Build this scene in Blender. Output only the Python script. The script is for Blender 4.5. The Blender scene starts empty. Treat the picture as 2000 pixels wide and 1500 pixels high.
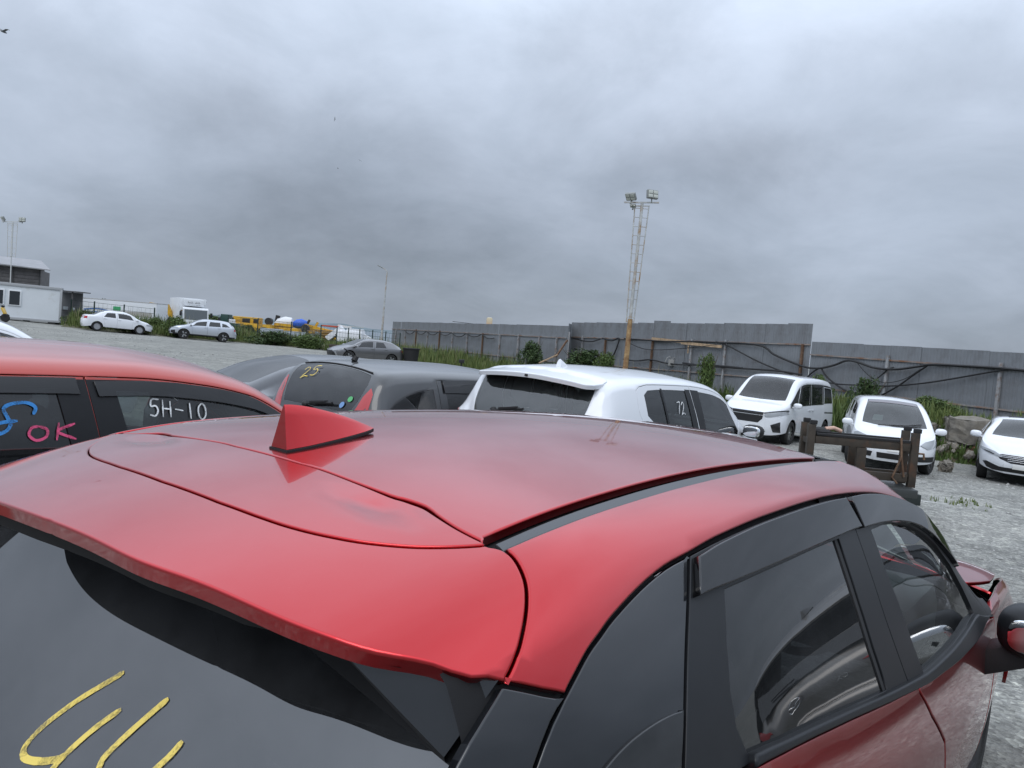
import bpy, bmesh, math, random
import numpy as np
from mathutils import Vector, Matrix
from mathutils.geometry import delaunay_2d_cdt
sc=bpy.context.scene
COL=sc.collection
rng=random.Random(7); nrg=np.random.default_rng(11)
R=math.radians
# ---------------------------------------------------------------- camera
cd=bpy.data.cameras.new('camera'); cam=bpy.data.objects.new('camera',cd); COL.objects.link(cam); sc.camera=cam
cd.sensor_fit='HORIZONTAL'; cd.sensor_width=36; cd.lens=27.0; cd.clip_start=.05; cd.clip_end=9000
PITCH,ROLL=R(3.2307),R(4.5)
_f=np.array([0,math.cos(PITCH),-math.sin(PITCH)]); _r=np.array([1.,0,0]); _u=np.cross(_r,_f)
_cx=_r*math.cos(ROLL)+_u*math.sin(ROLL); _cy=-_r*math.sin(ROLL)+_u*math.cos(ROLL)
m=Matrix([[_cx[i],_cy[i],-_f[i],0] for i in range(3)]+[[0,0,0,1]]); m.translation=(0,0,1.8); cam.matrix_world=m
# ---------------------------------------------------------------- sky, sun, exposure
SUN_EL,SUN_AZ=R(52),R(200)
w=bpy.data.worlds.new('World'); sc.world=w; w.use_nodes=True
nt=w.node_tree; nt.nodes.clear()
def N(t,**k):
    n=nt.nodes.new(t)
    for a,b in k.items(): setattr(n,a,b)
    return n
def L(a,b): nt.links.new(a,b)
def math_(op,a,b=None,c=None):
    n=N('ShaderNodeMath',operation=op)
    for i,x in enumerate((a,b,c)):
        if x is None: continue
        if isinstance(x,(int,float)): n.inputs[i].default_value=x
        else: L(x,n.inputs[i])
    return n.outputs[0]
out=N('ShaderNodeOutputWorld'); bg=N('ShaderNodeBackground'); L(bg.outputs[0],out.inputs[0])
bg.inputs['Strength'].default_value=.1
sky=N('ShaderNodeTexSky'); sky.sky_type='NISHITA'; sky.sun_disc=False; sky.sun_elevation=SUN_EL; sky.sun_rotation=SUN_AZ
tc=N('ShaderNodeTexCoord'); D=tc.outputs['Generated']
sx=N('ShaderNodeSeparateXYZ'); L(D,sx.inputs[0])
el=math_('MAXIMUM',sx.outputs[2],0.)
# project the view direction on the cloud deck so that clouds flatten towards the horizon
inv=math_('DIVIDE',1.,math_('ADD',el,.34))
cmb=N('ShaderNodeCombineXYZ'); L(math_('MULTIPLY',sx.outputs[0],inv),cmb.inputs[0]); L(math_('MULTIPLY',sx.outputs[1],inv),cmb.inputs[1])
def noise(scale,detail,rough,seed,dist=0.):
    mp=N('ShaderNodeMapping'); L(cmb.outputs[0],mp.inputs[0]); mp.inputs['Location'].default_value=seed
    n=N('ShaderNodeTexNoise'); L(mp.outputs[0],n.inputs['Vector']); n.inputs['Scale'].default_value=scale; n.inputs['Detail'].default_value=detail
    n.inputs['Roughness'].default_value=rough; n.inputs['Distortion'].default_value=dist; return n.outputs['Fac']
n1=noise(.9,6,.55,(3.1,1.7,0),.3); n2=noise(2.6,8,.62,(7.7,2.2,0),.4)
cl=math_('ADD',math_('MULTIPLY',n1,.65),math_('MULTIPLY',n2,.35))
# the darker cloud banks that hang over the yard
SKY_BLOBS=[((-0.3755, 0.8927, 0.2491), 0.113, 0.26), ((-0.291, 0.9256, 0.2419), 0.1, 0.16), ((-0.2558, 0.9572, 0.1354), 0.12, 0.26), ((-0.4384, 0.895, 0.0816), 0.133, 0.17), ((-0.1495, 0.9583, 0.2436), 0.133, 0.12), ((0.209, 0.9499, 0.2322), 0.113, 0.27), ((0.108, 0.9729, 0.2043), 0.087, 0.14), ((0.2928, 0.9243, 0.2449), 0.093, 0.18), ((0.0292, 0.935, 0.3534), 0.093, 0.22), ((0.1211, 0.916, 0.3825), 0.107, 0.2), ((0.0115, 0.9596, 0.2812), 0.08, 0.1), ((0.4139, 0.8488, 0.3289), 0.127, 0.2), ((0.4726, 0.8124, 0.3415), 0.1, 0.14), ((-0.5205, 0.8039, 0.2876), 0.107, 0.2), ((-0.13, 0.9867, 0.0981), 0.16, 0.15), ((0.0826, 0.9866, 0.1406), 0.12, 0.1)]
nm=N('ShaderNodeVectorMath',operation='MULTIPLY'); L(D,nm.inputs[0]); nm.inputs[1].default_value=(1,1,2.1)
wob=N('ShaderNodeTexNoise'); L(D,wob.inputs['Vector']); wob.inputs['Scale'].default_value=6.; wob.inputs['Detail'].default_value=8; wob.inputs['Roughness'].default_value=.6
ws=N('ShaderNodeVectorMath',operation='SCALE'); L(wob.outputs['Color'],ws.inputs[0]); ws.inputs['Scale'].default_value=.30
wa=N('ShaderNodeVectorMath',operation='ADD'); L(nm.outputs[0],wa.inputs[0]); L(ws.outputs[0],wa.inputs[1])
blob=None
for (d,rad,amp) in SKY_BLOBS:
    ds=N('ShaderNodeVectorMath',operation='DISTANCE'); L(wa.outputs[0],ds.inputs[0]); ds.inputs[1].default_value=(d[0]+.15,d[1]+.15,d[2]*2.1+.15)
    g=math_('MULTIPLY',math_('POWER',2.718,math_('MULTIPLY',math_('POWER',math_('DIVIDE',ds.outputs['Value'],rad),2.),-1.)),amp)
    blob=g if blob is None else math_('ADD',blob,g)
# brightness of the overcast deck: brighter towards the zenith
mr=N('ShaderNodeMapRange'); mr.interpolation_type='SMOOTHSTEP'; L(el,mr.inputs[0]); mr.inputs[1].default_value=.0; mr.inputs[2].default_value=.80; mr.inputs[3].default_value=4.2; mr.inputs[4].default_value=14.8
cf=math_('MULTIPLY',mr.outputs[0],math_('ADD',math_('MULTIPLY',cl,1.5),.27))
cf=math_('MULTIPLY',cf,math_('SUBTRACT',1.02,math_('MULTIPLY',blob,.72)))
tint=N('ShaderNodeMix',data_type='RGBA'); L(el,tint.inputs[0]); tint.inputs[6].default_value=(.77,.915,1.13,1); tint.inputs[7].default_value=(.85,.965,1.12,1)
hue=N('ShaderNodeMix',data_type='RGBA'); L(math_('MULTIPLY',n2,.22),hue.inputs[0]); L(tint.outputs[2],hue.inputs[6]); hue.inputs[7].default_value=(.98,.93,1.06,1)
cc=N('ShaderNodeVectorMath',operation='SCALE'); L(hue.outputs[2],cc.inputs[0]); L(cf,cc.inputs['Scale'])
mixs=N('ShaderNodeMix',data_type='RGBA'); mixs.inputs[0].default_value=.94; L(sky.outputs[0],mixs.inputs[6]); L(cc.outputs[0],mixs.inputs[7])
L(mixs.outputs[2],bg.inputs['Color'])
sd=bpy.data.lights.new('sun','SUN'); sun=bpy.data.objects.new('sun',sd); COL.objects.link(sun)
sd.energy=1.0; sd.angle=R(40); sd.color=(1,.97,.93)
sun.rotation_euler=Vector((math.sin(SUN_AZ)*math.cos(SUN_EL),math.cos(SUN_AZ)*math.cos(SUN_EL),math.sin(SUN_EL))).to_track_quat('Z','Y').to_euler()
sc.view_settings.view_transform='Standard'; sc.view_settings.look='None'; sc.view_settings.exposure=0; sc.view_settings.gamma=1; sc.view_settings.use_curve_mapping=False
try:
    sc.cycles.max_bounces=10; sc.cycles.transparent_max_bounces=16; sc.cycles.use_denoising=True; sc.cycles.caustics_reflective=False; sc.cycles.caustics_refractive=False
except Exception: pass

def pchip(keys):
    k=np.array(sorted(keys),float); xs,ys=k[:,0],k[:,1]
    if len(xs)==1: return lambda x: np.full(np.shape(x),ys[0])
    h=np.diff(xs); d=np.diff(ys)/h; m=np.zeros(len(xs))
    m[0]=d[0]; m[-1]=d[-1]
    for i in range(1,len(xs)-1):
        if d[i-1]*d[i]>0:
            w1=2*h[i]+h[i-1]; w2=h[i]+2*h[i-1]; m[i]=(w1+w2)/(w1/d[i-1]+w2/d[i])
    def f(x):
        x=np.clip(np.asarray(x,float),xs[0],xs[-1]); i=np.clip(np.searchsorted(xs,x)-1,0,len(h)-1)
        t=(x-xs[i])/h[i]; t2=t*t; t3=t2*t
        return (2*t3-3*t2+1)*ys[i]+(t3-2*t2+t)*h[i]*m[i]+(-2*t3+3*t2)*ys[i+1]+(t3-t2)*h[i]*m[i+1]
    return f
def spline(keys):
    k=np.array(sorted(keys),float); xs,ys=k[:,0],k[:,1]; n=len(xs); h=np.diff(xs)
    A=np.eye(n); b=np.zeros(n)
    for i in range(1,n-1):
        A[i,i-1]=h[i-1]; A[i,i]=2*(h[i-1]+h[i]); A[i,i+1]=h[i]
        b[i]=6*((ys[i+1]-ys[i])/h[i]-(ys[i]-ys[i-1])/h[i-1])
    M=np.linalg.solve(A,b)
    def f(x):
        x=np.clip(np.asarray(x,float),xs[0],xs[-1]); i=np.clip(np.searchsorted(xs,x)-1,0,n-2)
        a=(xs[i+1]-x)/h[i]; c=(x-xs[i])/h[i]
        return a*ys[i]+c*ys[i+1]+((a**3-a)*M[i]+(c**3-c)*M[i+1])*h[i]**2/6
    return f
NAMES=('zc','yr','zr','ye','ze','yb','zb','ym','zm','ys','zs')
class Surf:
    """Car skin: X runs from tail to nose, |v| 0 roof centre, 1 rail, 2 window top, 3 belt, 4 widest, 5 sill; v>0 is the right side."""
    def __init__(s,keys,bow=.012,ends=None,shear=None):
        s.f={n:(keys[n] if callable(keys[n]) else pchip(keys[n])) for n in NAMES}
        s.bow=bow; s.ends=ends; s.shear=shear
    def plan(s,X):
        e=np.ones(np.shape(X))
        if s.ends:
            for (a,b,n) in s.ends:
                t=np.clip((X-a)/(b-a),0,.985); e=e*(1-t**n)**(1/n)
        return e
    def P(s,X,v):
        X=np.asarray(X,float); v=np.asarray(v,float); X,v=np.broadcast_arrays(X,v)
        g={n:s.f[n](X) for n in NAMES}; a=np.abs(v); sg=-np.sign(v)
        def bez(t,p,c,q): return (1-t)**2*p+2*t*(1-t)*c+t*t*q
        t=np.clip(a,0,1); y0=g['yr']*t; z0=g['zc']-(g['zc']-g['zr'])*t**2
        m=2*(g['zc']-g['zr'])/np.maximum(g['yr'],.05); dy=(g['ye']-g['yr'])
        t=np.clip(a-1,0,1); cy=g['yr']+.62*dy; cz=np.maximum(g['zr']-m*.62*dy,g['ze'])
        y1=bez(t,g['yr'],cy,g['ye']); z1=bez(t,g['zr'],cz,g['ze'])
        t=np.clip(a-2,0,1); y2=g['ye']+(g['yb']-g['ye'])*t+s.bow*4*t*(1-t); z2=g['ze']+(g['zb']-g['ze'])*t
        t=np.clip(a-3,0,1); y3=bez(t,g['yb'],g['yb']+.8*(g['ym']-g['yb']),g['ym']); z3=bez(t,g['zb'],g['zb']-.3*(g['zb']-g['zm']),g['zm'])
        t=np.clip(a-4,0,1); y4=bez(t,g['ym'],g['ym'],g['ys']); z4=bez(t,g['zm'],g['zm']+.55*(g['zs']-g['zm']),g['zs'])
        y=np.select([a<=1,a<=2,a<=3,a<=4],[y0,y1,y2,y3],y4); z=np.select([a<=1,a<=2,a<=3,a<=4],[z0,z1,z2,z3],z4)
        y=y*s.plan(X)
        Xo=X
        if s.shear: Xo=X+s.shear(X,z)
        return np.stack([Xo,sg*y,z],-1)
    def v_of(s,X,z,lo=1.,hi=5.):
        X=np.atleast_1d(np.asarray(X,float)); z=np.atleast_1d(np.asarray(z,float)); vs=np.linspace(lo,hi,121); out=[]
        for x,zz in zip(X,z):
            p=s.P(np.full(121,x),vs)[:,2]; o=np.minimum.accumulate(p)
            out.append(np.interp(-zz,-o,vs))
        return np.array(out)
def hero_keys():
    zc_s=spline([(-.45,1.452),(-.34,1.482),(-.17,1.521),(0,1.550),(.17,1.571),(.33,1.583),(.55,1.591),(.8,1.593),(1.09,1.586),(1.4,1.569),(1.7,1.543)])
    zr_s=spline([(-.45,1.405),(-.17,1.476),(0,1.512),(.173,1.534),(.33,1.543),(.524,1.549),(.8,1.550),(1.088,1.542),(1.4,1.526),(1.7,1.505)])
    zc_p=pchip([(1.6,1.552),(1.7,1.543),(1.78,1.52),(2.05,1.40),(2.3,1.27),(2.6,1.10),(2.78,1.04),(2.95,1.02),(3.3,.97),(3.6,.88),(3.8,.76)])
    zr_p=pchip([(1.6,1.512),(1.7,1.505),(1.78,1.475),(1.9,1.425),(2.05,1.345),(2.3,1.19),(2.55,1.03),(2.7,1.0),(3.3,.94),(3.6,.85),(3.8,.73)])
    mix=lambda a,b: (lambda x: np.where(np.asarray(x)<1.66,a(x),b(x)))
    return dict(zc=mix(zc_s,zc_p),zr=mix(zr_s,zr_p),
     yr=spline([(-.45,.535),(-.17,.565),(0,.577),(.4,.574),(.8,.568),(1.3,.561),(1.6,.559),(1.8,.575),(2.1,.625),(2.4,.68),(2.7,.72),(3.2,.72),(3.8,.60)]),
     ye=spline([(-.45,.67),(-.17,.708),(0,.714),(.45,.716),(.7,.72),(1.0,.725),(1.41,.736),(1.64,.748),(1.86,.772),(2.05,.803),(2.3,.86),(2.55,.90),(3.0,.90),(3.4,.87),(3.8,.72)]),
     ze=pchip([(-.45,1.35),(-.17,1.415),(0,1.445),(.185,1.464),(.342,1.476),(.451,1.484),(.68,1.493),(.85,1.4945),(.99,1.493),(1.18,1.484),(1.41,1.464),(1.64,1.428),(1.857,1.37),(2.05,1.27),(2.3,1.085),(2.5,.985),(2.8,.955),(3.3,.90),(3.6,.81),(3.8,.68)]),
     yb=spline([(-.45,.705),(-.17,.792),(0,.83),(.2,.857),(.4,.870),(.65,.881),(1.0,.900),(1.28,.918),(1.5,.929),(1.8,.942),(2.2,.948),(2.6,.948),(3.0,.94),(3.4,.90),(3.8,.76)]),
     zb=pchip([(-.45,1.18),(0,1.225),(.3,1.21),(.65,1.152),(1.15,1.065),(1.39,1.02),(1.8,.97),(2.3,.945),(2.6,.92),(3.3,.85),(3.6,.76),(3.8,.63)]),
     ym=spline([(-.6,.80),(-.4,.86),(0,.93),(.5,.952),(1.2,.958),(1.8,.962),(2.6,.968),(3.2,.965),(3.5,.93),(3.8,.79)]),
     zm=pchip([(-.6,.74),(1.5,.72),(3.2,.70),(3.8,.55)]),
     ys=spline([(-.6,.76),(0,.90),(1.5,.915),(3.2,.92),(3.5,.90),(3.8,.76)]),
     zs=pchip([(-.6,.36),(0,.28),(3.2,.26),(3.8,.24)]))

# ---------------------------------------------------------------- materials
MATS={}
def nodes(m):
    m.use_nodes=True; t=m.node_tree; b=t.nodes['Principled BSDF']; return t,b
def mat(name,col,rough=.6,metal=0.,coat=0.,spec=.5,noise=0.,nscale=8.,bump=0.,bscale=60.,dirt=None,dscale=3.,damt=.5,emit=None):
    if name in MATS: return MATS[name]
    m=bpy.data.materials.new(name); t,b=nodes(m)
    b.inputs['Base Color'].default_value=(*col,1); b.inputs['Roughness'].default_value=rough; b.inputs['Metallic'].default_value=metal
    b.inputs['Coat Weight'].default_value=coat; b.inputs['Coat Roughness'].default_value=.03; b.inputs['Specular IOR Level'].default_value=spec
    tcn=t.nodes.new('ShaderNodeTexCoord'); last=None
    if noise>0 or dirt:
        n=t.nodes.new('ShaderNodeTexNoise'); n.inputs['Scale'].default_value=nscale; n.inputs['Detail'].default_value=7; n.inputs['Roughness'].default_value=.6
        t.links.new(tcn.outputs['Object'],n.inputs['Vector'])
        r=t.nodes.new('ShaderNodeMapRange'); r.inputs[1].default_value=.3; r.inputs[2].default_value=.7; r.inputs[3].default_value=1-noise; r.inputs[4].default_value=1+noise
        t.links.new(n.outputs['Fac'],r.inputs[0])
        s=t.nodes.new('ShaderNodeVectorMath'); s.operation='SCALE'; s.inputs[0].default_value=col; t.links.new(r.outputs[0],s.inputs['Scale']); last=s.outputs[0]
        if dirt:
            n2=t.nodes.new('ShaderNodeTexNoise'); n2.inputs['Scale'].default_value=dscale; n2.inputs['Detail'].default_value=9; n2.inputs['Roughness'].default_value=.68
            t.links.new(tcn.outputs['Object'],n2.inputs['Vector'])
            r2=t.nodes.new('ShaderNodeMapRange'); r2.inputs[1].default_value=.62-.25*damt; r2.inputs[2].default_value=.75-.12*damt; t.links.new(n2.outputs['Fac'],r2.inputs[0])
            mx=t.nodes.new('ShaderNodeMix'); mx.data_type='RGBA'; t.links.new(r2.outputs[0],mx.inputs[0]); t.links.new(last,mx.inputs[6]); mx.inputs[7].default_value=(*dirt,1); last=mx.outputs[2]
        t.links.new(last,b.inputs['Base Color'])
    if bump>0:
        n=t.nodes.new('ShaderNodeTexNoise'); n.inputs['Scale'].default_value=bscale; n.inputs['Detail'].default_value=5; t.links.new(tcn.outputs['Object'],n.inputs['Vector'])
        bp=t.nodes.new('ShaderNodeBump'); bp.inputs['Strength'].default_value=bump; bp.inputs['Distance'].default_value=.01; t.links.new(n.outputs['Fac'],bp.inputs['Height']); t.links.new(bp.outputs[0],b.inputs['Normal'])
    if emit: b.inputs['Emission Color'].default_value=(*emit[0],1); b.inputs['Emission Strength'].default_value=emit[1]
    MATS[name]=m; return m
def paint(name,col,metal=0.,rough=.35,dust=.0,coat=1.,dustcol=(.42,.40,.38),flake=0.,inner=True,cior=1.55):
    """Clear-coated car paint, a little dusty; its inner face is dark trim."""
    if name in MATS: return MATS[name]
    m=bpy.data.materials.new(name); t,b=nodes(m); lk=t.links.new
    b.inputs['Metallic'].default_value=metal; b.inputs['Roughness'].default_value=rough; b.inputs['Coat Weight'].default_value=coat; b.inputs['Coat IOR'].default_value=cior
    tcn=t.nodes.new('ShaderNodeTexCoord')
    n=t.nodes.new('ShaderNodeTexNoise'); n.inputs['Scale'].default_value=2.6; n.inputs['Detail'].default_value=9; n.inputs['Roughness'].default_value=.72; lk(tcn.outputs['Object'],n.inputs['Vector'])
    n2=t.nodes.new('ShaderNodeTexNoise'); n2.inputs['Scale'].default_value=160; n2.inputs['Detail'].default_value=3; lk(tcn.outputs['Object'],n2.inputs['Vector'])
    v=t.nodes.new('ShaderNodeTexVoronoi'); v.inputs['Scale'].default_value=34; lk(tcn.outputs['Object'],v.inputs['Vector'])
    sp=t.nodes.new('ShaderNodeMapRange'); sp.inputs[1].default_value=.045; sp.inputs[2].default_value=.02; sp.inputs[3].default_value=0; sp.inputs[4].default_value=.55; lk(v.outputs['Distance'],sp.inputs[0])
    r=t.nodes.new('ShaderNodeMapRange'); r.inputs[1].default_value=.35; r.inputs[2].default_value=.75; r.inputs[3].default_value=dust*.25; r.inputs[4].default_value=dust; lk(n.outputs['Fac'],r.inputs[0])
    # dust settles on faces that look up
    geo=t.nodes.new('ShaderNodeNewGeometry'); sep=t.nodes.new('ShaderNodeSeparateXYZ'); lk(geo.outputs['Normal'],sep.inputs[0])
    up=t.nodes.new('ShaderNodeMapRange'); up.inputs[1].default_value=.3; up.inputs[2].default_value=.95; lk(sep.outputs[2],up.inputs[0])
    mu=t.nodes.new('ShaderNodeMath'); mu.operation='MULTIPLY'; lk(r.outputs[0],mu.inputs[0]); lk(up.outputs[0],mu.inputs[1])
    sm=t.nodes.new('ShaderNodeMath'); sm.operation='MULTIPLY'; lk(sp.outputs[0],sm.inputs[0]); sm.inputs[1].default_value=min(1.,dust*2.2)
    ad=t.nodes.new('ShaderNodeMath'); ad.operation='ADD'; ad.use_clamp=True; lk(mu.outputs[0],ad.inputs[0]); lk(sm.outputs[0],ad.inputs[1])
    mx=t.nodes.new('ShaderNodeMix'); mx.data_type='RGBA'; lk(ad.outputs[0],mx.inputs[0]); mx.inputs[6].default_value=(*col,1); mx.inputs[7].default_value=(*dustcol,1)
    lk(mx.outputs[2],b.inputs['Base Color'])
    cr=t.nodes.new('ShaderNodeMapRange'); cr.inputs[1].default_value=.3; cr.inputs[2].default_value=.8; cr.inputs[3].default_value=.02; cr.inputs[4].default_value=.02+.22*dust; lk(n.outputs['Fac'],cr.inputs[0]); lk(cr.outputs[0],b.inputs['Coat Roughness'])
    bp=t.nodes.new('ShaderNodeBump'); bp.inputs['Strength'].default_value=.02; bp.inputs['Distance'].default_value=.002; lk(n2.outputs['Fac'],bp.inputs['Height']); lk(bp.outputs[0],b.inputs['Normal'])
    if inner:
        o=t.nodes['Material Output']; dk=t.nodes.new('ShaderNodeBsdfDiffuse'); dk.inputs[0].default_value=(.02,.02,.022,1)
        ms=t.nodes.new('ShaderNodeMixShader'); lk(geo.outputs['Backfacing'],ms.inputs[0]); lk(b.outputs[0],ms.inputs[1]); lk(dk.outputs[0],ms.inputs[2]); lk(ms.outputs[0],o.inputs[0])
    MATS[name]=m; return m
def glass(name,tint,gl=1.,haze=.0,hazecol=(.4,.42,.44),ior=1.62):
    """One sheet of tinted glazing: see-through with a mirror layer that grows at grazing angles, and a film of dust."""
    if name in MATS: return MATS[name]
    m=bpy.data.materials.new(name); m.use_nodes=True; t=m.node_tree; t.nodes.clear(); lk=t.links.new
    o=t.nodes.new('ShaderNodeOutputMaterial'); tr=t.nodes.new('ShaderNodeBsdfTransparent'); tr.inputs[0].default_value=(*tint,1)
    g=t.nodes.new('ShaderNodeBsdfGlossy'); g.inputs['Roughness'].default_value=.012; g.inputs[0].default_value=(gl,gl,gl,1)
    fr=t.nodes.new('ShaderNodeLayerWeight'); fr.inputs[0].default_value=.5
    f2=t.nodes.new('ShaderNodeFresnel'); f2.inputs[0].default_value=ior
    ms=t.nodes.new('ShaderNodeMixShader'); lk(f2.outputs[0],ms.inputs[0]); lk(tr.outputs[0],ms.inputs[1]); lk(g.outputs[0],ms.inputs[2])
    df=t.nodes.new('ShaderNodeBsdfDiffuse'); df.inputs[0].default_value=(*hazecol,1)
    tcn=t.nodes.new('ShaderNodeTexCoord'); n=t.nodes.new('ShaderNodeTexNoise'); n.inputs['Scale'].default_value=3.5; n.inputs['Detail'].default_value=9; n.inputs['Roughness'].default_value=.7; lk(tcn.outputs['Object'],n.inputs['Vector'])
    r=t.nodes.new('ShaderNodeMapRange'); r.inputs[1].default_value=.3; r.inputs[2].default_value=.75; r.inputs[3].default_value=haze*.3; r.inputs[4].default_value=haze; lk(n.outputs['Fac'],r.inputs[0])
    m2=t.nodes.new('ShaderNodeMixShader'); lk(r.outputs[0],m2.inputs[0]); lk(ms.outputs[0],m2.inputs[1]); lk(df.outputs[0],m2.inputs[2]); lk(m2.outputs[0],o.inputs[0])
    MATS[name]=m; return m
def chalk(name,col):
    """paint-marker stroke: solid core, thin streaks where the glass shows through"""
    if name in MATS: return MATS[name]
    m=bpy.data.materials.new(name); t,b=nodes(m); lk=t.links.new; b.inputs['Base Color'].default_value=(*col,1); b.inputs['Roughness'].default_value=.85; b.inputs['Specular IOR Level'].default_value=.2
    tcn=t.nodes.new('ShaderNodeTexCoord'); n=t.nodes.new('ShaderNodeTexNoise'); n.inputs['Scale'].default_value=190; n.inputs['Detail'].default_value=6; n.inputs['Roughness'].default_value=.7; lk(tcn.outputs['Object'],n.inputs['Vector'])
    n2=t.nodes.new('ShaderNodeTexNoise'); n2.inputs['Scale'].default_value=22; n2.inputs['Detail'].default_value=3; lk(tcn.outputs['Object'],n2.inputs['Vector'])
    ad=t.nodes.new('ShaderNodeMath'); ad.operation='ADD'; lk(n.outputs['Fac'],ad.inputs[0]); lk(n2.outputs['Fac'],ad.inputs[1])
    r=t.nodes.new('ShaderNodeMapRange'); r.inputs[1].default_value=.78; r.inputs[2].default_value=1.06; r.inputs[3].default_value=.30; r.inputs[4].default_value=1.; lk(ad.outputs[0],r.inputs[0]); lk(r.outputs[0],b.inputs['Alpha'])
    MATS[name]=m; return m
# ---------------------------------------------------------------- objects
def thing(name,label,cat,loc=(0,0,0),rot=None,group=None):
    o=bpy.data.objects.new(name,None); COL.objects.link(o); o.empty_display_size=.1
    if rot is not None:
        mw=rot.to_4x4(); mw.translation=Vector(loc); o.matrix_world=mw
    else: o.location=loc
    tag(o,label,cat,group); return o
def tag(o,label,cat,group=None,kind=None):
    if label: o['label']=label
    if cat: o['category']=cat
    if group: o['group']=group
    if kind: o['kind']=kind
    return o
def link(name,me,parent=None,m=None):
    o=bpy.data.objects.new(name,me); COL.objects.link(o)
    if m is not None and not me.materials: me.materials.append(m)
    if parent is not None: o.parent=parent
    return o
class MB:
    """Collects simple solids; build() links them as one mesh object."""
    def __init__(s): s.v=[]; s.f=[]
    def add(s,vs,fs):
        b=len(s.v); s.v+= [tuple(map(float,p)) for p in vs]; s.f+=[tuple(b+i for i in f) for f in fs]; return s
    def box(s,c,d,rz=0.,M=None):
        hx,hy,hz=d[0]/2,d[1]/2,d[2]/2; vs=[(x,y,z) for x in(-hx,hx) for y in(-hy,hy) for z in(-hz,hz)]
        if M is None: M=Matrix.Rotation(rz,3,'Z')
        vs=[M@Vector(p)+Vector(c) for p in vs]
        return s.add(vs,[(0,1,3,2),(4,6,7,5),(0,4,5,1),(2,3,7,6),(0,2,6,4),(1,5,7,3)])
    def cbox(s,c,d,b=.02,rz=0.,M=None):
        """box with chamfered edges"""
        bm=bmesh.new(); bmesh.ops.create_cube(bm,size=1); bmesh.ops.scale(bm,vec=d,verts=bm.verts)
        bmesh.ops.bevel(bm,geom=bm.edges[:],offset=b,segments=2,affect='EDGES',profile=.6)
        if M is None: M=Matrix.Rotation(rz,3,'Z')
        vs=[M@v.co+Vector(c) for v in bm.verts]; bm.verts.index_update(); fs=[tuple(v.index for v in f.verts) for f in bm.faces]; bm.free(); return s.add(vs,fs)
    def bar(s,a,b,w,h=None,up=(0,0,1)):
        a,b=Vector(a),Vector(b); h=h or w; z=(b-a); l=z.length
        if l<1e-6: return s
        z.normalize(); u=Vector(up); x=z.cross(u)
        if x.length<1e-3: x=z.cross(Vector((1,0,0)))
        x.normalize(); y=x.cross(z); M=Matrix((x,z,y)).transposed()
        return s.box((a+b)/2,(w,l,h),M=M)
    def tube(s,pts,r,n=8,cap=True,r1=None):
        pts=[Vector(p) for p in pts]; k=len(pts); vs=[];fs=[]; prev=None
        for i,p in enumerate(pts):
            t=(pts[min(i+1,k-1)]-pts[max(i-1,0)]).normalized()
            if prev is None:
                a=t.cross(Vector((0,0,1)))
                if a.length<1e-3: a=t.cross(Vector((1,0,0)))
            else: a=prev-t*prev.dot(t)
            a.normalize(); prev=a; b=t.cross(a); rr=r if r1 is None else r+(r1-r)*i/(k-1)
            vs+=[p+(a*math.cos(2*math.pi*j/n)+b*math.sin(2*math.pi*j/n))*rr for j in range(n)]
        for i in range(k-1):
            for j in range(n): fs.append((i*n+j,i*n+(j+1)%n,(i+1)*n+(j+1)%n,(i+1)*n+j))
        if cap: fs+= [tuple(reversed(range(n))),tuple(range((k-1)*n,k*n))]
        return s.add(vs,fs)
    def lathe(s,prof,n=24,M=None,c=(0,0,0),cap=True):
        """profile (radius, height) turned about Z, then moved by M and c"""
        vs=[];fs=[];k=len(prof)
        for (r,z) in prof:
            for j in range(n): vs.append(Vector((r*math.cos(2*math.pi*j/n),r*math.sin(2*math.pi*j/n),z)))
        for i in range(k-1):
            for j in range(n): fs.append((i*n+j,i*n+(j+1)%n,(i+1)*n+(j+1)%n,(i+1)*n+j))
        if cap: fs+=[tuple(reversed(range(n))),tuple(range((k-1)*n,k*n))]
        if M is None: M=Matrix.Identity(3)
        return s.add([M@v+Vector(c) for v in vs],fs)
    def prism(s,poly,h,M=None,c=(0,0,0)):
        """polygon in XY pushed up by h"""
        n=len(poly); vs=[Vector((x,y,0)) for x,y in poly]+[Vector((x,y,h)) for x,y in poly]
        fs=[tuple(reversed(range(n))),tuple(range(n,2*n))]+[(i,(i+1)%n,n+(i+1)%n,n+i) for i in range(n)]
        if M is None: M=Matrix.Identity(3)
        return s.add([M@v+Vector(c) for v in vs],fs)
    def sphere(s,c,r,M=None,n=14,p=1.):
        """(super)ellipsoid with half axes r"""
        vs=[];fs=[];k=n//2
        sp=lambda x: math.copysign(abs(x)**p,x)
        for i in range(k+1):
            a=math.pi*i/k
            for j in range(n):
                b=2*math.pi*j/n; vs.append(Vector((r[0]*sp(math.sin(a))*sp(math.cos(b)),r[1]*sp(math.sin(a))*sp(math.sin(b)),r[2]*sp(math.cos(a)))))
        for i in range(k):
            for j in range(n): fs.append((i*n+j,(i+1)*n+j,(i+1)*n+(j+1)%n,i*n+(j+1)%n))
        if M is None: M=Matrix.Identity(3)
        return s.add([M@v+Vector(c) for v in vs],fs)
    def mesh(s,name,m,ang=35):
        me=bpy.data.meshes.new(name); me.from_pydata(s.v,[],s.f); me.validate()
        bm=bmesh.new(); bm.from_mesh(me); bmesh.ops.recalc_face_normals(bm,faces=bm.faces[:]); bm.to_mesh(me); bm.free()
        me.shade_smooth()
        try: me.set_sharp_from_angle(angle=R(ang))
        except Exception: pass
        me.materials.append(m); return me
    def build(s,name,m,parent=None,ang=35): return link(name,s.mesh(name,m,ang),parent)
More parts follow.
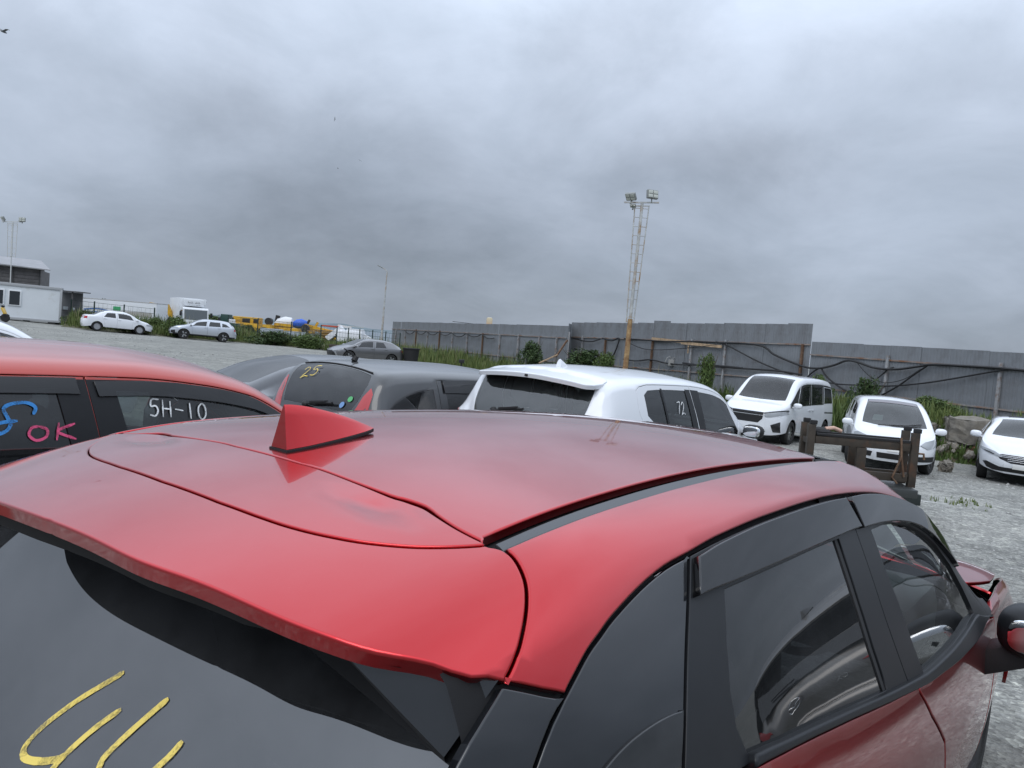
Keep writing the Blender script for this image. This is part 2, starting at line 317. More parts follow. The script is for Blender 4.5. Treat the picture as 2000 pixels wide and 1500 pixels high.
# ---------------------------------------------------------------- trimmed panels cut from a curved skin
def resample(loop,step,scl):
    out=[]; n=len(loop)
    for i in range(n):
        a=np.array(loop[i],float); b=np.array(loop[(i+1)%n],float); d=np.linalg.norm((b-a)*scl)
        if d<1e-7: continue
        k=max(1,int(math.ceil(d/step)))
        for j in range(k): out.append(a+(b-a)*j/k)
    return np.array(out)
def smooth_path(pts,k=5):
    """centripetal Catmull-Rom through 2D points (open)"""
    P=[np.array(p,float) for p in pts]; P=[2*P[0]-P[1]]+P+[2*P[-1]-P[-2]]; out=[]
    for i in range(1,len(P)-2):
        for j in range(k):
            t=j/k; a,b,c,d=P[i-1],P[i],P[i+1],P[i+2]
            out.append(.5*((2*b)+(c-a)*t+(2*a-5*b+4*c-d)*t*t+(3*b-a-3*c+d)*t**3))
    out.append(P[-2]); return [tuple(o) for o in out]
def inside(pts,poly):
    x,y=pts[:,0],pts[:,1]; r=np.zeros(len(pts),bool); n=len(poly)
    for i in range(n):
        x1,y1=poly[i]; x2,y2=poly[(i+1)%n]
        c=((y1>y)!=(y2>y)); 
        with np.errstate(divide='ignore',invalid='ignore'): r^=c&(x<(x2-x1)*(y-y1)/(y2-y1+1e-30)+x1)
    return r
def segdist(pts,poly):
    d=np.full(len(pts),1e9); n=len(poly)
    for i in range(n):
        a=poly[i]; b=poly[(i+1)%n]; ab=b-a; t=np.clip(((pts-a)@ab)/(ab@ab+1e-18),0,1); d=np.minimum(d,np.linalg.norm(pts-(a+t[:,None]*ab),axis=1))
    return d
def panel(name,loop,mapf,m,parent,holes=(),step=.05,scl=(1,.35),gap=.002,r=.003,depth=.012,off=0.,rim=True,outdir=None,bstep=None):
    scl=np.array(scl,float); loops=[resample(l,bstep or step*.7,scl) for l in (loop,*holes)]
    S=[l*scl for l in loops]; lo=S[0].min(0); hi=S[0].max(0)
    gx=np.arange(lo[0]+step/2,hi[0],step); gy=np.arange(lo[1]+step/2,hi[1],step)
    G=np.array([(x+(step/2 if j%2 else 0),y) for j,y in enumerate(gy) for x in gx]) if len(gx)*len(gy) else np.zeros((0,2))
    if len(G):
        k=inside(G,S[0])
        for h in S[1:]: k&=~inside(G,h)
        G=G[k]
        for l in S:
            if len(G): G=G[segdist(G,l)>max(step*.45,gap+2.2*r)]
    V=np.concatenate(S+[G]) if len(G) else np.concatenate(S)
    E=[]; b=0
    for l in S: E+=[(b+i,b+(i+1)%len(l)) for i in range(len(l))]; b+=len(l)
    vv,ee,ff,ov,_,_=delaunay_2d_cdt([Vector(p) for p in V],E,[],0,1e-7)
    v2=np.array([tuple(p) for p in vv]); cen=np.array([v2[list(f)].mean(0) for f in ff])
    k=inside(cen,S[0])
    for h in S[1:]: k&=~inside(cen,h)
    ff=[f for f,q in zip(ff,k) if q]
    inv={}
    for i,o in enumerate(ov):
        for q in o: inv[q]=i
    uv=v2/scl; P=mapf(uv); h=1.5e-3
    dX=(mapf(uv+[h,0])-mapf(uv-[h,0])); dV=(mapf(uv+[0,h/scl[1]])-mapf(uv-[0,h/scl[1]]))
    Nn=np.cross(dX,dV); ln=np.linalg.norm(Nn,axis=1,keepdims=True); Nn=Nn/np.maximum(ln,1e-12)
    if outdir is None: ref=P-np.stack([P[:,0],0*P[:,0],0*P[:,0]+.7],1)
    else: ref=np.broadcast_to(np.array(outdir,float),P.shape)
    if (Nn*ref).sum()<0: Nn=-Nn
    P=P+Nn*off
    verts=list(P); norms=list(Nn); faces=[tuple(f) for f in ff]
    if rim:
        b=0
        for li,l in enumerate(S):
            n=len(l); area=.5*sum(l[i][0]*l[(i+1)%n][1]-l[(i+1)%n][0]*l[i][1] for i in range(n)); s=1 if area>0 else -1
            if li>0: s=-s
            ids=[inv.get(b+i) for i in range(n)]; b+=n
            ids=[i for q,i in enumerate(ids) if i is not None and i!=ids[q-1]]
            n=len(ids)
            if n<3: continue
            Pl=P[ids]; t=np.roll(Pl,-1,0)-np.roll(Pl,1,0); t/=np.maximum(np.linalg.norm(t,axis=1,keepdims=True),1e-12); Nl=Nn[ids]
            q2=v2[ids]; t2=np.roll(q2,-1,0)-np.roll(q2,1,0); n2=np.stack([t2[:,1],-t2[:,0]],1)*s
            J=dX[ids]*n2[:,:1]/(1) + dV[ids]*n2[:,1:]
            T=np.cross(t,Nl); T/=np.maximum(np.linalg.norm(T,axis=1,keepdims=True),1e-12); T*=np.sign((T*J).sum(1,keepdims=True)+1e-15)
            B=Pl-T*(gap+r); rings=[ids]
            for i,p in zip(ids,B): verts[i]=p
            for (o,dn,nn) in ((.7,.29,.7071),(1,1,0)):
                base=len(verts); verts+=list(B+T*r*o-Nl*r*dn); q=Nl*nn+T*(1-nn*nn)**.5; norms+=list(q); rings.append(list(range(base,base+n)))
            base=len(verts); verts+=list(B+T*r-Nl*(r+depth)); norms+=list(T); rings.append(list(range(base,base+n)))
            for a,c in zip(rings[:-1],rings[1:]):
                for i in range(n): faces.append((a[i],a[(i+1)%n],c[(i+1)%n],c[i]))
    VA=np.array(verts); NA=np.array(norms); fs=[]
    for f in faces:
        if len(set(f))<3: continue
        p=VA[list(f)]; nn=np.zeros(3)
        for i in range(1,len(f)-1): nn+=np.cross(p[i]-p[0],p[i+1]-p[0])
        fs.append(tuple(reversed(f)) if nn@NA[list(f)].mean(0)<0 else f)
    me=bpy.data.meshes.new(name); me.from_pydata([tuple(p) for p in VA],[],fs); me.shade_smooth(); me.materials.append(m)
    me.normals_split_custom_set_from_vertices([tuple(q) for q in NA])
    return link(name,me,parent)
def ribbon(name,pts,nrm,w,m,parent,off=.0012):
    """a flat chalk stroke following 3D points; nrm is one normal or one per point"""
    b=MB(); strokes=pts if isinstance(pts[0][0],(list,tuple,np.ndarray)) else [pts]
    nr=nrm if isinstance(nrm,list) and isinstance(nrm[0],list) else None
    for si,st in enumerate(strokes):
        P=[Vector(p) for p in st]; n=len(P); vs=[]
        for i,p in enumerate(P):
            t=(P[min(i+1,n-1)]-P[max(i-1,0)]).normalized(); q=Vector(nr[si][i] if nr else nrm).normalized(); s=t.cross(q).normalized(); ww=w*(.94+.12*rng.random())/2
            if i in (0,n-1): ww*=.55
            vs+=[p+q*(off+.0002*si)+s*ww,p+q*(off+.0002*si)-s*ww]
        b.add(vs,[(2*i,2*i+1,2*i+3,2*i+2) for i in range(n-1)])
    return b.build(name,m,parent)
# ---------------------------------------------------------------- pen strokes for hand-written marks, unit box, y up
GL={'9':[[(.8,.85),(.55,1),(.2,.9),(.1,.65),(.3,.45),(.65,.55),(.8,.85),(.75,.5),(.35,.0)]],
 '8':[[(.95,.62),(.98,.85),(.75,1),(.4,.95),(.25,.8),(.35,.55),(.45,.3),(.35,.08),(.12,.0),(.02,.15),(.2,.35),(.6,.42)]],
 'O':[[(.5,.8),(.2,.7),(.1,.3),(.4,.0),(.8,.2),(.85,.6),(.5,.8)]],
 'K':[[(.2,1.),(.1,.0)],[(.9,.95),(.15,.5),(.95,.05)]],
 '5':[[(.9,1),(.25,.98),(.15,.6),(.6,.62),(.8,.35),(.55,.05),(.05,.1)]],
 'H':[[(.1,1),(.12,.0)],[(.8,.95),(.85,.0)],[(.1,.5),(.82,.48)]],
 '-':[[(.1,.5),(.9,.45)]], '1':[[(.4,.95),(.5,0)]], '0':[[(.5,1),(.15,.75),(.15,.25),(.5,0),(.85,.3),(.8,.8),(.5,1)]],
 '2':[[(.1,.75),(.4,1),(.75,.8),(.55,.45),(.05,.0),(.5,.12),(1.,.0)]],
 '4':[[(.35,1),(.1,.45),(.9,.42)],[(.65,.75),(.55,0)]], '7':[[(.05,.95),(.85,.98),(.6,.5),(.45,.0)]], '3':[[(.1,.9),(.6,1),(.8,.75),(.4,.55),(.8,.35),(.6,.02),(.1,.1)]]}
def strokes(txt,adv=1.15):
    out=[]; x=0
    for ch in txt:
        for s in GL[ch]: out.append([(p[0]+x,p[1]) for p in (smooth_path(s,4) if len(s)>2 else [s[0],((s[0][0]+s[1][0])/2,(s[0][1]+s[1][1])/2),s[1]])])
        x+=adv
    return out

# ---------------------------------------------------------------- ground, sea, far hills
def gz(x,y):
    """height of the lot: a plane that falls away to the right, flattening far off"""
    return -.0268*x-.0099*y
PN=Vector((.0268,.0099,1)).normalized()
def ground_rot(yaw):
    """frame standing on the lot, X pointing along heading yaw (clockwise from +Y)"""
    f=Vector((math.sin(yaw),math.cos(yaw),0)); f=(f-PN*f.dot(PN)).normalized(); l=PN.cross(f)
    return Matrix((f,l,PN)).transposed()
def ground_h(x,y):
    r=np.hypot(x,y); t=np.clip((r-85)/60,0,1); t=t*t*(3-2*t)
    ang=np.clip((y-60)/40,0,1)
    base=gz(x,y)*(1-t)+t*(-1.6)
    return base-np.clip((r-170)/60,0,1)*3*(x<80)*(y>0)
def gravel_mat():
    m=bpy.data.materials.new('gravel'); t,b=nodes(m); lk=t.links.new; tcn=t.nodes.new('ShaderNodeTexCoord'); O=tcn.outputs['Object']
    def nz(s,d,r=.6):
        n=t.nodes.new('ShaderNodeTexNoise'); n.inputs['Scale'].default_value=s; n.inputs['Detail'].default_value=d; n.inputs['Roughness'].default_value=r; lk(O,n.inputs['Vector']); return n.outputs['Fac']
    def ramp(x,st):
        c=t.nodes.new('ShaderNodeValToRGB'); lk(x,c.inputs[0]); e=c.color_ramp.elements
        while len(e)<len(st): e.new(.5)
        for q,(p,col) in zip(e,st): q.position=p; q.color=(*col,1)
        return c.outputs[0]
    def mixc(f,a,bb,op='MIX'):
        x=t.nodes.new('ShaderNodeMix'); x.data_type='RGBA'; x.blend_type=op
        if isinstance(f,float): x.inputs[0].default_value=f
        else: lk(f,x.inputs[0])
        lk(a,x.inputs[6]); lk(bb,x.inputs[7]); return x.outputs[2]
    v=t.nodes.new('ShaderNodeTexVoronoi'); v.inputs['Scale'].default_value=38; lk(O,v.inputs['Vector'])
    sv=t.nodes.new('ShaderNodeSeparateColor'); lk(v.outputs['Color'],sv.inputs[0])
    v2=t.nodes.new('ShaderNodeTexVoronoi'); v2.inputs['Scale'].default_value=14; lk(O,v2.inputs['Vector']); sv2=t.nodes.new('ShaderNodeSeparateColor'); lk(v2.outputs['Color'],sv2.inputs[0])
    base=ramp(nz(.22,8,.62),[(.3,(.235,.235,.222)),(.5,(.305,.305,.285)),(.68,(.36,.355,.33))])
    pat=ramp(nz(1.3,9,.7),[(.35,(.62,.62,.62)),(.52,(1,1,1)),(.7,(1.18,1.17,1.14))])
    st=ramp(sv.outputs[0],[(0,(.66,.66,.66)),(.5,(.95,.95,.95)),(.9,(1.15,1.15,1.13)),(1,(1.6,1.6,1.55))])
    st2=ramp(sv2.outputs[1],[(0,(.75,.75,.74)),(.6,(1,1,1)),(.93,(1.1,1.1,1.08)),(1,(1.5,1.5,1.45))])
    c=mixc(1.,mixc(1.,mixc(1.,base,pat,'MULTIPLY'),st,'MULTIPLY'),st2,'MULTIPLY'); 
    # darker brown patch of ground with noisy edges beside the foreground car
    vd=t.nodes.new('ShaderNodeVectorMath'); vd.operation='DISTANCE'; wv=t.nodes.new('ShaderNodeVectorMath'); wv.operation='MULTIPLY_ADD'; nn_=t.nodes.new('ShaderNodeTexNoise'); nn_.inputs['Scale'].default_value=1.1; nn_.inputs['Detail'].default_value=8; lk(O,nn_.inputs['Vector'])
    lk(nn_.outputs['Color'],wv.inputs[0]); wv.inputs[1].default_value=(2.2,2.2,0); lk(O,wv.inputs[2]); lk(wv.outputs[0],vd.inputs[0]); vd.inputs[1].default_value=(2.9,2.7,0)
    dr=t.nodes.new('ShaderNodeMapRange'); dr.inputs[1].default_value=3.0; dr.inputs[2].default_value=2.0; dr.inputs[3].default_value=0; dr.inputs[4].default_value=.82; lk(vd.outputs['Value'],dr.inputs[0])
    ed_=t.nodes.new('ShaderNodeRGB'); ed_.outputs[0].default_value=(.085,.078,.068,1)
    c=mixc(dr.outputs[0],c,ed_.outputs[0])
    # the far side of the lot is older, darker gravel
    sxg=t.nodes.new('ShaderNodeSeparateXYZ'); lk(O,sxg.inputs[0]); og=t.nodes.new('ShaderNodeMapRange'); og.inputs[1].default_value=3; og.inputs[2].default_value=-9; og.inputs[3].default_value=0; og.inputs[4].default_value=.34; lk(sxg.outputs[0],og.inputs[0])
    od=t.nodes.new('ShaderNodeRGB'); od.outputs[0].default_value=(.165,.168,.15,1); c=mixc(og.outputs[0],c,od.outputs[0])
    lk(c,b.inputs['Base Color'])
    b.inputs['Roughness'].default_value=.9
    bp=t.nodes.new('ShaderNodeBump'); bp.inputs['Strength'].default_value=.9; bp.inputs['Distance'].default_value=.02; lk(v.outputs['Distance'],bp.inputs['Height'])
    bp2=t.nodes.new('ShaderNodeBump'); bp2.inputs['Strength'].default_value=.6; bp2.inputs['Distance'].default_value=.06; lk(nz(3.,6),bp2.inputs['Height']); lk(bp.outputs[0],bp2.inputs['Normal']); lk(bp2.outputs[0],b.inputs['Normal'])
    return m
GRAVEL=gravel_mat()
def build_ground():
    rs=[0]+list(np.geomspace(1.2,260,70))+[400,800,2000]; n=120; vs=[(0,0,gz(0,0))]; fs=[]
    for r in rs[1:]:
        for j in range(n):
            a=2*math.pi*j/n; x,y=r*math.sin(a),r*math.cos(a); h=float(ground_h(x,y))
            if 2<r<80: h+=.025*math.sin(.35*x+1.3*math.sin(.2*y))*math.sin(.31*y+.5)
            vs.append((x,y,h))
    for j in range(n): fs.append((0,1+(j+1)%n,1+j))
    for i in range(len(rs)-2):
        for j in range(n): a=1+i*n+j; b=1+i*n+(j+1)%n; fs.append((a,b,b+n,a+n))
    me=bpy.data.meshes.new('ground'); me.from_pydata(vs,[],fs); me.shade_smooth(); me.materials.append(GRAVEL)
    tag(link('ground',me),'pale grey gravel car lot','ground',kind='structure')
build_ground()
b=MB(); b.add([(-5000,110,-3.2),(5000,110,-3.2),(5000,7000,-3.2),(-5000,7000,-3.2)],[(0,1,2,3)])
tag(b.build('sea',mat('sea',(.10,.14,.17),rough=.25,bump=.3,bscale=.4)),'grey blue sea beyond the yard','sea',kind='structure')
def ridge(name,pts,depth,col,lab):
    b=MB(); n=len(pts); vs=[]
    for (x,y,z) in pts: vs+=[(x,y,-3.5),(x,y+depth*.35,z),(x,y+depth,-3.5)]
    fs=[]
    for i in range(n-1):
        a=3*i; fs+=[(a,a+3,a+4,a+1),(a+1,a+4,a+5,a+2)]
    b.add(vs,fs); tag(b.build(name,mat('far_'+name,col,rough=1.,noise=.3,nscale=.02)),lab,'hills',kind='structure')
ridge('hills',[(-1500+60*i,1500,1+9*abs(math.sin(i*.9)+.5*math.sin(i*2.3))*(.3+.7*math.exp(-((i-14)/9.)**2))) for i in range(26)],300,(.13,.17,.19),'low blue grey hills far across the water')
# loose pebbles lying on the lot, thicker close to the camera
def pebbles():
    b_v=[];b_f=[]; base=np.array([(1,0,0),(-1,0,0),(0,1,0),(0,-1,0),(0,0,1),(0,0,-1)],float); F=[(0,2,4),(2,1,4),(1,3,4),(3,0,4),(2,0,5),(1,2,5),(3,1,5),(0,3,5)]
    def put(x,y,s):
        q=base*s*(.6+.8*nrg.random((6,3))); q[:,2]*=.7; a=nrg.random()*6.28; ca,sa=math.cos(a),math.sin(a); q=np.stack([q[:,0]*ca-q[:,1]*sa,q[:,0]*sa+q[:,1]*ca,q[:,2]],1)
        k=len(b_v)*6; b_v.append(q+[x,y,float(gz(x,y))+s*.15]); b_f.extend([(k+i,k+j,k+l) for i,j,l in F])
    for _ in range(9000):
        y=2.2+nrg.random()**1.3*15; u=.33+nrg.random()*.42; x=u*y
        put(x,y,.006+.012*nrg.random()**3)
    for _ in range(250):
        y=8+nrg.random()*10; x=y*(.5+.22*nrg.random()); put(x,y,.02+.035*nrg.random()**3)
    for _ in range(2500):
        y=14+nrg.random()*45; x=-y*(.15+.5*nrg.random()); put(x,y,.012+.03*nrg.random()**3)
    me=bpy.data.meshes.new('pebbles'); me.from_pydata([tuple(p) for p in np.concatenate(b_v)],[],b_f); me.materials.append(mat('pebble',(.29,.29,.278),rough=.9,noise=.5,nscale=9))
    tag(link('pebbles',me),'loose grey pebbles scattered over the lot','pebbles',kind='stuff')
pebbles()

# ---------------------------------------------------------------- the red crossover in the foreground
HC={'gap': [(-0.0055, 0.9834), (-0.0051, 0.9331), (-0.0026, 0.8794), (0.0024, 0.8304), (0.009, 0.7848), (0.0166, 0.7422), (0.0191, 0.708), (0.016, 0.6531), (0.0103, 0.6016), (0.0095, 0.4485), (0.0128, 0.272), (0.0098, 0.1754)], 'groove': [(-0.0087, 0.9853), (-0.0264, 0.9642), (-0.0457, 0.938), (-0.066, 0.9057), (-0.0846, 0.8705), (-0.1051, 0.8206), (-0.1236, 0.7657), (-0.1392, 0.7028), (-0.153, 0.6328), (-0.1639, 0.5515), (-0.1714, 0.4564)], 'trail': [(-0.1357, 2.0827), (-0.1705, 1.9878), (-0.1984, 1.8139), (-0.2223, 1.6316), (-0.243, 1.4434), (-0.26, 1.2393), (-0.2718, 1.0581), (-0.2865, 0.9338), (-0.3001, 0.8401), (-0.3149, 0.7214), (-0.3276, 0.6068), (-0.3403, 0.455)], 'sidegap': [(-0.0066, 0.9852), (-0.001, 1.0268), (0.0033, 1.113), (-0.0003, 1.2402), (-0.0115, 1.3987), (-0.0252, 1.5433), (-0.0421, 1.6696), (-0.0595, 1.779), (-0.08, 1.8914), (-0.1005, 1.9918), (-0.1181, 2.0437), (-0.1357, 2.0827)], 'railout': [(0.0053, 1.1017), (0.0655, 1.1103), (0.1394, 1.1203), (0.289, 1.1302), (0.4762, 1.1375), (0.7107, 1.1371), (1.0331, 1.0987), (1.3, 1.0526), (1.5465, 1.011)], 'railin': [(-0.005, 0.9877), (0.0476, 0.9903), (0.1706, 0.9955), (0.3286, 0.9969), (0.5205, 1.0062), (0.7673, 1.0006), (1.0886, 0.9986), (1.5713, 0.9766)], 'edge': [(2.1715, 2.7352), (2.1841, 2.1653), (2.027, 2.0234), (1.9286, 2.0067), (1.8465, 1.99), (1.6352, 1.9942), (1.4068, 2.0001), (1.1806, 2.004), (0.9874, 2.0058), (0.8225, 2.0052), (0.6799, 2.0058), (0.5566, 2.0055), (0.4467, 2.0063), (0.3388, 2.0074), (0.2587, 2.0105), (0.171, 2.0422), (0.0887, 2.0963), (0.049, 2.1368), (0.0122, 2.1784), (-0.0224, 2.238), (-0.0526, 2.2958)], 'dbot': [(-0.0526, 2.2958), (-0.0856, 2.2196), (-0.113, 2.1477), (-0.1362, 2.0868)], 'pgap': [(-0.1426, 2.0918), (-0.1759, 2.1618), (-0.2033, 2.2267), (-0.2251, 2.2931)], 'pfront': [(-0.0558, 2.3056), (-0.0854, 2.3768), (-0.1068, 2.4445), (-0.1262, 2.5191)], 'qfront': [(0.3375, 2.0227), (0.2844, 2.1869), (0.2312, 2.3635), (0.1897, 2.5301), (0.151, 2.7196), (0.1227, 2.8913)], 'qglass': [(0.158, 2.6406), (0.1356, 2.6293), (0.1131, 2.6245), (0.0846, 2.6243), (0.0546, 2.6302), (0.0255, 2.6424), (-0.003, 2.6653), (-0.0274, 2.6939)], 'rfrontedge': [(1.1774, 2.0093), (1.1678, 2.1072), (1.1581, 2.2015), (1.1539, 2.4109), (1.1557, 2.6555), (1.1803, 2.884), (1.206, 3.0264)], 'rglass': [(0.3979, 2.2418), (0.4679, 2.2451), (0.5845, 2.2425), (0.7039, 2.2381), (0.8424, 2.2282), (0.9947, 2.2162), (0.9901, 2.3342), (0.9857, 2.5294), (0.9891, 2.7634), (1.0079, 2.982), (0.7722, 2.9916), (0.596, 2.9924), (0.4218, 3.0022), (0.2901, 2.987), (0.281, 2.8473), (0.2966, 2.6807), (0.3358, 2.4787)], 'fglass': [(1.2838, 2.202), (1.4079, 2.1798), (1.5461, 2.1656), (1.6761, 2.1671), (1.7934, 2.1882), (1.9342, 2.2274), (2.0369, 2.3032), (2.0942, 2.4987), (2.1332, 2.7456), (1.9443, 2.852), (1.7286, 2.9013), (1.5187, 2.9351), (1.3542, 2.9579), (1.3291, 2.821), (1.3093, 2.6239), (1.2874, 2.4102)], 'rvisor': [(0.3405, 2.0359), (0.4088, 2.0271), (0.4823, 2.0246), (0.5735, 2.0218), (0.6731, 2.0219), (0.8147, 2.0216), (0.9782, 2.0227), (1.1333, 2.0215), (1.1491, 2.0971), (1.1675, 2.1781), (0.9936, 2.1974), (0.8853, 2.2059), (0.7276, 2.2151), (0.593, 2.2202), (0.4982, 2.2219), (0.4139, 2.2181), (0.3484, 2.2085), (0.2923, 2.2014), (0.3156, 2.1189)], 'fvisor': [(1.1749, 2.0201), (1.282, 2.0133), (1.3988, 2.0117), (1.6239, 2.0129), (1.7479, 2.0132), (1.8511, 2.0058), (1.9511, 2.0337), (2.0499, 2.014), (2.1098, 2.0955), (2.1179, 2.2408), (2.0444, 2.2105), (1.9496, 2.2005), (1.8629, 2.1787), (1.758, 2.1604), (1.6301, 2.1577), (1.4961, 2.1623), (1.3311, 2.1714), (1.1841, 2.1854), (1.1787, 2.1029)], 'bmtop': [(0.2908, 2.9928), (0.4206, 3.0067), (0.5947, 2.997), (0.7708, 2.9962), (1.0352, 2.9917), (1.3518, 2.9628), (1.516, 2.9402), (1.7255, 2.9067), (1.9404, 2.8589), (2.1476, 2.7698)], 'bmbot': [(0.2808, 3.046), (0.4079, 3.0569), (0.5795, 3.052), (0.7541, 3.0566), (1.0164, 3.0666), (1.3093, 3.0482), (1.5751, 3.0063), (1.8227, 2.9945), (2.1055, 2.9822), (2.3883, 2.8323)], 'shut': [(1.282, 3.1143), (1.3764, 3.4011), (1.5427, 3.7593), (1.8475, 4.217)]}

HY=R(38.6)
HROT=Matrix(((math.sin(HY),-math.cos(HY),0),(math.cos(HY),math.sin(HY),0),(0,0,1)))
HORG=Vector((-.460,1.427,0))
RED=paint('red_metallic_paint',(.50,.006,.011),metal=.96,rough=.28,dust=.03,dustcol=(.46,.36,.36),cior=1.52)
GLOSSBLK=mat('gloss_black_trim',(.009,.010,.012),rough=.10,coat=.5)
SATINBLK=mat('satin_black_trim',(.011,.012,.014),rough=.42,spec=.32,noise=.08,nscale=30)
BLKPLASTIC=mat('black_plastic',(.012,.012,.013),rough=.6,bump=.08,bscale=500)
RUBBER=mat('black_rubber',(.012,.012,.013),rough=.7)
DARK=mat('dark_cavity',(.006,.006,.007),rough=.9)
MOULD=mat('roof_molding_grey',(.06,.064,.068),rough=.42)
TINT=glass('tinted_glass',(.035,.04,.045),haze=.05)
TINTREAR=glass('tinted_rear_glass',(.03,.033,.036),haze=.12,hazecol=(.34,.35,.37),ior=2.0)
CLEAR=glass('clear_glass',(.62,.72,.68),haze=.03)
VISOR=glass('smoked_visor',(.10,.105,.115),haze=.06,hazecol=(.2,.2,.22))
CHROME=mat('chrome',(.75,.76,.78),rough=.08,metal=1.)
TYRE=mat('tyre_rubber',(.018,.018,.018),rough=.85,bump=.3,bscale=120)
ALLOY=mat('alloy_rim',(.45,.46,.47),rough=.3,metal=.9)
SEAT=mat('seat_fabric',(.03,.031,.034),rough=.85,noise=.2,nscale=40)
REDLENS=mat('red_lens',(.42,.012,.014),rough=.12,coat=1.)
CHALKY=chalk('yellow_chalk',(.80,.62,.16))
CHALKW=chalk('white_chalk',(.85,.86,.86))
CHALKB=chalk('blue_chalk',(.06,.26,.62))
CHALKP=chalk('pink_chalk',(.72,.10,.22))
CHALKR=chalk('salmon_chalk',(.62,.16,.13))
HS=Surf(hero_keys(),bow=.010)
def hmap(dz=None):
    def f(q):
        P=HS.P(q[:,0],q[:,1])
        if dz is not None: P=P.copy(); P[:,2]+=dz(q)
        return P
    return f
def wheel(parent,c,side,r=.32,w=.21,spokes=10,rimmat=None,cover=False):
    """tyre with a rim under it; side +1 faces +Y"""
    M=Matrix.Rotation(R(-90*side),3,'X'); b=MB(); h=w/2
    b.lathe([(r*.66,-h),(r*.93,-h),(r*.985,-h*.8),(r,-h*.45),(r,h*.45),(r*.985,h*.8),(r*.93,h),(r*.68,h),(r*.66,h*.8)],n=28,M=M,cap=False)
    t=b.build('wheel',TYRE,parent); t.location=c
    b=MB(); rr=r*.67
    b.lathe([(rr*.2,-h*.2),(rr,-h*.2),(rr,h*.85),(rr*.93,h*.92),(rr*.9,h*.5),(rr*.2,h*.45)],n=28,M=M)
    rim=b.build('rim',BLKPLASTIC if not cover else (rimmat or ALLOY),t)
    b=MB(); z=h*.72
    b.lathe([(.01,h*.4),(rr*.22,h*.4),(rr*.2,z+.012),(.01,z+.014)],n=14,M=M)
    for k in range(spokes):
        a=2*math.pi*k/spokes; d=Vector((math.cos(a),math.sin(a),0)); q=Vector((-d.y,d.x,0)); wd=rr*(.13 if spokes>6 else .2)*(1.6 if cover else 1)
        vs=[d*rr*.15+q*wd*.6,d*rr*.15-q*wd*.6,d*rr*.95-q*wd,d*rr*.95+q*wd]; vs=[Vector((p.x,p.y,z)) for p in vs]+[Vector((p.x,p.y,z-.03)) for p in vs]
        b.add([M@p for p in vs],[(0,1,2,3),(7,6,5,4),(0,3,7,4),(1,5,6,2),(2,6,7,3),(0,4,5,1)])
    b.build('spokes',rimmat or ALLOY,t)
    return t
def seat(parent,x,y,zb,w=.50,head=True,m=None,s=1.):
    b=MB(); M=Matrix.Rotation(R(-14),3,'Y')
    b.cbox((x+.12*s,y,zb+.08),(.50*s,w,.16),.05); b.cbox((x-.22*s,y,zb+.42),(.16,w*.94,.62),.06,M=M)
    o=b.build('seat',m or SEAT,parent)
    if head:
        b=MB(); b.cbox((x-.33*s,y,zb+.82),(.11,.26,.17),.045,M=M); b.tube([(x-.30*s,y-.06,zb+.66),(x-.33*s,y-.06,zb+.78)],.008); b.tube([(x-.30*s,y+.06,zb+.66),(x-.33*s,y+.06,zb+.78)],.008); b.build('headrest',m or SEAT,o)
    return o
def trail_curve(n=44,left=False):
    """trailing edge of the spoiler from its corner to the centre, as (X, |v|)"""
    tv=np.array(HC['trail']); P=HS.P(tv[:,0],tv[:,1]); y=np.abs(P[:,1]); A=np.stack([np.ones_like(y),y**2,y**4,y**6],1); c=np.linalg.lstsq(A,tv[:,0],rcond=None)[0]
    fr=lambda q: float(c@[1,q*q,q**4,q**6]); ym=float(y.max())
    K=[(-ym,float(tv[0,0]))]+[(-q,fr(q)) for q in (.715,.68,.63,.57,.5,.42,.34)]+[(-.25,-.342),(-.15,-.350),(0,-.3605),(.1,-.366),(.2,-.368),(.3,-.366),(.4,-.355),(.52,-.318),(.62,-.262),(.69,-.20),(ym,float(tv[0,0]))]
    f=spline(K); vs=np.linspace(0,2.4,400); out=[]
    for yy in np.linspace(ym,.015,n):
        x=float(f(yy if left else -yy)); Y=np.abs(HS.P(np.full(400,x),vs)[:,1]); k=int(np.argmax(Y))+1; out.append((x,float(np.interp(yy,Y[:k],vs[:k]))))
    return out
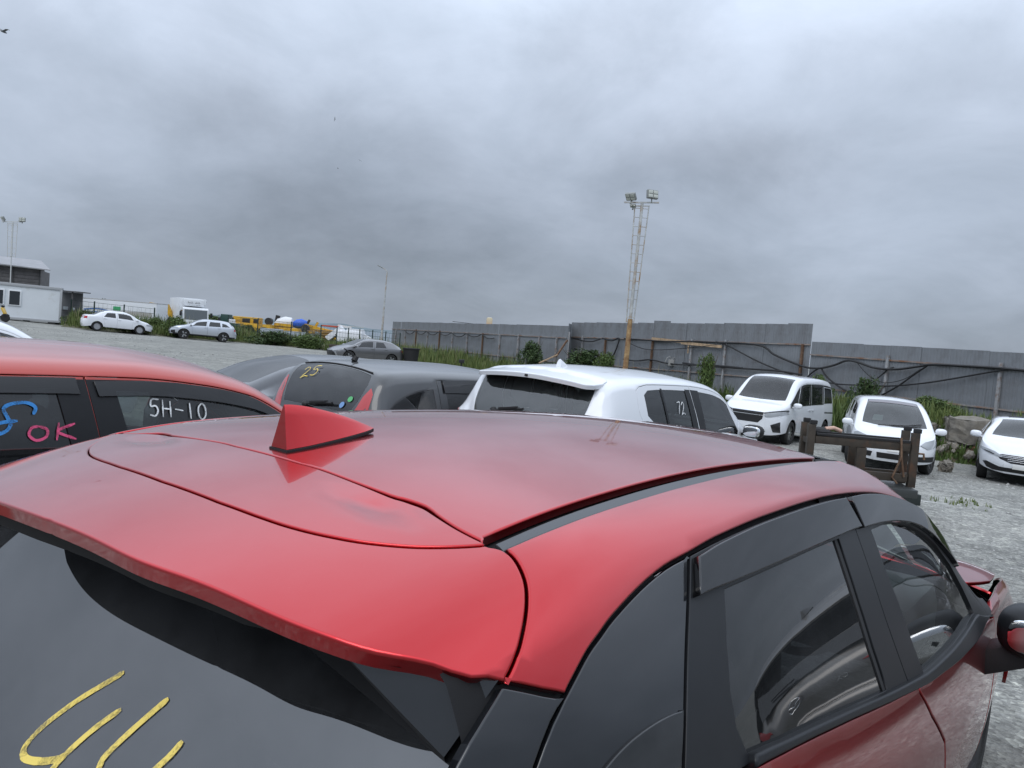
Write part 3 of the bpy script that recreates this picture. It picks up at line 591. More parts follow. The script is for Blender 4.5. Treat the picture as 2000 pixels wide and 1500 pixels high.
def hero_like(label,group,loc,rot,RED,full=True,chalk=True):
    H=thing('red_crossover' if full else 'silver_crossover',label,'car',loc,rot,group)
    neg=lambda l:[(x,-v) for x,v in l]
    gap=smooth_path(HC['gap'],3); gapC=gap+[(.0098,0.)]
    # roof panel
    side=[(x,.962) for x in np.linspace(.01,1.56,30)]
    front=[(1.585,.95),(1.64,.7),(1.68,.4),(1.70,0)]
    half=[(.0098,0.)]+gap[::-1]+side+front[:-1]
    loop=half+[(1.70,0.)]+neg(half[1:])[::-1]
    panel('roof',loop,hmap(),RED,H,step=.055,gap=.0035,r=.004,depth=.012)
    # raised top of the tailgate with its two shallow dips beside the gap
    def dip(q):
        return -.0075*np.exp(-(((q[:,0]+.030)/.030)**2+((np.abs(q[:,1])-.62)/.13)**2))-.0035*np.exp(-(((q[:,0]-.02)/.02)**2+((np.abs(q[:,1])-.70)/.10)**2))
    gro=smooth_path(HC['groove'],3)
    groC=gro+[(-.179,.3),(-.184,.0)]
    half=[(.0098,0.)]+gap[::-1]+gro+[(-.179,.3)]
    loop=half+[(-.184,0.)]+neg(half[1:])[::-1]
    panel('tailgate_top',loop,hmap(dip),RED,H,step=.03,gap=.0006,r=.003,depth=.010)
    # spoiler
    tr=trail_curve(); trl=trail_curve(left=True); sg=smooth_path(HC['sidegap'],3)
    half=[(-.184,0.),(-.179,.3)]+gro[::-1][:-1]+sg+tr[1:]
    halfl=[(-.184,0.),(-.179,.3)]+gro[::-1][:-1]+sg+trl[1:]
    loop=half+[(tr[-1][0],0.)]+neg(halfl[1:])[::-1]
    panel('spoiler',loop,hmap(lambda q:-.0015+0*q[:,0]),RED,H,step=.045,gap=.0007,r=.005,depth=.020)
    # underside of the spoiler and cavity below
    xs=np.linspace(0,1,9); vs=[];fs=[]; trf=tr[::-1]; trf=[(tr[-1][0],0.)]+trf
    T=np.array(trf); ring=[(x,-v) for x,v in trl]+trf
    for k,(x,v) in enumerate(ring):
        p=Vector(HS.P(x,v)); inb=-.012*np.sign(p[1])*(abs(v)>1.6); fl=min(1.,max(0.,((.70 if p[1]>0 else .55)-abs(p[1]))/.14))*(1.3 if p[1]>.1 else 1.+max(0,p[1]+.3)*.75 if p[1]>-.3 else 1.)
        vs+=[p+Vector((.010,inb,-.018)),p+Vector((.030,inb,-.022-.026*fl)),Vector((.02,p[1]*.93,1.405))]
    n=len(ring); fs=[(3*i+j,3*i+j+1,3*i+j+4,3*i+j+3) for i in range(n-1) for j in (0,1)]
    MB().add(vs,fs).build('spoiler_underside',DARK,H)
    # side panels, roof moldings, pillars: right as seen, left mirrored
    ed=HC['edge']; ro=HC['railout']
    edge=[(2.42,2.0),(2.2,2.0)]+[(x,2.0) for x in (2.05,1.93,1.85,1.635,1.407,1.182,.99,.825,.6825,.5588,.449)]+ed[13:]
    edge=edge[:2]+smooth_path(edge[2:],3)
    rout=smooth_path(ro,3)+[(x,1.02) for x in (1.66,1.75,1.9,2.05,2.2,2.42)]
    sp=[(.0053,1.1017)]+sg[sg.index(sg[0]):]
    sg2=[p for p in sg if p[1]>1.12]
    side_loop=rout+edge+HC['dbot'][1:]+sg2[::-1]
    for s in (1,-1):
        q=lambda l,s=s:[(x,v*s) for x,v in l]
        panel('side_panel',q(side_loop),hmap(),RED,H,step=.05,gap=.0022,r=.004,depth=.016)
        ml=[(x,.988) for x in np.linspace(.012,1.56,24)]+[(x,v-.006) for x,v in smooth_path(ro,3)[::-1]]
        panel('roof_molding',q(ml),hmap(),MOULD,H,step=.05,gap=.001,r=.002,depth=.006,off=-.006)
        qf=HC['qfront']; pf=HC['pfront']; pg=HC['pgap']
        quarter=ed[13:][::-1]; quarter=[(x,v+.004) for x,v in quarter]
        ql=smooth_path(quarter,3)+smooth_path(qf,3)+[(.11,3.03),(-.16,3.03),(-.145,2.7)]+pf[::-1]
        panel('pillar_trim',q(ql),hmap(),GLOSSBLK,H,step=.05,gap=.0025,r=.0025,depth=.014,off=-.002)
        gl=smooth_path(HC['qglass'],3)
        panel('quarter_window',q(gl+[(-.07,2.78),(-.06,2.88),(.0,2.93),(.10,2.93),(.125,2.82)]),hmap(),TINT,H,step=.05,gap=.001,r=.002,depth=.004,off=.0025)
        panel('tailgate_pillar',q([(x,v+.01) for x,v in HC['dbot']]+pg+[(-.27,2.5),(-.33,2.95),(-.17,3.0),(-.14,2.65)]+pf[::-1][:-1]),hmap(),GLOSSBLK,H,step=.05,gap=.003,r=.003,depth=.014,off=-.001)
        # rear door frame
        rf=HC['rfrontedge']; top=[(x,2.014) for x in (.342,.45,.56,.68,.82,.99,1.10,1.178)]
        bt=HC['bmtop']
        fl=top+smooth_path(rf,3)+[(1.206,3.05),(1.0,3.05),(.7,3.04),(.4,3.04),(.115,3.03)]+smooth_path(qf,3)[::-1]
        rg=HC['rglass']
        o=panel('door_frame',q(fl),hmap(),SATINBLK,H,holes=[q([(x+(.02 if .95<x else 0),v) for x,v in rg])],step=.05,gap=.0018,r=.002,depth=.012)
        panel('door_window',q(rg),hmap(),TINT,o,step=.05,gap=-.004,r=.001,depth=.002,off=-.007)
        rs=[(.9947,2.20),(.9901,2.3342),(.9857,2.5294),(.9891,2.7634),(1.0079,2.99)]
        panel('window_seal',q(rs+[(x+.02,v) for x,v in rs[::-1]]),hmap(),RUBBER,o,step=.03,gap=0.,r=.001,depth=.006,off=-.004)
        fg=HC['fglass']
        ft=[(1.186,2.014),(1.29,2.014),(1.4,2.014),(1.63,2.014),(1.75,2.014),(1.85,2.014),(1.95,2.02),(2.06,2.02),(2.18,2.05),(2.28,2.3),(2.36,2.68)]
        fl=ft+[(2.36,2.90),(2.1,2.985),(1.9,3.03),(1.7,3.04),(1.206,3.05)]+smooth_path(rf,3)[::-1]
        o=panel('door_frame',q(fl),hmap(),SATINBLK,H,holes=[q(fg)],step=.05,gap=.0018,r=.002,depth=.012)
        panel('door_window',q(fg),hmap(),CLEAR,o,step=.05,gap=-.004,r=.001,depth=.002,off=-.008)
        panel('window_visor',q(HC['rvisor']),hmap(),VISOR,H,step=.04,gap=0.,r=.003,depth=.014,off=.016)
        panel('window_visor',q(HC['fvisor']),hmap(),VISOR,H,step=.04,gap=0.,r=.003,depth=.014,off=.016)
        bm=smooth_path(HC['bmtop'],3)+smooth_path(HC['bmbot'],3)[::-1]
        panel('belt_molding',q(bm),hmap(),SATINBLK,H,step=.04,gap=0.,r=.006,depth=.02,off=.014)
        # doors and wings
        bb=HC['bmbot']
        rd=[(.15,3.06)]+[(x,v+.005) for x,v in smooth_path(bb[:5]+[(1.276,3.05)],2)]+[(1.279,3.1143),(1.3744,3.4011),(1.5407,3.7593),(1.60,4.2),(1.58,4.72)]+[(.72,4.72),(.66,4.35),(.56,4.0),(.40,3.6),(.24,3.3)]
        o=panel('door',q(rd),hmap(),RED,H,step=.055,gap=.0025,r=.004,depth=.012)
        hb=MB()
        def hp(x,v,of): 
            p=HS.P(x,v*s); return Vector(p)+Vector((0,-s*of,0))
        hb.tube([hp(.62,3.62,.006),hp(.65,3.62,.03),hp(.72,3.61,.042),hp(.80,3.60,.03),hp(.83,3.60,.006)],.013,8).build('door_handle',RED,o)
        fd=[(1.286,3.055)]+[(x,v+.005) for x,v in smooth_path([(1.3093,3.0482),(1.5751,3.0063),(1.8227,2.9945),(2.1055,2.9822),(2.39,2.92)],2)]+[(2.47,3.0),(2.50,3.3),(2.51,3.75),(2.49,4.72),(1.586,4.72),(1.606,4.2),(1.547,3.7593),(1.3805,3.4011),(1.2855,3.1143)]
        o=panel('door',q(fd),hmap(),RED,H,step=.055,gap=.0025,r=.004,depth=.012)
        MB().tube([hp(1.66,4.30,.004),hp(1.69,4.30,.02),hp(1.76,4.30,.028),hp(1.84,4.30,.02),hp(1.87,4.30,.004)],.013,8).build('door_handle',RED,o)
        panel('sill',q([(.74,4.74),(2.49,4.74),(2.47,5.),(.8,5.)]),hmap(),BLKPLASTIC,H,step=.1,off=.01)
        # rear wing with wheel arch, front wing
        arch=lambda cx,cz,ra,a0,a1:[(cx+ra*math.cos(a),cz+ra*math.sin(a)) for a in np.linspace(R(a0),R(a1),15)]
        ra=[(x,float(HS.v_of(x,z,3.0)[0])) for x,z in arch(.26,.36,.40,5,172)]
        panel('rear_wing',q([(.13,3.06),(.23,3.32),(.39,3.62),(.55,4.02),(.65,4.33)]+[p for p in ra]+[(-.36,4.2),(-.40,3.4),(-.33,3.02),(-.16,3.05),(.1,3.05)]),hmap(),RED,H,step=.06)
        fa=[(x,float(HS.v_of(x,z,3.0)[0])) for x,z in arch(2.93,.36,.40,8,178)]
        panel('front_wing',q([(2.475,3.0),(2.515,3.75),(2.52,4.3)]+fa[::-1]+[(3.5,4.4),(3.72,3.9),(3.74,3.05),(3.5,2.0),(3.0,2.0),(2.6,2.2),(2.44,2.8)]),hmap(),RED,H,step=.06)
        for cx,ras in ((.26,ra),(2.93,fa)):
            wheel(H,(cx,-s*.80,.345),-s,.345,.22)
        # mirror
        mx,my,mz=2.27,-s*1.10,.965
        b=MB(); Mm=Matrix.Rotation(R(-s*6),3,'Z')
        b.sphere((mx,my,mz),(.10,.118,.088),M=Mm,n=28,p=.72)
        mo=b.build('door_mirror',SATINBLK if full else RED,H)
        b=MB(); b.cbox((mx+.05,my+s*.10,mz-.115),(.16,.17,.085),.02,M=Matrix.Rotation(R(-s*28),3,'X')); b.build('mirror_stalk',BLKPLASTIC,mo)
        b=MB(); b.sphere((mx-.088,my,mz),(.012,.082,.056),M=Mm,n=24,p=.6); b.build('mirror_glass',mat('mirror',(.8,.82,.84),rough=.02,metal=1.),mo)
        panel('sail_panel',q([(2.195,2.02),(2.32,2.02),(2.52,2.05),(2.475,2.92),(2.37,2.92),(2.29,2.3)]),hmap(),BLKPLASTIC,H,step=.05,gap=.001,r=.002,depth=.01)
        # inner winglet and wall beside the rear glass
        # winglet beside the rear glass
        A,B,Cc=np.array([-.150,-.418,1.363]),np.array([-.128,-.704,1.398]),np.array([-.197,-.690,1.325])
        A2,C2=np.array([-.160,-.455,1.315]),np.array([-.172,-.672,1.298])
        A=np.array([-.262,-.560,1.437]); B=np.array([-.140,-.716,1.408]); A2=np.array([-.120,-.455,1.320])
        vs=[A,B,Cc,A2,C2]; vs=[(p[0],p[1]*s,p[2]) for p in vs]
        vs.append((-.02,.70*s*-1*-1,1.412)); wg=MB().add(vs[:3],[(0,1,2)]).build('winglet',GLOSSBLK,H); MB().add(vs,[(0,2,4,3),(2,1,5,4)]).build('winglet_wall',DARK,wg)
    # dark structure under the panels
    X=np.linspace(-.15,1.62,28); Vv=np.linspace(-1.97,1.97,41); GX,GV=np.meshgrid(X,Vv,indexing='ij'); P=HS.P(GX,GV); P[...,2]-=.020; P[...,1]*=.985
    n,k=GX.shape; fs=[(i*k+j,(i+1)*k+j,(i+1)*k+j+1,i*k+j+1) for i in range(n-1) for j in range(k-1)]
    MB().add(P.reshape(-1,3),fs).build('inner_roof',DARK,H)
    for s in (1,-1):
        for (xa,xb,va,vb) in ((-.2,.24,1.9,3.0),(1.03,1.27,2.0,3.0),(-.30,2.5,3.0,4.8),(1.5,2.42,1.0,2.0)):
            X=np.linspace(xa,xb,10); Vv=np.linspace(va,vb,12)*s; GX,GV=np.meshgrid(X,Vv,indexing='ij')
            P=HS.P(GX,GV); P[...,1]*=.975; P[...,1]-=0; n,k=GX.shape
            MB().add(P.reshape(-1,3),[(i*k+j,(i+1)*k+j,(i+1)*k+j+1,i*k+j+1) for i in range(n-1) for j in range(k-1)]).build('inner_panel',DARK,H)
    # rear window, wiper, tailgate, bumper
    gp=lambda y,z:(-.05-(1.42-z),y,z)
    rl=[(-.70,1.30),(-.62,1.42),(.62,1.42),(.70,1.30),(.66,1.12),(.60,1.03),(-.60,1.03),(-.66,1.12)]
    def gmap(q):
        y,z=q[:,0],q[:,1]; x=-.05-(1.42-z)*1.0+.02*(y/.7)**2-.038; return np.stack([x+.02*0,y,z],1)
    rw=panel('rear_window',[(y,z) for y,z in rl],gmap,TINTREAR,H,step=.05,scl=(1,1.41),gap=0.,r=.002,depth=.004,outdir=(-.7,0,.7))
    MB().add([(-.10,-.68,1.36),(-.10,.68,1.36),(-.42,.62,1.03),(-.42,-.62,1.03)],[(0,1,2,3)])
    gn=(-.7071,0,.7071); lift=lambda y,z:(-.05-(1.42-z)+.02*(y/.7)**2-.038,y,z)
    if chalk:
        s1=[(-0.079, 1.238), (-0.064, 1.223), (-0.031, 1.19), (-0.008, 1.156), (-0.004, 1.134), (-0.012, 1.125), (-0.031, 1.123), (-0.063, 1.13), (-0.09, 1.14), (-0.101, 1.148)]
        s2=[(-0.136, 1.209), (-0.12, 1.189), (-0.109, 1.17), (-0.101, 1.149), (-0.099, 1.134), (-0.097, 1.116)]
        s3=[(-0.209, 1.241), (-0.2, 1.224), (-0.189, 1.201), (-0.181, 1.181), (-0.178, 1.167), (-0.184, 1.159), (-0.191, 1.149)]
        s4=[(-0.292, 1.218), (-0.29, 1.203), (-0.284, 1.189), (-0.277, 1.172)]
        st=[[lift(*p) for p in smooth_path(s,4)] for s in (s1,s2,s3,s4)]
        ribbon('chalk_number',st,gn,.0115,CHALKY,rw,off=.0012)
    b=MB(); pv=Vector(lift(0,1.045))+Vector((-.02,0,.02)); b.tube([pv,pv+Vector((-.0,.0,.02))],.018,10); e=Vector(lift(-.33,1.09))+Vector((-.018,0,.018)); b.bar(pv+Vector((0,0,.012)),e,.018,.014); b.build('rear_wiper',BLKPLASTIC,rw)
    # tailgate skin below the glass
    tp=[(0,1.06,-.395),(.0,1.0,-.44),(0,.90,-.52),(0,.72,-.555),(0,.62,-.50)]
    def tmap(q):
        y,z=q[:,0],q[:,1]; f=pchip([(.30,-.56),(.45,-.615),(.60,-.60),(.66,-.53),(.80,-.56),(.90,-.545),(1.0,-.46),(1.06,-.415),(1.42,-.05)]); return np.stack([f(z)+.16*np.abs(y/.8)**2.6,y,z],1)
    tg=panel('tailgate',[(-.66,1.04),(.66,1.04),(.72,.9),(.66,.64),(-.66,.64),(-.72,.9)],tmap,RED,H,step=.07,scl=(1,1),outdir=(-1,0,.2))
    panel('rear_bumper',[(-.80,.64),(.80,.64),(.84,.55),(.80,.30),(-.80,.30),(-.84,.55)],tmap,BLKPLASTIC if full else RED,H,step=.08,scl=(1,1),outdir=(-1,0,0))
    for s in (1,-1):
        panel('tail_light',[(s*.42,.86),(s*.60,.915),(s*.80,.95),(s*.82,.86),(s*.66,.80)],tmap,REDLENS,H,step=.05,scl=(1,1),gap=.001,r=.006,depth=.012,off=.012,outdir=(-1,0,0))
    # maker's badge: a ring with spread wings
    b=MB(); c=Vector((-.565,0,.85)); ring=[c+Vector((-.012,.062*math.cos(a),.052*math.sin(a))) for a in np.linspace(0,2*math.pi,25)]; b.tube(ring,.0055,6,cap=False)
    b.tube([c+Vector((-.012,-.060,.012)),c+Vector((-.014,-.03,.008)),c+Vector((-.014,0,-.022)),c+Vector((-.014,.03,.008)),c+Vector((-.012,.060,.012))],.0055,6)
    b.build('badge',CHROME,tg)
    b=MB(); x0=.30
    for ch in (('C',[[(.9,.9),(.4,1),(.1,.7),(.1,.3),(.4,0),(.9,.1)]]),('X',[[(.1,1),(.9,0)],[(.9,1),(.1,0)]]),('-',[[(.1,.5),(.9,.5)]]),('3',GL['3'])):
        for s_ in ch[1]: b.tube([Vector((-.548,(.62-x0-p[0]*.036+.0),.79+p[1]*.036)) for p in s_],.003,5)
        x0+=.048
    b.build('model_letters',CHROME,tg)
    # windscreen, bonnet, nose
    ws=[(1.735,-.93),(1.755,-.5),(1.765,0),(1.755,.5),(1.735,.93),(2.2,.93),(2.55,.95),(2.68,.5),(2.72,0),(2.68,-.5),(2.55,-.95),(2.2,-.93)]
    panel('windscreen',ws,hmap(),CLEAR,H,step=.07,gap=.001,r=.002,depth=.004)
    bn=[(2.80,0),(2.76,.5),(2.66,.98),(2.7,1.5),(3.0,1.85),(3.45,1.85),(3.66,1.0),(3.74,0)]
    panel('bonnet',bn+neg(bn[1:-1])[::-1],hmap(),RED,H,step=.07,gap=.003,r=.004)
    def nmap(q):
        y,z=q[:,0],q[:,1]; f=pchip([(.2,3.80),(.4,3.86),(.6,3.85),(.75,3.80),(.85,3.70)]); return np.stack([f(z)-.30*np.abs(y/.85)**2.8,y,z],1)
    panel('front_bumper',[(-.84,.78),(.84,.78),(.86,.5),(.80,.25),(-.80,.25),(-.86,.5)],nmap,RED,H,step=.08,scl=(1,1),outdir=(1,0,0))
    panel('grille',[(-.36,.72),(.36,.72),(.30,.45),(.2,.38),(-.2,.38),(-.30,.45)],nmap,BLKPLASTIC,H,step=.08,scl=(1,1),off=.006,outdir=(1,0,0))
    for s in (1,-1): panel('headlight',[(s*.42,.70),(s*.74,.76),(s*.84,.72),(s*.76,.62),(s*.48,.64)],nmap,mat('headlight_lens',(.35,.37,.39),rough=.08,coat=1.),H,step=.06,scl=(1,1),off=.008,outdir=(1,0,0))
    # antenna fin
    b=MB(); prof=[]; L0=.235
    for i in range(15):
        t=i/14; x=t*L0; ht=.082*(1-t**1.45)**.95 ; hw=.031*(1-t**2.4)**.6*(.80+.2*min(1,t*5)); prof.append((x,ht,max(hw,.002)))
    vs=[];fs=[]; K=9
    for (x,ht,hw) in prof:
        for j in range(K):
            a=math.pi*j/(K-1); yy=math.cos(a); zz=math.sin(a)
            lean=-.016*(1-x/L0)*zz**1.5
            ze_=zz**.8; vs.append(Vector((x+.016*ze_*(1-x/L0)**3+.010*(1-ze_)*0,math.copysign(hw*(.82*(1-ze_)**1.25+.18*max(0.,1-ze_**6)**.5),yy) if abs(yy)>1e-6 else 0.,ht*ze_)))
    for i in range(14):
        for j in range(K-1): fs.append((i*K+j,i*K+j+1,(i+1)*K+j+1,(i+1)*K+j))
    fs.append(tuple(range(K)))
    sl=math.atan2(.030,.235); Mf=Matrix.Rotation(-sl,3,'Y')
    z0=float(HS.f['zc'](.045)); vs=[Mf@v+Vector((.040,.0,z0+.004)) for v in vs]
    b.add(vs,fs); fin=b.build('antenna_fin',RED,H,ang=50)
    b=MB(); pl=[(x,hw*1.08+.002) for x,_,hw in prof]; pl=pl+[(x,-y) for x,y in pl[::-1]]
    b.add([Mf@Vector((x-.002,y,0))+Vector((.040,0,z0+.003)) for x,y in pl]+[Mf@Vector((x-.002,y,0))+Vector((.040,0,z0-.003)) for x,y in pl],[tuple(range(len(pl)))]+[(i,(i+1)%len(pl),len(pl)+(i+1)%len(pl),len(pl)+i) for i in range(len(pl))]); b.build('fin_gasket',RUBBER,fin)
    # cabin
    b=MB(); b.cbox((1.4,0,.35),(2.3,1.5,.1),.03); b.build('floor',DARK,H)
    b=MB(); b.cbox((2.38,0,.86),(.55,1.50,.26),.08); b.cbox((2.14,-.36,.93),(.22,.42,.12),.05); b.build('dashboard',mat('dash_plastic',(.02,.022,.022),rough=.6),H)
    for yy in (.37,-.37): seat(H,1.42,yy,.52)
    b=MB(); b.cbox((.72,0,.60),(.5,1.3,.16),.05); b.cbox((.40,0,.88),(.16,1.3,.52),.06,M=Matrix.Rotation(R(-16),3,'Y')); b.build('rear_seat',SEAT,H)
    b=MB(); cw=Vector((1.93,-.37,.92)); Mw=Matrix.Rotation(R(65),3,'Y'); b.tube([cw+Mw@Vector((.185*math.cos(a),.185*math.sin(a),0)) for a in np.linspace(0,2*math.pi,33)],.016,8,cap=False)
    b.sphere(cw,(.06,.07,.035),M=Mw,n=14)
    for a in (0,R(150),R(-150),R(90),R(-90)): b.bar(cw,cw+Mw@Vector((.18*math.cos(a+R(90)),.18*math.sin(a+R(90)),0)),.03,.014)
    b.build('steering_wheel',mat('wheel_leather',(.016,.016,.017),rough=.5),H)
    return H
hero=hero_like('red crossover seen close from above, 44 chalked on its rear window',None,HORG,HROT,RED)

# ---------------------------------------------------------------- the other cars
LENS=mat('headlight_lens',(.35,.37,.39),rough=.08,coat=1.)
PLATE=mat('white_plate',(.75,.75,.73),rough=.5)
AMBER=mat('amber_lens',(.5,.18,.03),rough=.2,coat=1.)
CGLASS=glass('car_glass',(.42,.47,.46),haze=.05)
CTINT=glass('car_tinted_glass',(.07,.08,.085),haze=.08,hazecol=(.25,.26,.28))
def make_car(label,c,yaw,sp,group=None,name='parked_car'):
    """sp: L,W, prof (centre line), belt, cabin stations, wheels, windows ..."""
    Ln,W=sp['L'],sp['W']; W2=W/2; xr0,xr1,xf1,xf0=sp['cab']; wr=sp.get('wr',W2*.66); we=sp.get('we',W2*.80)
    H=thing(name,label,sp.get('cat','car'),(c[0],c[1],gz(c[0],c[1])),ground_rot(yaw),group)
    if len(c)>2: H.location.z=c[2]
    hx=Ln/2; tw=sp.get('tw',1.)
    zc=pchip(sp['prof']); belt=pchip(sp['belt'])
    d1=pchip([(0,.03),(xr1,.045),(xf1,.045),(xf0,.025),(Ln,.03)])
    dtop=sp.get('dtop',.125)
    if sp.get('hatch'): d2=pchip([(0,dtop+.02),(xr1,dtop),(xf1,dtop),(xf0,.06),(Ln,.07)])
    else: d2=pchip([(0,.07),(xr0,.06),(xr1,dtop),(xf1,dtop),(xf0,.06),(Ln,.07)])
    zr=lambda X: zc(X)-d1(X); ze=lambda X: zc(X)-d2(X)
    ya=.93*W2
    keys=dict(zc=zc,zr=zr,ze=ze,
     yr=pchip([(0,W2*.72 if not sp.get('hatch') else wr*.97*tw),(xr0,W2*.72 if not sp.get('hatch') else wr*.98*tw),(xr1,wr),(xf1,wr),(xf0,W2*.80),(Ln,W2*.68)]),
     ye=pchip([(0,W2*.88 if not sp.get('hatch') else (we+.02)*tw),(xr0,W2*.88 if not sp.get('hatch') else (we+.02)*tw),(xr1,we),(xf1,we),(xf0,W2*.915),(Ln,W2*.84)]),
     yb=pchip([(0,W2*.955),(xf0,W2*.955),(Ln,W2*.93)]),
     zb=lambda X: np.minimum(belt(X),ze(X)-.02),
     ym=[(0,W2)],zm=[(0,sp.get('zm',.62)),(Ln,sp.get('zm',.62)-.04)],ys=[(0,W2*.955)],zs=[(0,sp.get('zs',.24))])
    zm0=keys['zm']; 
    nose=pchip(sp.get('nose',[(.2,-.08),(.45,0),(.62,-.02),(.75,-.10),(.95,-.2)])); tail=pchip(sp.get('tail',[(.2,.08),(.45,0),(.6,0),(.8,.06),(1.0,.10)]))
    lf,lr=sp.get('lf',.8),sp.get('lr',.4)
    ends=[(Ln-lf,Ln+lf*.10,sp.get('nf',2.4)),(lr,-lr*.25,sp.get('nr',2.6))]
    def shear(X,z): return nose(z)*np.clip(1-(Ln-X)/.7,0,1)**2+tail(z)*np.clip(1-X/.5,0,1)**2
    S=Surf(keys,bow=sp.get('bow',.012),ends=ends,shear=shear)
    fm=pchip(zm0)
    S.f['zm']=lambda X: np.minimum(fm(X),S.f['zb'](X)-.03)
    off=np.array([hx,0,0])
    mp=lambda q: S.P(q[:,0],q[:,1])-off
    BODY=sp['paint']; st=sp.get('step',.085); both=(1,-1); detail=sp.get('detail',1)
    # openings
    holes=[]; wr_poly=lambda x: None
    R0=sp.get('R',.31); xa,xb=sp['wheels']
    def arch(xc,ra):
        a=np.linspace(R(3),R(177),13); xs=xc+ra*np.cos(a); zs=R0+ra*np.sin(a)
        return [(x,min(5.,float(S.v_of(x,z,3.0)[0]))) for x,z in zip(xs,zs)]
    aR=arch(xa,R0+.055); aF=arch(xb,R0+.055)
    bottom=[(0.,5.)]+aR[::-1]+aF[::-1]+[(Ln,5.)]
    bottom=[(0.,5.)]+[(x,v) for x,v in aR[::-1]]+[(x,v) for x,v in aF[::-1]]+[(Ln,5.)]
    outer=bottom+[(x,-v) for x,v in bottom[::-1]]
    ws=sp.get('ws'); 
    if ws is None: ws=[(xf1+.03,0),(xf1+.02,.55),(xf1+.0,.93),((xf1+xf0)/2,.93),(xf0-.05,.94),(xf0-.0,.6),(xf0+.03,0)]
    wsl=ws+[(x,-v) for x,v in ws[1:-1][::-1]]
    rg=sp.get('rg')
    if rg is None: rg=[(xr1-.03,0),(xr1-.03,.6),(xr1-.05,.92),((xr0+xr1)/2,.93),(xr0+.06,.93),(xr0+.03,.6),(xr0+.02,0)]
    rgl=rg+[(x,-v) for x,v in rg[1:-1][::-1]]
    holes=[wsl,rgl]; qs=sp.get('quarter',[]); doors=sp.get('doors',[])
    for s in both:
        for q in qs: holes.append([(x,v*s) for x,v in q])
        for d in doors: holes.append([(x,v*s) for x,v in d['loop']])
    body=panel('body',outer,mp,BODY,H,holes=holes,step=st,gap=.0005,r=.003,depth=.012)
    panel('windscreen',wsl,mp,sp.get('wsglass',CGLASS),H,step=st*1.4,gap=.0,r=.001,depth=.002,off=-.002)
    rwin=panel('rear_window',rgl,mp,sp.get('rglass',CTINT),H,step=st*1.4,gap=.0,r=.001,depth=.002,off=-.002)
    for s in both:
        for q in qs: panel('quarter_window',[(x,v*s) for x,v in q],mp,sp.get('qglass',CTINT),H,step=st*1.2,gap=.0,r=.001,depth=.002,off=-.003)
        for d in doors:
            lp=[(x,v*s) for x,v in d['loop']]; wl=[[(x,v*s) for x,v in w_] for w_ in d['win']]
            o=panel('door',lp,mp,d.get('mat',BODY),H,holes=wl,step=st,gap=.003,r=.003,depth=.012)
            for w_,g in zip(wl,d.get('glass',[sp.get('dglass',CGLASS)]*9)): panel('door_window',w_,mp,g,o,step=st*1.2,gap=-.002,r=.001,depth=.002,off=-.005)
            if d.get('trim'):
                for t_ in d['trim']: panel('pillar_trim',[(x,v*s) for x,v in t_],mp,SATINBLK,o,step=st*1.4,gap=.0,r=.002,depth=.003,off=.002)
            if d.get('frame'): panel('window_frame',[(x,v*s) for x,v in d['frame']],mp,d.get('fm') or MATS['black_pillar_paint'],o,holes=wl,step=st*1.4,gap=0.,r=.001,depth=.002,off=.003)
            if d.get('visor'): panel('window_visor',[(x,v*s) for x,v in d['visor']],mp,VISOR,o,step=st*1.2,gap=0.,r=.002,depth=.01,off=.014)
            if d.get('handle'):
                x,v=d['handle']; p=S.P(x,v*s)-off; b=MB(); sg=-s
                b.cbox((p[0],p[1]+sg*.022,p[2]),(.19,.025,.028),.01); b.build('door_handle',sp.get('hmat',BODY),o)
    for tl,tm,nm in sp.get('trims',[]):
        for s in both: panel(nm,[(x,v*s) for x,v in tl],mp,tm,H,step=st*1.4,gap=0.,r=.002,depth=.004,off=.003)
    # end caps, lamps and grille: mapped from (y,z) onto the rounded ends
    def wid(X,z):
        vs=np.linspace(0,5,90); P=S.P(np.full(90,X),vs); e=float(S.plan(np.array([X]))[0]); y=np.abs(P[:,1])/e; k=np.argsort(P[:,2]); return np.interp(z,P[k,2],np.maximum.accumulate(y[k][::-1])[::-1]*0+y[k])
    wF=(Ln-lf-.02); wRr=(lr+.02)
    zz=np.linspace(.15,1.9,60)
    def wtab(X):
        vs=np.linspace(3.0,5,60); P=S.P(np.full(60,X),vs); z=P[:,2][::-1]; y=np.abs(P[:,1])[::-1]; return lambda q: np.interp(q,z,y)
    TF,TR=wtab(Ln-lf-.01),wtab(lr+.01)
    def endmap(front):
        a,bb,n=ends[0] if front else ends[1]; xe=Ln if front else 0.; T=TF if front else TR; sg=1 if front else -1
        te=(xe-a)/(bb-a); te=min(te,.985); we_=(1-te**n)**(1/n)
        def f(q):
            y,z=q[:,0],q[:,1]; wz=T(z); r=np.clip(np.abs(y)/wz,0,.9995)
            t=(1-r**n)**(1/n); X=a+(bb-a)*np.minimum(t,te); X=np.where(r<we_,xe+sg*.045*(1-(r/we_)**2),X)
            return np.stack([X+shear(np.clip(X,0,Ln),z)-hx,y,z],1)
        return f,we_
    for front in (True,False):
        f,we_=endmap(front); X=Ln if front else 0.; vs=np.linspace(0,5,46); P=S.P(np.full(46,X),vs)
        e_z=P[:,2]; e_y=np.abs(P[:,1]); lp=[(y,z) for y,z in zip(e_y,e_z)]; lp2=[(-y,z) for y,z in lp[1:][::-1]]
        zt=float(e_z[0])
        def capmap(q,f=f,front=front,X=X,e_y=e_y):
            y,z=q[:,0],q[:,1]; ym=max(e_y); x=X+(1 if front else -1)*.045*(1-(y/ym)**2)*np.clip((zt-z)/.06,0,1)
            return np.stack([x+shear(np.full(len(y),X),z)-hx,y,z],1)
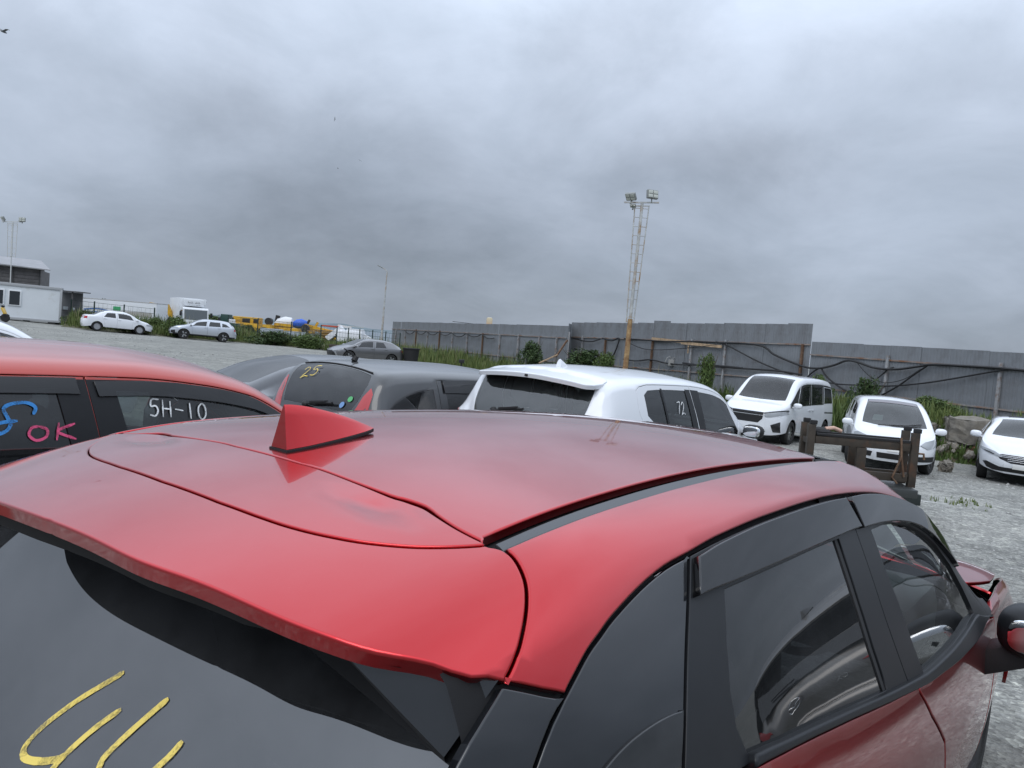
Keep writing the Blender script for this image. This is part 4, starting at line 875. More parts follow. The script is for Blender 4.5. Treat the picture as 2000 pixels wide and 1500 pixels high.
        panel('front_fascia' if front else 'rear_fascia',lp+lp2,capmap,BODY,H,step=.09,scl=(1,1),gap=0.,r=.001,depth=.002,outdir=((1 if front else -1),0,.1))
        for nm,poly,m_,of,sym in sp.get('front' if front else 'rear',[]):
            for s in (both if sym else (1,)):
                panel(nm,[(y*s,z) for y,z in poly],f,m_,H,step=.05,scl=(1,1),gap=0.,r=.004,depth=.006,off=of,outdir=((1 if front else -1),0,.1))
    sp['_f']=endmap(True)[0]; sp['_r']=endmap(False)[0]
    # wheels, mirrors, underbody, cabin
    for x in (xa,xb):
        for s in both:
            steer=R(sp.get('steer',0)) if x==xb else 0.
            wo=wheel(H,(x-hx,s*(W2-.115),R0),s,R0,.20,sp.get('spokes',10),sp.get('rim'),sp.get('cover',False))
            wo.rotation_euler=(0,0,steer)
    b=MB(); b.box((0,0,.40),(Ln-.5,W-.62,.22)); b.box((0,0,.52),((xb-xa)-2*R0-.16+0*hx,W-.16,.30))
    b.box(((Ln-.35+xb+R0+.08)/2-hx,0,.45),(max(.05,Ln-.35-xb-R0-.08),W*.7,.25)); b.build('underbody',DARK,H)
    mx=sp.get('mirror',(xf0-.18,)); mx=mx[0]
    zm_=float(S.f['zb'](mx))+.07; ym_=float(S.f['yb'](mx))
    for s in both:
        b=MB(); b.sphere((mx-hx,s*(ym_+.13),zm_),(.065,.115,.075),n=16,p=.75); b.bar((mx-hx+.02,s*(ym_-.03),zm_-.05),(mx-hx+.01,s*(ym_+.09),zm_-.03),.06,.03); o=b.build('door_mirror',sp.get('mirmat',BODY),H)
        b=MB(); b.sphere((mx-hx-.058,s*(ym_+.13),zm_),(.012,.095,.056),n=16,p=.6); b.build('mirror_glass',mat('mirror',(.8,.82,.84),rough=.02,metal=1.),o)
    if detail:
        fx=xf1-sp.get('seatback',.35)-hx; zb=sp.get('seatz',.45)
        for s in both: seat(H,fx,s*W2*.43,zb,W*.27)
        b=MB(); b.cbox((fx-.85,0,zb+.08),(.48,W*.74,.16),.05); b.cbox((fx-1.15,0,zb+.40),(.16,W*.72,.55),.06,M=Matrix.Rotation(R(-16),3,'Y')); o=b.build('rear_seat',SEAT,H)
        for s in both:
            b=MB(); b.cbox((fx-1.25,s*W2*.42,zb+.76),(.10,.24,.15),.04); b.build('headrest',SEAT,o)
        b=MB(); b.cbox((xf0-hx-.22,0,float(zc(xf0))-.16),(.55,W*.80,.22),.07); b.build('dashboard',MATS['dash_plastic'],H)
        b=MB(); cw=Vector((xf0-hx-.62,-W2*.43,float(zc(xf0))-.06)); Mw=Matrix.Rotation(R(62),3,'Y'); b.tube([cw+Mw@Vector((.18*math.cos(a),.18*math.sin(a),0)) for a in np.linspace(0,2*math.pi,21)],.015,6,cap=False); b.bar(cw+Mw@Vector((0,-.17,0)),cw+Mw@Vector((0,.17,0)),.04,.02); b.build('steering_wheel',RUBBER,H)
        b=MB(); b.box((xr0*.5+fx*.3,0,.40),(Ln*.55,W*.8,.06)); b.build('floor',DARK,H)
    return H,S,hx,body,rwin
def write_on(S,hx,parent,txt,x0,v0,sx,sv,m,w,name='chalk_number',slant=0.,mirror=1,off=.004,side=1):
    """hand-written strokes laid on the skin; text runs towards -X*mirror ... in skin coordinates"""
    st=[];nr=[]
    for s in strokes(txt):
        P=[];Q=[]
        for (a,b_) in s:
            X=x0+mirror*(a*sx+slant*b_*sx); V=(v0-b_*sv)*side; p=S.P(X,V); dx=S.P(X+1e-3,V)-p; dv=S.P(X,V+1e-3)-p; n=np.cross(dx,dv); n/=np.linalg.norm(n)
            if n@(p-np.array([p[0],0,.7]))<0: n=-n
            P.append(p-[hx,0,0]); Q.append(Vector(n))
        st.append(P); nr.append(Q)
    return ribbon(name,st,nr,w,m,parent,off)
def win(xa0,xa1,xb0,xb1,vt=2.13,vb=2.92,n=5):
    """side window: bottom from xa0 to xb0, top from xa1 to xb1 (v domain)"""
    return [(xa0,vb)]+[(xa0+(xa1-xa0)*t,vb+(vt-vb)*t) for t in np.linspace(.15,.9,5)]+[(xa1+(xb1-xa1)*t,vt) for t in np.linspace(.0,1.,n)]+[(xb1+(xb0-xb1)*t,vt+(vb-vt)*t) for t in np.linspace(.1,.9,5)]+[(xb0,vb)]
def door(xa,xb,vt=2.03,vb=4.78,cut=None,xat=None,xbt=None):
    xat=xa if xat is None else xat; xbt=xb if xbt is None else xbt
    l=[(xat,vt),(xa,2.98)]+([(xa,3.3)]+cut if cut else [(xa,vb)])+[(xb,vb),(xb,2.98),(xbt,vt)]
    return l
W_PAINT=paint('white_paint',(.72,.74,.77),rough=.4,dust=.05,dustcol=(.5,.49,.47))
PEARL=paint('pearl_white_paint',(.66,.68,.70),rough=.35,metal=.15,dust=.06,dustcol=(.5,.49,.47))
BLACK=paint('black_paint',(.012,.013,.015),rough=.35,dust=.07,dustcol=(.30,.31,.32))
DGREY=paint('dark_grey_paint',(.045,.048,.056),metal=.5,rough=.35,dust=.10,dustcol=(.36,.37,.38))
SILVER=paint('silver_paint',(.52,.55,.60),metal=.6,rough=.33,dust=.08)
MGREY=paint('machine_grey_paint',(.16,.16,.165),metal=.7,rough=.33,dust=.10)
ORED=paint('orange_red_paint',(.40,.030,.016),metal=.5,rough=.34,dust=.05,dustcol=(.48,.38,.36))
SILVER2=paint('warm_silver_paint',(.30,.285,.27),metal=.75,rough=.33,dust=.05)
def hf(x,y,z=0):
    p=HROT@Vector((x,y,0))+HORG; return (p.x,p.y)
# -------- silver neighbour that mirrors in the red car's door glass
p=hf(5.55,-2.90); hero_like('silver crossover parked to the right, ahead of the red one',None,(p[0],p[1],gz(*p)),HROT,SILVER2,full=False,chalk=False)
# -------- orange red hatchback beside the red crossover
sp=dict(L=4.05,W=1.70,hatch=1,prof=[(0,.92),(.05,1.06),(.52,1.46),(.70,1.50),(1.35,1.545),(1.9,1.55),(2.25,1.525),(2.5,1.48),(3.25,1.02),(3.4,.97),(3.8,.84),(4.05,.68)],belt=[(0,1.0),(1.5,.97),(3.2,.90),(4.05,.68)],cab=(.06,.52,2.42,3.25),paint=ORED,wheels=(.62,3.17),
 wr=.56,we=.70,dtop=.105,dglass=CGLASS,step=.07,spokes=10,
 doors=[dict(loop=[(.72,2.03),(.70,2.98),(.72,3.2),(.90,3.5),(1.0,3.9),(1.02,4.78),(1.76,4.78),(1.76,2.98),(1.66,2.03)],win=[win(.86,.96,1.63,1.54,2.15)],glass=[CTINT],frame=[(.84,2.06),(1.664,2.06),(1.7605,2.97),(.735,2.97),(.76,2.5)],fm=SATINBLK,handle=(.92,3.3),visor=[(.84,2.08),(1.2,2.05),(1.62,2.05),(1.64,2.20),(1.2,2.20),(.86,2.24)]),
        dict(loop=[(1.665,2.03),(1.765,2.98),(1.765,4.78),(2.72,4.78),(2.76,2.98),(2.9,2.06),(2.55,2.03),(2.1,2.03)],win=[win(1.90,1.80,2.84,2.66,2.16)],glass=[CGLASS],frame=[(1.668,2.06),(2.1,2.05),(2.55,2.05),(2.86,2.1),(2.80,2.6),(2.87,2.97),(1.7645,2.97)],fm=SATINBLK,handle=(1.95,3.3),visor=[(1.70,2.08),(2.1,2.05),(2.5,2.05),(2.74,2.10),(2.84,2.40),(2.64,2.20),(2.4,2.20),(2.05,2.20),(1.72,2.22)])],
 quarter=[[(.50,2.90),(.66,2.90),(.67,2.25),(.58,2.3)]],
 front=[('headlight',[(.42,.66),(.62,.70),(.80,.74),(.80,.66),(.60,.60)],LENS,.006,True),('grille',[(-.36,.66),(.36,.66),(.28,.45),(-.28,.45)],BLKPLASTIC,.006,False)],
 rear=[('tail_light',[(.46,.86),(.78,.92),(.80,.78),(.55,.76)],REDLENS,.006,True)])
p=hf(1.02,3.20); OR,ORS,ORX,ORB,_=make_car('orange red hatchback with 98 and OK chalked on its side glass',(p[0],p[1],.055),HY,sp)
write_on(ORS,ORX,OR,'98',1.09,2.56,.165,.28,CHALKB,.015,mirror=1,slant=.1)
write_on(ORS,ORX,OR,'OK',1.42,2.62,.095,.16,CHALKP,.012)
write_on(ORS,ORX,OR,'5H-10',1.955,2.40,.054,.17,CHALKW,.008)
# -------- black hatchback 25 / 40
sp=dict(L=4.10,W=1.695,hatch=1,prof=[(0,.86),(.03,.98),(.13,1.18),(.36,1.45),(.52,1.485),(1.1,1.52),(1.7,1.525),(2.2,1.50),(2.42,1.47),(3.2,1.04),(3.35,.98),(3.8,.85),(4.1,.70)],belt=[(0,.98),(1.5,.95),(3.2,.88),(4.1,.68)],cab=(.02,.36,2.38,3.2),paint=BLACK,wheels=(.72,3.28),wr=.55,we=.685,dtop=.11,lr=.36,nr=2.8,step=.07,
 rg=[(.335,0),(.335,.6),(.325,.93),(.25,1.02),(.15,1.05),(.075,1.0),(.065,.6),(.06,0)],rglass=CTINT,qglass=CTINT,dglass=CTINT,
 doors=[dict(loop=[(.98,2.03),(1.02,2.98),(1.06,3.4),(1.16,4.0),(1.16,4.78),(1.92,4.78),(1.92,2.98),(1.82,2.03)],win=[win(1.13,1.08,1.80,1.72,2.12)],handle=(1.12,3.25),visor=[(1.05,2.04),(1.4,2.02),(1.76,2.02),(1.78,2.30),(1.4,2.30),(1.06,2.30)]),
        dict(loop=[(1.825,2.03),(1.925,2.98),(1.925,4.78),(2.8,4.78),(2.84,2.98),(2.85,2.08),(2.5,2.03),(2.1,2.03)],win=[win(2.02,1.93,2.76,2.60,2.12)],handle=(2.05,3.25),visor=[(1.86,2.02),(2.2,2.02),(2.5,2.02),(2.66,2.12),(2.6,2.32),(2.2,2.30),(1.88,2.30)])],
 quarter=[[(.56,2.36),(.74,2.26),(.92,2.22),(.955,2.93),(.88,2.93),(.72,2.68)]],
 trims=[([(.245,1.38),(.225,1.72),(.15,2.0),(.06,2.1),(.05,1.24),(.12,1.22),(.18,1.20)],REDLENS,'tail_light')],
 rear=[('number_plate',[(-.17,.70),(.17,.70),(.17,.60),(-.17,.60)],PLATE,.006,False)])
p=hf(5.40,4.52); NT,NTS,NTX,NTB,NTR=make_car('black hatchback with 25 chalked on its rear window',(p[0],p[1],gz(*p)+.03),HY,sp)
st=[]; 
def rear_marks(S,hx,par,txt,yv0,x0,dy,dx,m,w,name='chalk_number'):
    st=[];nr=[]
    for s in strokes(txt):
        P=[];Q=[]
        for a,b_ in s:
            X=x0+b_*dx+a*dx*.15; V=yv0+a*dy; p=S.P(X,V); n=np.cross(S.P(X+1e-3,V)-p,S.P(X,V+1e-3)-p); n/=np.linalg.norm(n)
            if n[0]>0: n=-n
            P.append(p-[hx,0,0]); Q.append(Vector(n))
        st.append(P); nr.append(Q)
    return ribbon(name,st,nr,w,m,par,.004)
rear_marks(NTS,NTX,NTR,'25',-.72,.205,.20,.080,CHALKY,.009)
def sticker(S,hx,par,X0,V0,r,m,name):
    P=[]
    for a in np.linspace(0,2*math.pi,20)[:-1]:
        P.append(S.P(X0+r*.55*math.sin(a),V0+r/.55*math.cos(a))-[hx,0,0])
    n=Vector((-.8,0,.6)); MB().add([Vector(p)+n*.005 for p in P],[tuple(range(19))]).build(name,m,par)
sticker(NTS,NTX,NTR,.140,.84,.030,mat('green_sticker',(.10,.42,.16),rough=.6),'green_sticker')
sticker(NTS,NTX,NTR,.098,.73,.030,mat('blue_sticker',(.16,.30,.55),rough=.6),'blue_sticker')
write_on(NTS,NTX,NT,'40',1.48,2.80,.12,.26,CHALKR,.012)
def rear_wiper(S,hx,par,X0,V0,V1,X1):
    b=MB(); P=[Vector(S.P(X0+(X1-X0)*t,V0+(V1-V0)*t)-[hx,0,0])+Vector((-.028,0,.02)) for t in np.linspace(0,1,6)]
    b.tube(P,.012,6); b.sphere(P[0],(.03,.035,.03),n=10); b.bar(P[1]+Vector((0,0,.012)),P[4]+Vector((0,0,.012)),.03,.016); b.build('rear_wiper',BLKPLASTIC,par)
rear_wiper(NTS,NTX,NTR,.055,-.20,.55,.085)
b=MB(); c=Vector(NTS.P(.035,-.02)-[NTX,0,0])+Vector((-.035,0,-.02)); b.tube([c+Vector((0,.052*math.cos(a),.045*math.sin(a))) for a in np.linspace(0,2*math.pi,21)],.008,6,cap=False); b.bar(c+Vector((-.004,.062,-.004)),c+Vector((-.004,-.062,.004)),.022,.012); b.build('badge',CHROME,NT)
b=MB(); b.tube([(.55-NTX,0,1.49),(.57-NTX,0,1.53)],.03,10); b.tube([(.57-NTX,0,1.525),(.42-NTX,0,1.60)],.006,6); b.build('roof_antenna',BLKPLASTIC,NT)
b=MB(); b.tube([Vector(NTS.P(.36,v)-[NTX,0,0])+Vector((0,0,.004)) for v in np.linspace(-.9,.9,9)],.007,5); b.build('tailgate_seal',RUBBER,NT)
# -------- white small crossover 72
sp=dict(L=4.15,W=1.72,tw=.91,hatch=1,prof=[(0,.90),(.04,1.06),(.16,1.25),(.42,1.54),(.62,1.575),(1.2,1.61),(1.8,1.615),(2.3,1.59),(2.55,1.55),(3.2,1.13),(3.35,1.08),(3.85,.98),(4.15,.80)],belt=[(0,1.10),(1.5,1.05),(3.2,1.0),(4.15,.78)],cab=(.04,.42,2.48,3.2),paint=W_PAINT,wheels=(.74,3.32),R=.335,wr=.585,we=.70,dtop=.095,lr=.36,nr=2.8,step=.07,zs=.30,zm=.7,
 rg=[(.40,0),(.40,.6),(.385,.95),(.30,1.2),(.17,1.5),(.09,1.55),(.08,.6),(.075,0)],rglass=glass('suv_rear_glass',(.55,.6,.58),haze=.12,hazecol=(.42,.46,.46),ior=1.8),dglass=CGLASS,qglass=CGLASS,mirmat=BLKPLASTIC,
 doors=[dict(loop=[(.80,2.12),(.86,2.05),(1.0,2.02),(1.84,2.02),(1.98,2.98),(1.98,4.78),(1.20,4.78),(1.18,4.0),(1.06,3.4),(.92,3.06),(.80,2.55)],win=[[(1.26,2.12),(1.745,2.12),(1.86,2.90),(1.36,2.90)],[(.93,2.22),(1.0,2.14),(1.235,2.12),(1.335,2.90),(1.16,2.90),(.95,2.62)]],glass=[CGLASS,CGLASS],handle=(1.12,3.2),trim=[[(1.735,2.09),(1.838,2.09),(1.973,2.93),(1.85,2.93)],[(1.232,2.09),(1.266,2.09),(1.368,2.93),(1.328,2.93)]]),
        dict(loop=[(1.845,2.02),(1.985,2.98),(1.985,4.78),(2.86,4.78),(2.92,2.98),(3.0,2.10),(2.6,2.03),(2.2,2.02)],win=[win(2.12,2.02,3.00,2.72,2.12)],glass=[CGLASS],handle=(2.1,3.2),trim=[[(1.852,2.09),(2.03,2.09),(2.13,2.93),(1.992,2.93)]])],
 trims=[([(.05,3.0),(.10,2.9),(.30,3.05),(.34,3.35),(.12,3.5)],REDLENS,'tail_light')],
 rear=[('number_plate',[(-.17,.78),(.17,.78),(.17,.68),(-.17,.68)],PLATE,.006,False)],hmat=W_PAINT)
p=hf(6.28,2.80); SV,SVS,SVX,SVB,SVR=make_car('white small crossover with 72 chalked on its rear door glass',(p[0],p[1],gz(*p)+.10),HY,sp)
write_on(SVS,SVX,SV,'72',1.52,2.58,.075,.24,CHALKW,.010)
rear_wiper(SVS,SVX,SVR,.075,-.62,.05,.10)
# spoiler above its rear window
half=[(.46,0),(.46,.9),(.45,1.5),(.40,1.75),(.33,1.85)]
def spm(q):
    P=SVS.P(np.maximum(q[:,0],.40),q[:,1]); e=np.clip((.40-q[:,0])/.3,0,1); P=P.copy(); P[:,0]=q[:,0]-SVX; P[:,2]-=.05*e+.0; P[:,2]+=.012; return P
lp=[(.50,-1.0),(.50,1.0),(.46,1.35),(.38,1.45),(.27,1.33),(.20,.95),(.165,.5),(.16,0),(.165,-.5),(.20,-.95),(.27,-1.33),(.38,-1.45),(.46,-1.35)]
o=panel('spoiler',lp,spm,W_PAINT,SV,step=.07,gap=0.,r=.012,depth=.03)
b=MB(); q=[spm(np.array([[x,v]]))[0] for x,v in [(.27,-1.33),(.20,-.95),(.165,-.5),(.16,0),(.165,.5),(.20,.95),(.27,1.33)]]; vs=[]
for p_ in q: vs+=[Vector(p_)+Vector((.012,0,-.040)),Vector((.40-SVX,p_[1]*.96,1.475))]
b.add(vs,[(2*i,2*i+1,2*i+3,2*i+2) for i in range(6)]); b.build('spoiler_underside',mat('grey_plastic',(.22,.21,.21),rough=.6),o)
b=MB(); q=spm(np.array([[.16,0]]))[0]; b.cbox((q[0]+.0,0,q[2]-.022),(.012,.03,.02),.004); b.build('washer_nozzle',RUBBER,o)
b=MB(); fs_=[]; 
def fin(parent,x,z,m,L0=.17,H0=.075):
    b=MB(); vs=[];fs=[];K=7
    for i in range(11):
        t=i/10; ht=H0*(1-t)**.8; hw=max(.002,.026*(1-t**2.2)**.6)
        for j in range(K):
            a=math.pi*j/(K-1); vs.append((x+t*L0+.02*math.sin(a)*(1-t)**2,hw*math.cos(a),z+ht*math.sin(a)**.85))
    for i in range(10):
        for j in range(K-1): fs.append((i*K+j,i*K+j+1,(i+1)*K+j+1,(i+1)*K+j))
    fs.append(tuple(range(K))); b.add(vs,fs); b.build('antenna_fin',m,parent,ang=50)
fin(SV,.62-SVX,1.575,W_PAINT)
# -------- dark grey fastback beyond the black hatchback
sp=dict(L=4.70,W=1.83,hatch=1,prof=[(0,.80),(.03,.99),(.25,1.045),(.50,1.075),(1.2,1.335),(1.7,1.43),(2.2,1.455),(2.7,1.44),(2.95,1.40),(3.75,1.0),(3.9,.95),(4.4,.82),(4.7,.68)],belt=[(0,.98),(1.0,.97),(3.7,.88),(4.7,.66)],cab=(.45,1.55,2.9,3.75),paint=DGREY,wheels=(.95,3.75),R=.34,wr=.52,we=.66,dtop=.11,step=.08,lr=.5,
 rg=[(1.52,0),(1.52,.6),(1.48,.90),(1.1,.94),(.68,.97),(.56,.6),(.54,0)],rglass=CTINT,dglass=CTINT,qglass=CTINT,
 doors=[dict(loop=[(1.22,2.04),(1.30,2.98),(1.36,3.6),(1.44,4.2),(1.46,4.78),(2.22,4.78),(2.22,2.98),(2.12,2.03)],win=[win(1.38,1.50,2.12,2.03)],handle=(1.40,3.2)),
        dict(loop=[(2.125,2.03),(2.225,2.98),(2.225,4.78),(3.2,4.78),(3.24,2.98),(3.4,2.10),(3.0,2.03)],win=[win(2.32,2.22,3.3,3.1)],handle=(2.35,3.2))],
 quarter=[[(.92,2.92),(1.22,2.92),(1.17,2.4),(1.05,2.55)]],
 trims=[([(.0,3.0),(.08,2.8),(.36,2.85),(.44,3.15),(.16,3.35),(.02,3.3)],REDLENS,'tail_light'),([(.86,2.94),(.90,2.94),(1.04,2.5),(1.14,2.32),(1.16,2.28),(1.0,2.46)],CHROME,'window_trim')])
p=hf(5.85,7.0); make_car('dark grey fastback with a long sloping rear window',(p[0],p[1],gz(*p)),HY+R(4),sp)
# -------- white car whose windscreen pillar shows at the left edge
sp=dict(L=4.2,W=1.72,hatch=1,prof=[(0,.92),(.05,1.06),(.5,1.44),(1.2,1.52),(2.0,1.525),(2.35,1.48),(3.2,1.02),(3.35,.97),(3.9,.84),(4.2,.68)],belt=[(0,1.0),(1.5,.96),(3.2,.90),(4.2,.66)],cab=(.06,.5,2.3,3.2),paint=W_PAINT,wheels=(.7,3.3),step=.085,
 doors=[dict(loop=door(.95,1.75,cut=[(1.1,4.0),(1.12,4.78)],xbt=1.68),win=[win(1.05,1.05,1.66,1.6)],handle=(1.05,3.3)),dict(loop=[(1.685,2.03),(1.755,2.98),(1.755,4.78),(2.75,4.78),(2.8,2.98),(2.95,2.08),(2.5,2.03)],win=[win(1.86,1.79,2.85,2.6)],handle=(1.95,3.3))])
make_car('white hatchback at the left edge, only its windscreen pillar in view',(-7.42,10.33),HY+R(8),sp)

# -------- white minivan with black window band
BLKP=paint('black_pillar_paint',(.012,.012,.014),rough=.3)
GRILLE=mat('grille_black',(.012,.012,.013),rough=.4)
def band(S_x0,x1): return [(S_x0,2.04),(x1,2.04),(x1,2.97),(S_x0,2.97)]
sp=dict(L=4.70,W=1.72,hatch=1,prof=[(0,1.0),(.02,1.12),(.12,1.50),(.26,1.78),(.45,1.84),(1.4,1.88),(2.6,1.86),(3.0,1.80),(3.18,1.74),(3.86,1.20),(3.98,1.13),(4.4,1.02),(4.7,.84)],belt=[(0,1.12),(1.5,1.08),(3.2,1.02),(3.9,.98),(4.7,.80)],cab=(.02,.26,3.05,3.92),paint=W_PAINT,wheels=(.84,3.72),R=.32,wr=.63,we=.745,dtop=.17,lr=.25,nr=3,lf=.7,nf=2.6,step=.08,zm=.66,seatz=.62,
 rglass=CTINT,dglass=CTINT,qglass=CTINT,
 doors=[dict(loop=[(1.10,2.03),(1.10,2.98),(1.14,3.5),(1.26,4.0),(1.28,4.78),(2.22,4.78),(2.22,2.03)],win=[win(1.22,1.22,2.14,2.12,2.16)],handle=(2.10,3.35),frame=[(1.11,2.05),(2.21,2.05),(2.21,2.97),(1.11,2.97)]),
        dict(loop=[(2.225,2.03),(2.225,4.78),(3.25,4.78),(3.28,2.98),(3.28,2.6),(3.05,2.03)],win=[win(2.36,2.34,3.18,2.94,2.16)],handle=(2.36,3.35),frame=[(2.235,2.05),(3.04,2.05),(3.26,2.6),(3.27,2.97),(2.235,2.97)])],
 quarter=[[(.22,2.93),(1.05,2.93),(1.05,2.16),(.34,2.16)],[(3.36,2.93),(3.74,2.90),(3.70,2.45),(3.40,2.25),(3.34,2.5)]],
 trims=[([(3.10,2.03),(3.34,2.1),(3.9,2.2),(3.9,2.98),(3.30,2.98),(3.3,2.6)],BLKP,'pillar_trim'),([(.16,2.05),(1.09,2.05),(1.09,2.13),(.33,2.13)],BLKP,'roof_trim'),([(.02,3.6),(1.05,3.55),(1.05,3.62),(.02,3.68)],BLKP,'sliding_rail')],
 front=[('headlight',[(.44,.80),(.84,.90),(.86,.83),(.60,.73),(.46,.72)],LENS,.008,True),('headlight_trim',[(.42,.83),(.85,.94),(.86,.905),(.44,.80)],BLKP,.006,True),('grille',[(-.42,.83),(.42,.83),(.40,.66),(.30,.55),(-.30,.55),(-.40,.66)],GRILLE,.006,False),('chrome_bar',[(-.44,.845),(.44,.845),(.44,.83),(-.44,.83)],CHROME,.012,False),('chrome_bar',[(-.42,.755),(.42,.755),(.42,.74),(-.42,.74)],CHROME,.012,False),('lamp_bezel',[(.60,.52),(.78,.62),(.79,.34),(.66,.34)],BLKP,.006,True),('lower_grille',[(-.5,.36),(.5,.36),(.46,.27),(-.46,.27)],GRILLE,.005,False)],nose=[(.2,-.05),(.45,0),(.8,0),(.95,-.06),(1.1,-.1)])
make_car('white minivan with blacked out side windows, parked nose towards us by the fence',(7.68,21.95),R(218.6),sp)
# -------- white MPV behind the steel rack
WG=glass('mpv_windscreen',(.30,.33,.33),haze=.12,hazecol=(.38,.41,.42))
SHADE=mat('sun_band',(.10,.085,.10),rough=.3,coat=.5)
sp=dict(L=4.50,W=1.70,hatch=1,prof=[(0,.95),(.03,1.05),(.3,1.50),(.6,1.56),(1.6,1.60),(2.3,1.585),(2.75,1.52),(3.78,1.00),(3.92,.93),(4.3,.82),(4.5,.70)],belt=[(0,1.02),(1.5,.98),(3.7,.88),(4.5,.68)],cab=(.02,.3,2.68,3.8),paint=W_PAINT,wheels=(.85,3.58),R=.315,wr=.57,we=.70,dtop=.13,lf=.75,nf=2.3,step=.08,steer=-22,wsglass=WG,
 ws=[(2.74,0),(2.735,.5),(2.70,.90),(3.2,.93),(3.74,.95),(3.82,.6),(3.86,0)],
 doors=[dict(loop=door(1.0,1.95,cut=[(1.2,4.0),(1.24,4.78)]),win=[win(1.1,1.1,1.87,1.83)],handle=(1.1,3.3)),dict(loop=[(1.955,2.03),(1.955,4.78),(3.15,4.78),(3.2,2.98),(3.3,2.1),(2.85,2.03)],win=[win(2.06,2.03,3.3,2.95)],handle=(2.1,3.3))],
 quarter=[[(.35,2.92),(.92,2.92),(.92,2.2),(.50,2.2)]],
 trims=[],front=[('headlight',[(.46,.66),(.56,.74),(.74,.80),(.81,.76),(.80,.64),(.62,.58)],LENS,.008,True),('grille',[(-.36,.70),(.36,.70),(.30,.62),(-.30,.62)],GRILLE,.006,False),('fog_recess',[(.44,.42),(.78,.44),(.78,.32),(.46,.31)],GRILLE,.006,True),('lower_grille',[(-.36,.42),(.36,.42),(.34,.30),(-.34,.30)],GRILLE,.006,False),('number_plate',[(-.16,.55),(.16,.55),(.16,.46),(-.16,.46)],PLATE,.012,False)])
MV,MS,MX,_,_=make_car('white family car with a paper behind its windscreen, behind the rusty rack',(8.98,18.30),R(180+20.5),sp)
panel('sun_band',[(2.76,-.86),(2.79,-.4),(2.80,0),(2.79,.4),(2.76,.86),(2.93,.87),(2.95,.4),(2.96,0),(2.95,-.4),(2.93,-.87)],lambda q: MS.P(q[:,0],q[:,1])-np.array([MX,0,0]),SHADE,MV,step=.1,gap=0,r=.001,depth=.001,off=.003)
b=MB(); 
def onws(X,v,o=0.): return Vector(MS.P(X,v)-[MX,0,0])+Vector((.5,0,.85))*o
b.add([onws(3.42,.62,-.02),onws(3.42,.33,-.02),onws(3.62,.35,-.02),onws(3.62,.66,-.02)],[(0,1,2,3)]); b.build('paper_sheet',mat('paper',(.62,.76,.72),rough=.8),MV)
b=MB(); b.tube([onws(3.83,.1,.02),onws(3.78,-.35,.02),onws(3.66,-.80,.025)],.014,6); b.tube([onws(3.85,.5,.02),onws(3.83,.1,.02),onws(3.80,-.25,.025)],.012,6); b.build('wiper',BLKPLASTIC,MV)
# -------- white saloon at the right edge
sp=dict(L=4.66,W=1.80,prof=[(0,.82),(.03,1.02),(.5,1.08),(1.3,1.36),(1.9,1.45),(2.6,1.445),(2.95,1.39),(3.72,1.02),(3.86,.965),(4.35,.84),(4.66,.70)],belt=[(0,1.0),(1.0,.98),(3.7,.90),(4.66,.68)],cab=(.5,1.5,2.92,3.75),paint=W_PAINT,wheels=(.95,3.72),R=.325,wr=.53,we=.675,dtop=.115,lf=.85,nf=2.2,step=.08,wsglass=WG,
 doors=[dict(loop=door(1.3,2.2,cut=[(1.42,4.1),(1.44,4.78)]),win=[win(1.36,1.6,2.11,2.05)],handle=(1.4,3.3)),dict(loop=[(2.205,2.03),(2.205,4.78),(3.2,4.78),(3.25,2.98),(3.4,2.1),(3.0,2.03)],win=[win(2.3,2.25,3.35,3.1)],handle=(2.35,3.3))],
 front=[('headlight',[(.46,.60),(.60,.68),(.86,.745),(.87,.69),(.70,.615),(.50,.575)],LENS,.010,True),('headlight_inner',[(.60,.625),(.72,.665),(.78,.68),(.80,.665),(.70,.635),(.62,.61)],GRILLE,.014,True),('grille',[(-.46,.645),(.46,.645),(.56,.62),(.50,.54),(.30,.47),(-.30,.47),(-.50,.54),(-.56,.62)],GRILLE,.006,False),('lower_grille',[(-.60,.28),(.60,.28),(.72,.32),(.80,.43),(.74,.45),(.5,.37),(-.5,.37),(-.74,.45),(-.80,.43),(-.72,.32)],GRILLE,.006,False)]
  +[('grille_slat',[(-.50,z+.006),(.50,z+.006),(.50,z-.006),(-.50,z-.006)],CHROME,.016,False) for z in (.615,.585)]+[('grille_slat',[(-.36,z+.005),(.36,z+.005),(.36,z-.005),(-.36,z-.005)],CHROME,.016,False) for z in (.548,.512)]+[('number_plate',[(-.26,.46),(.26,.46),(.26,.36),(-.26,.36)],PLATE,.02,False)])
JT,JS,JX,_,_=make_car('white saloon with a wide slatted grille, cut by the right edge',(12.18,18.15),R(180+31),sp)
panel('sunroof',[(1.75,-.72),(1.75,.72),(2.75,.70),(2.75,-.70)],lambda q: JS.P(q[:,0],q[:,1])-np.array([JX,0,0]),GLOSSBLK,JT,step=.12,gap=0,r=.002,depth=.002,off=.003)
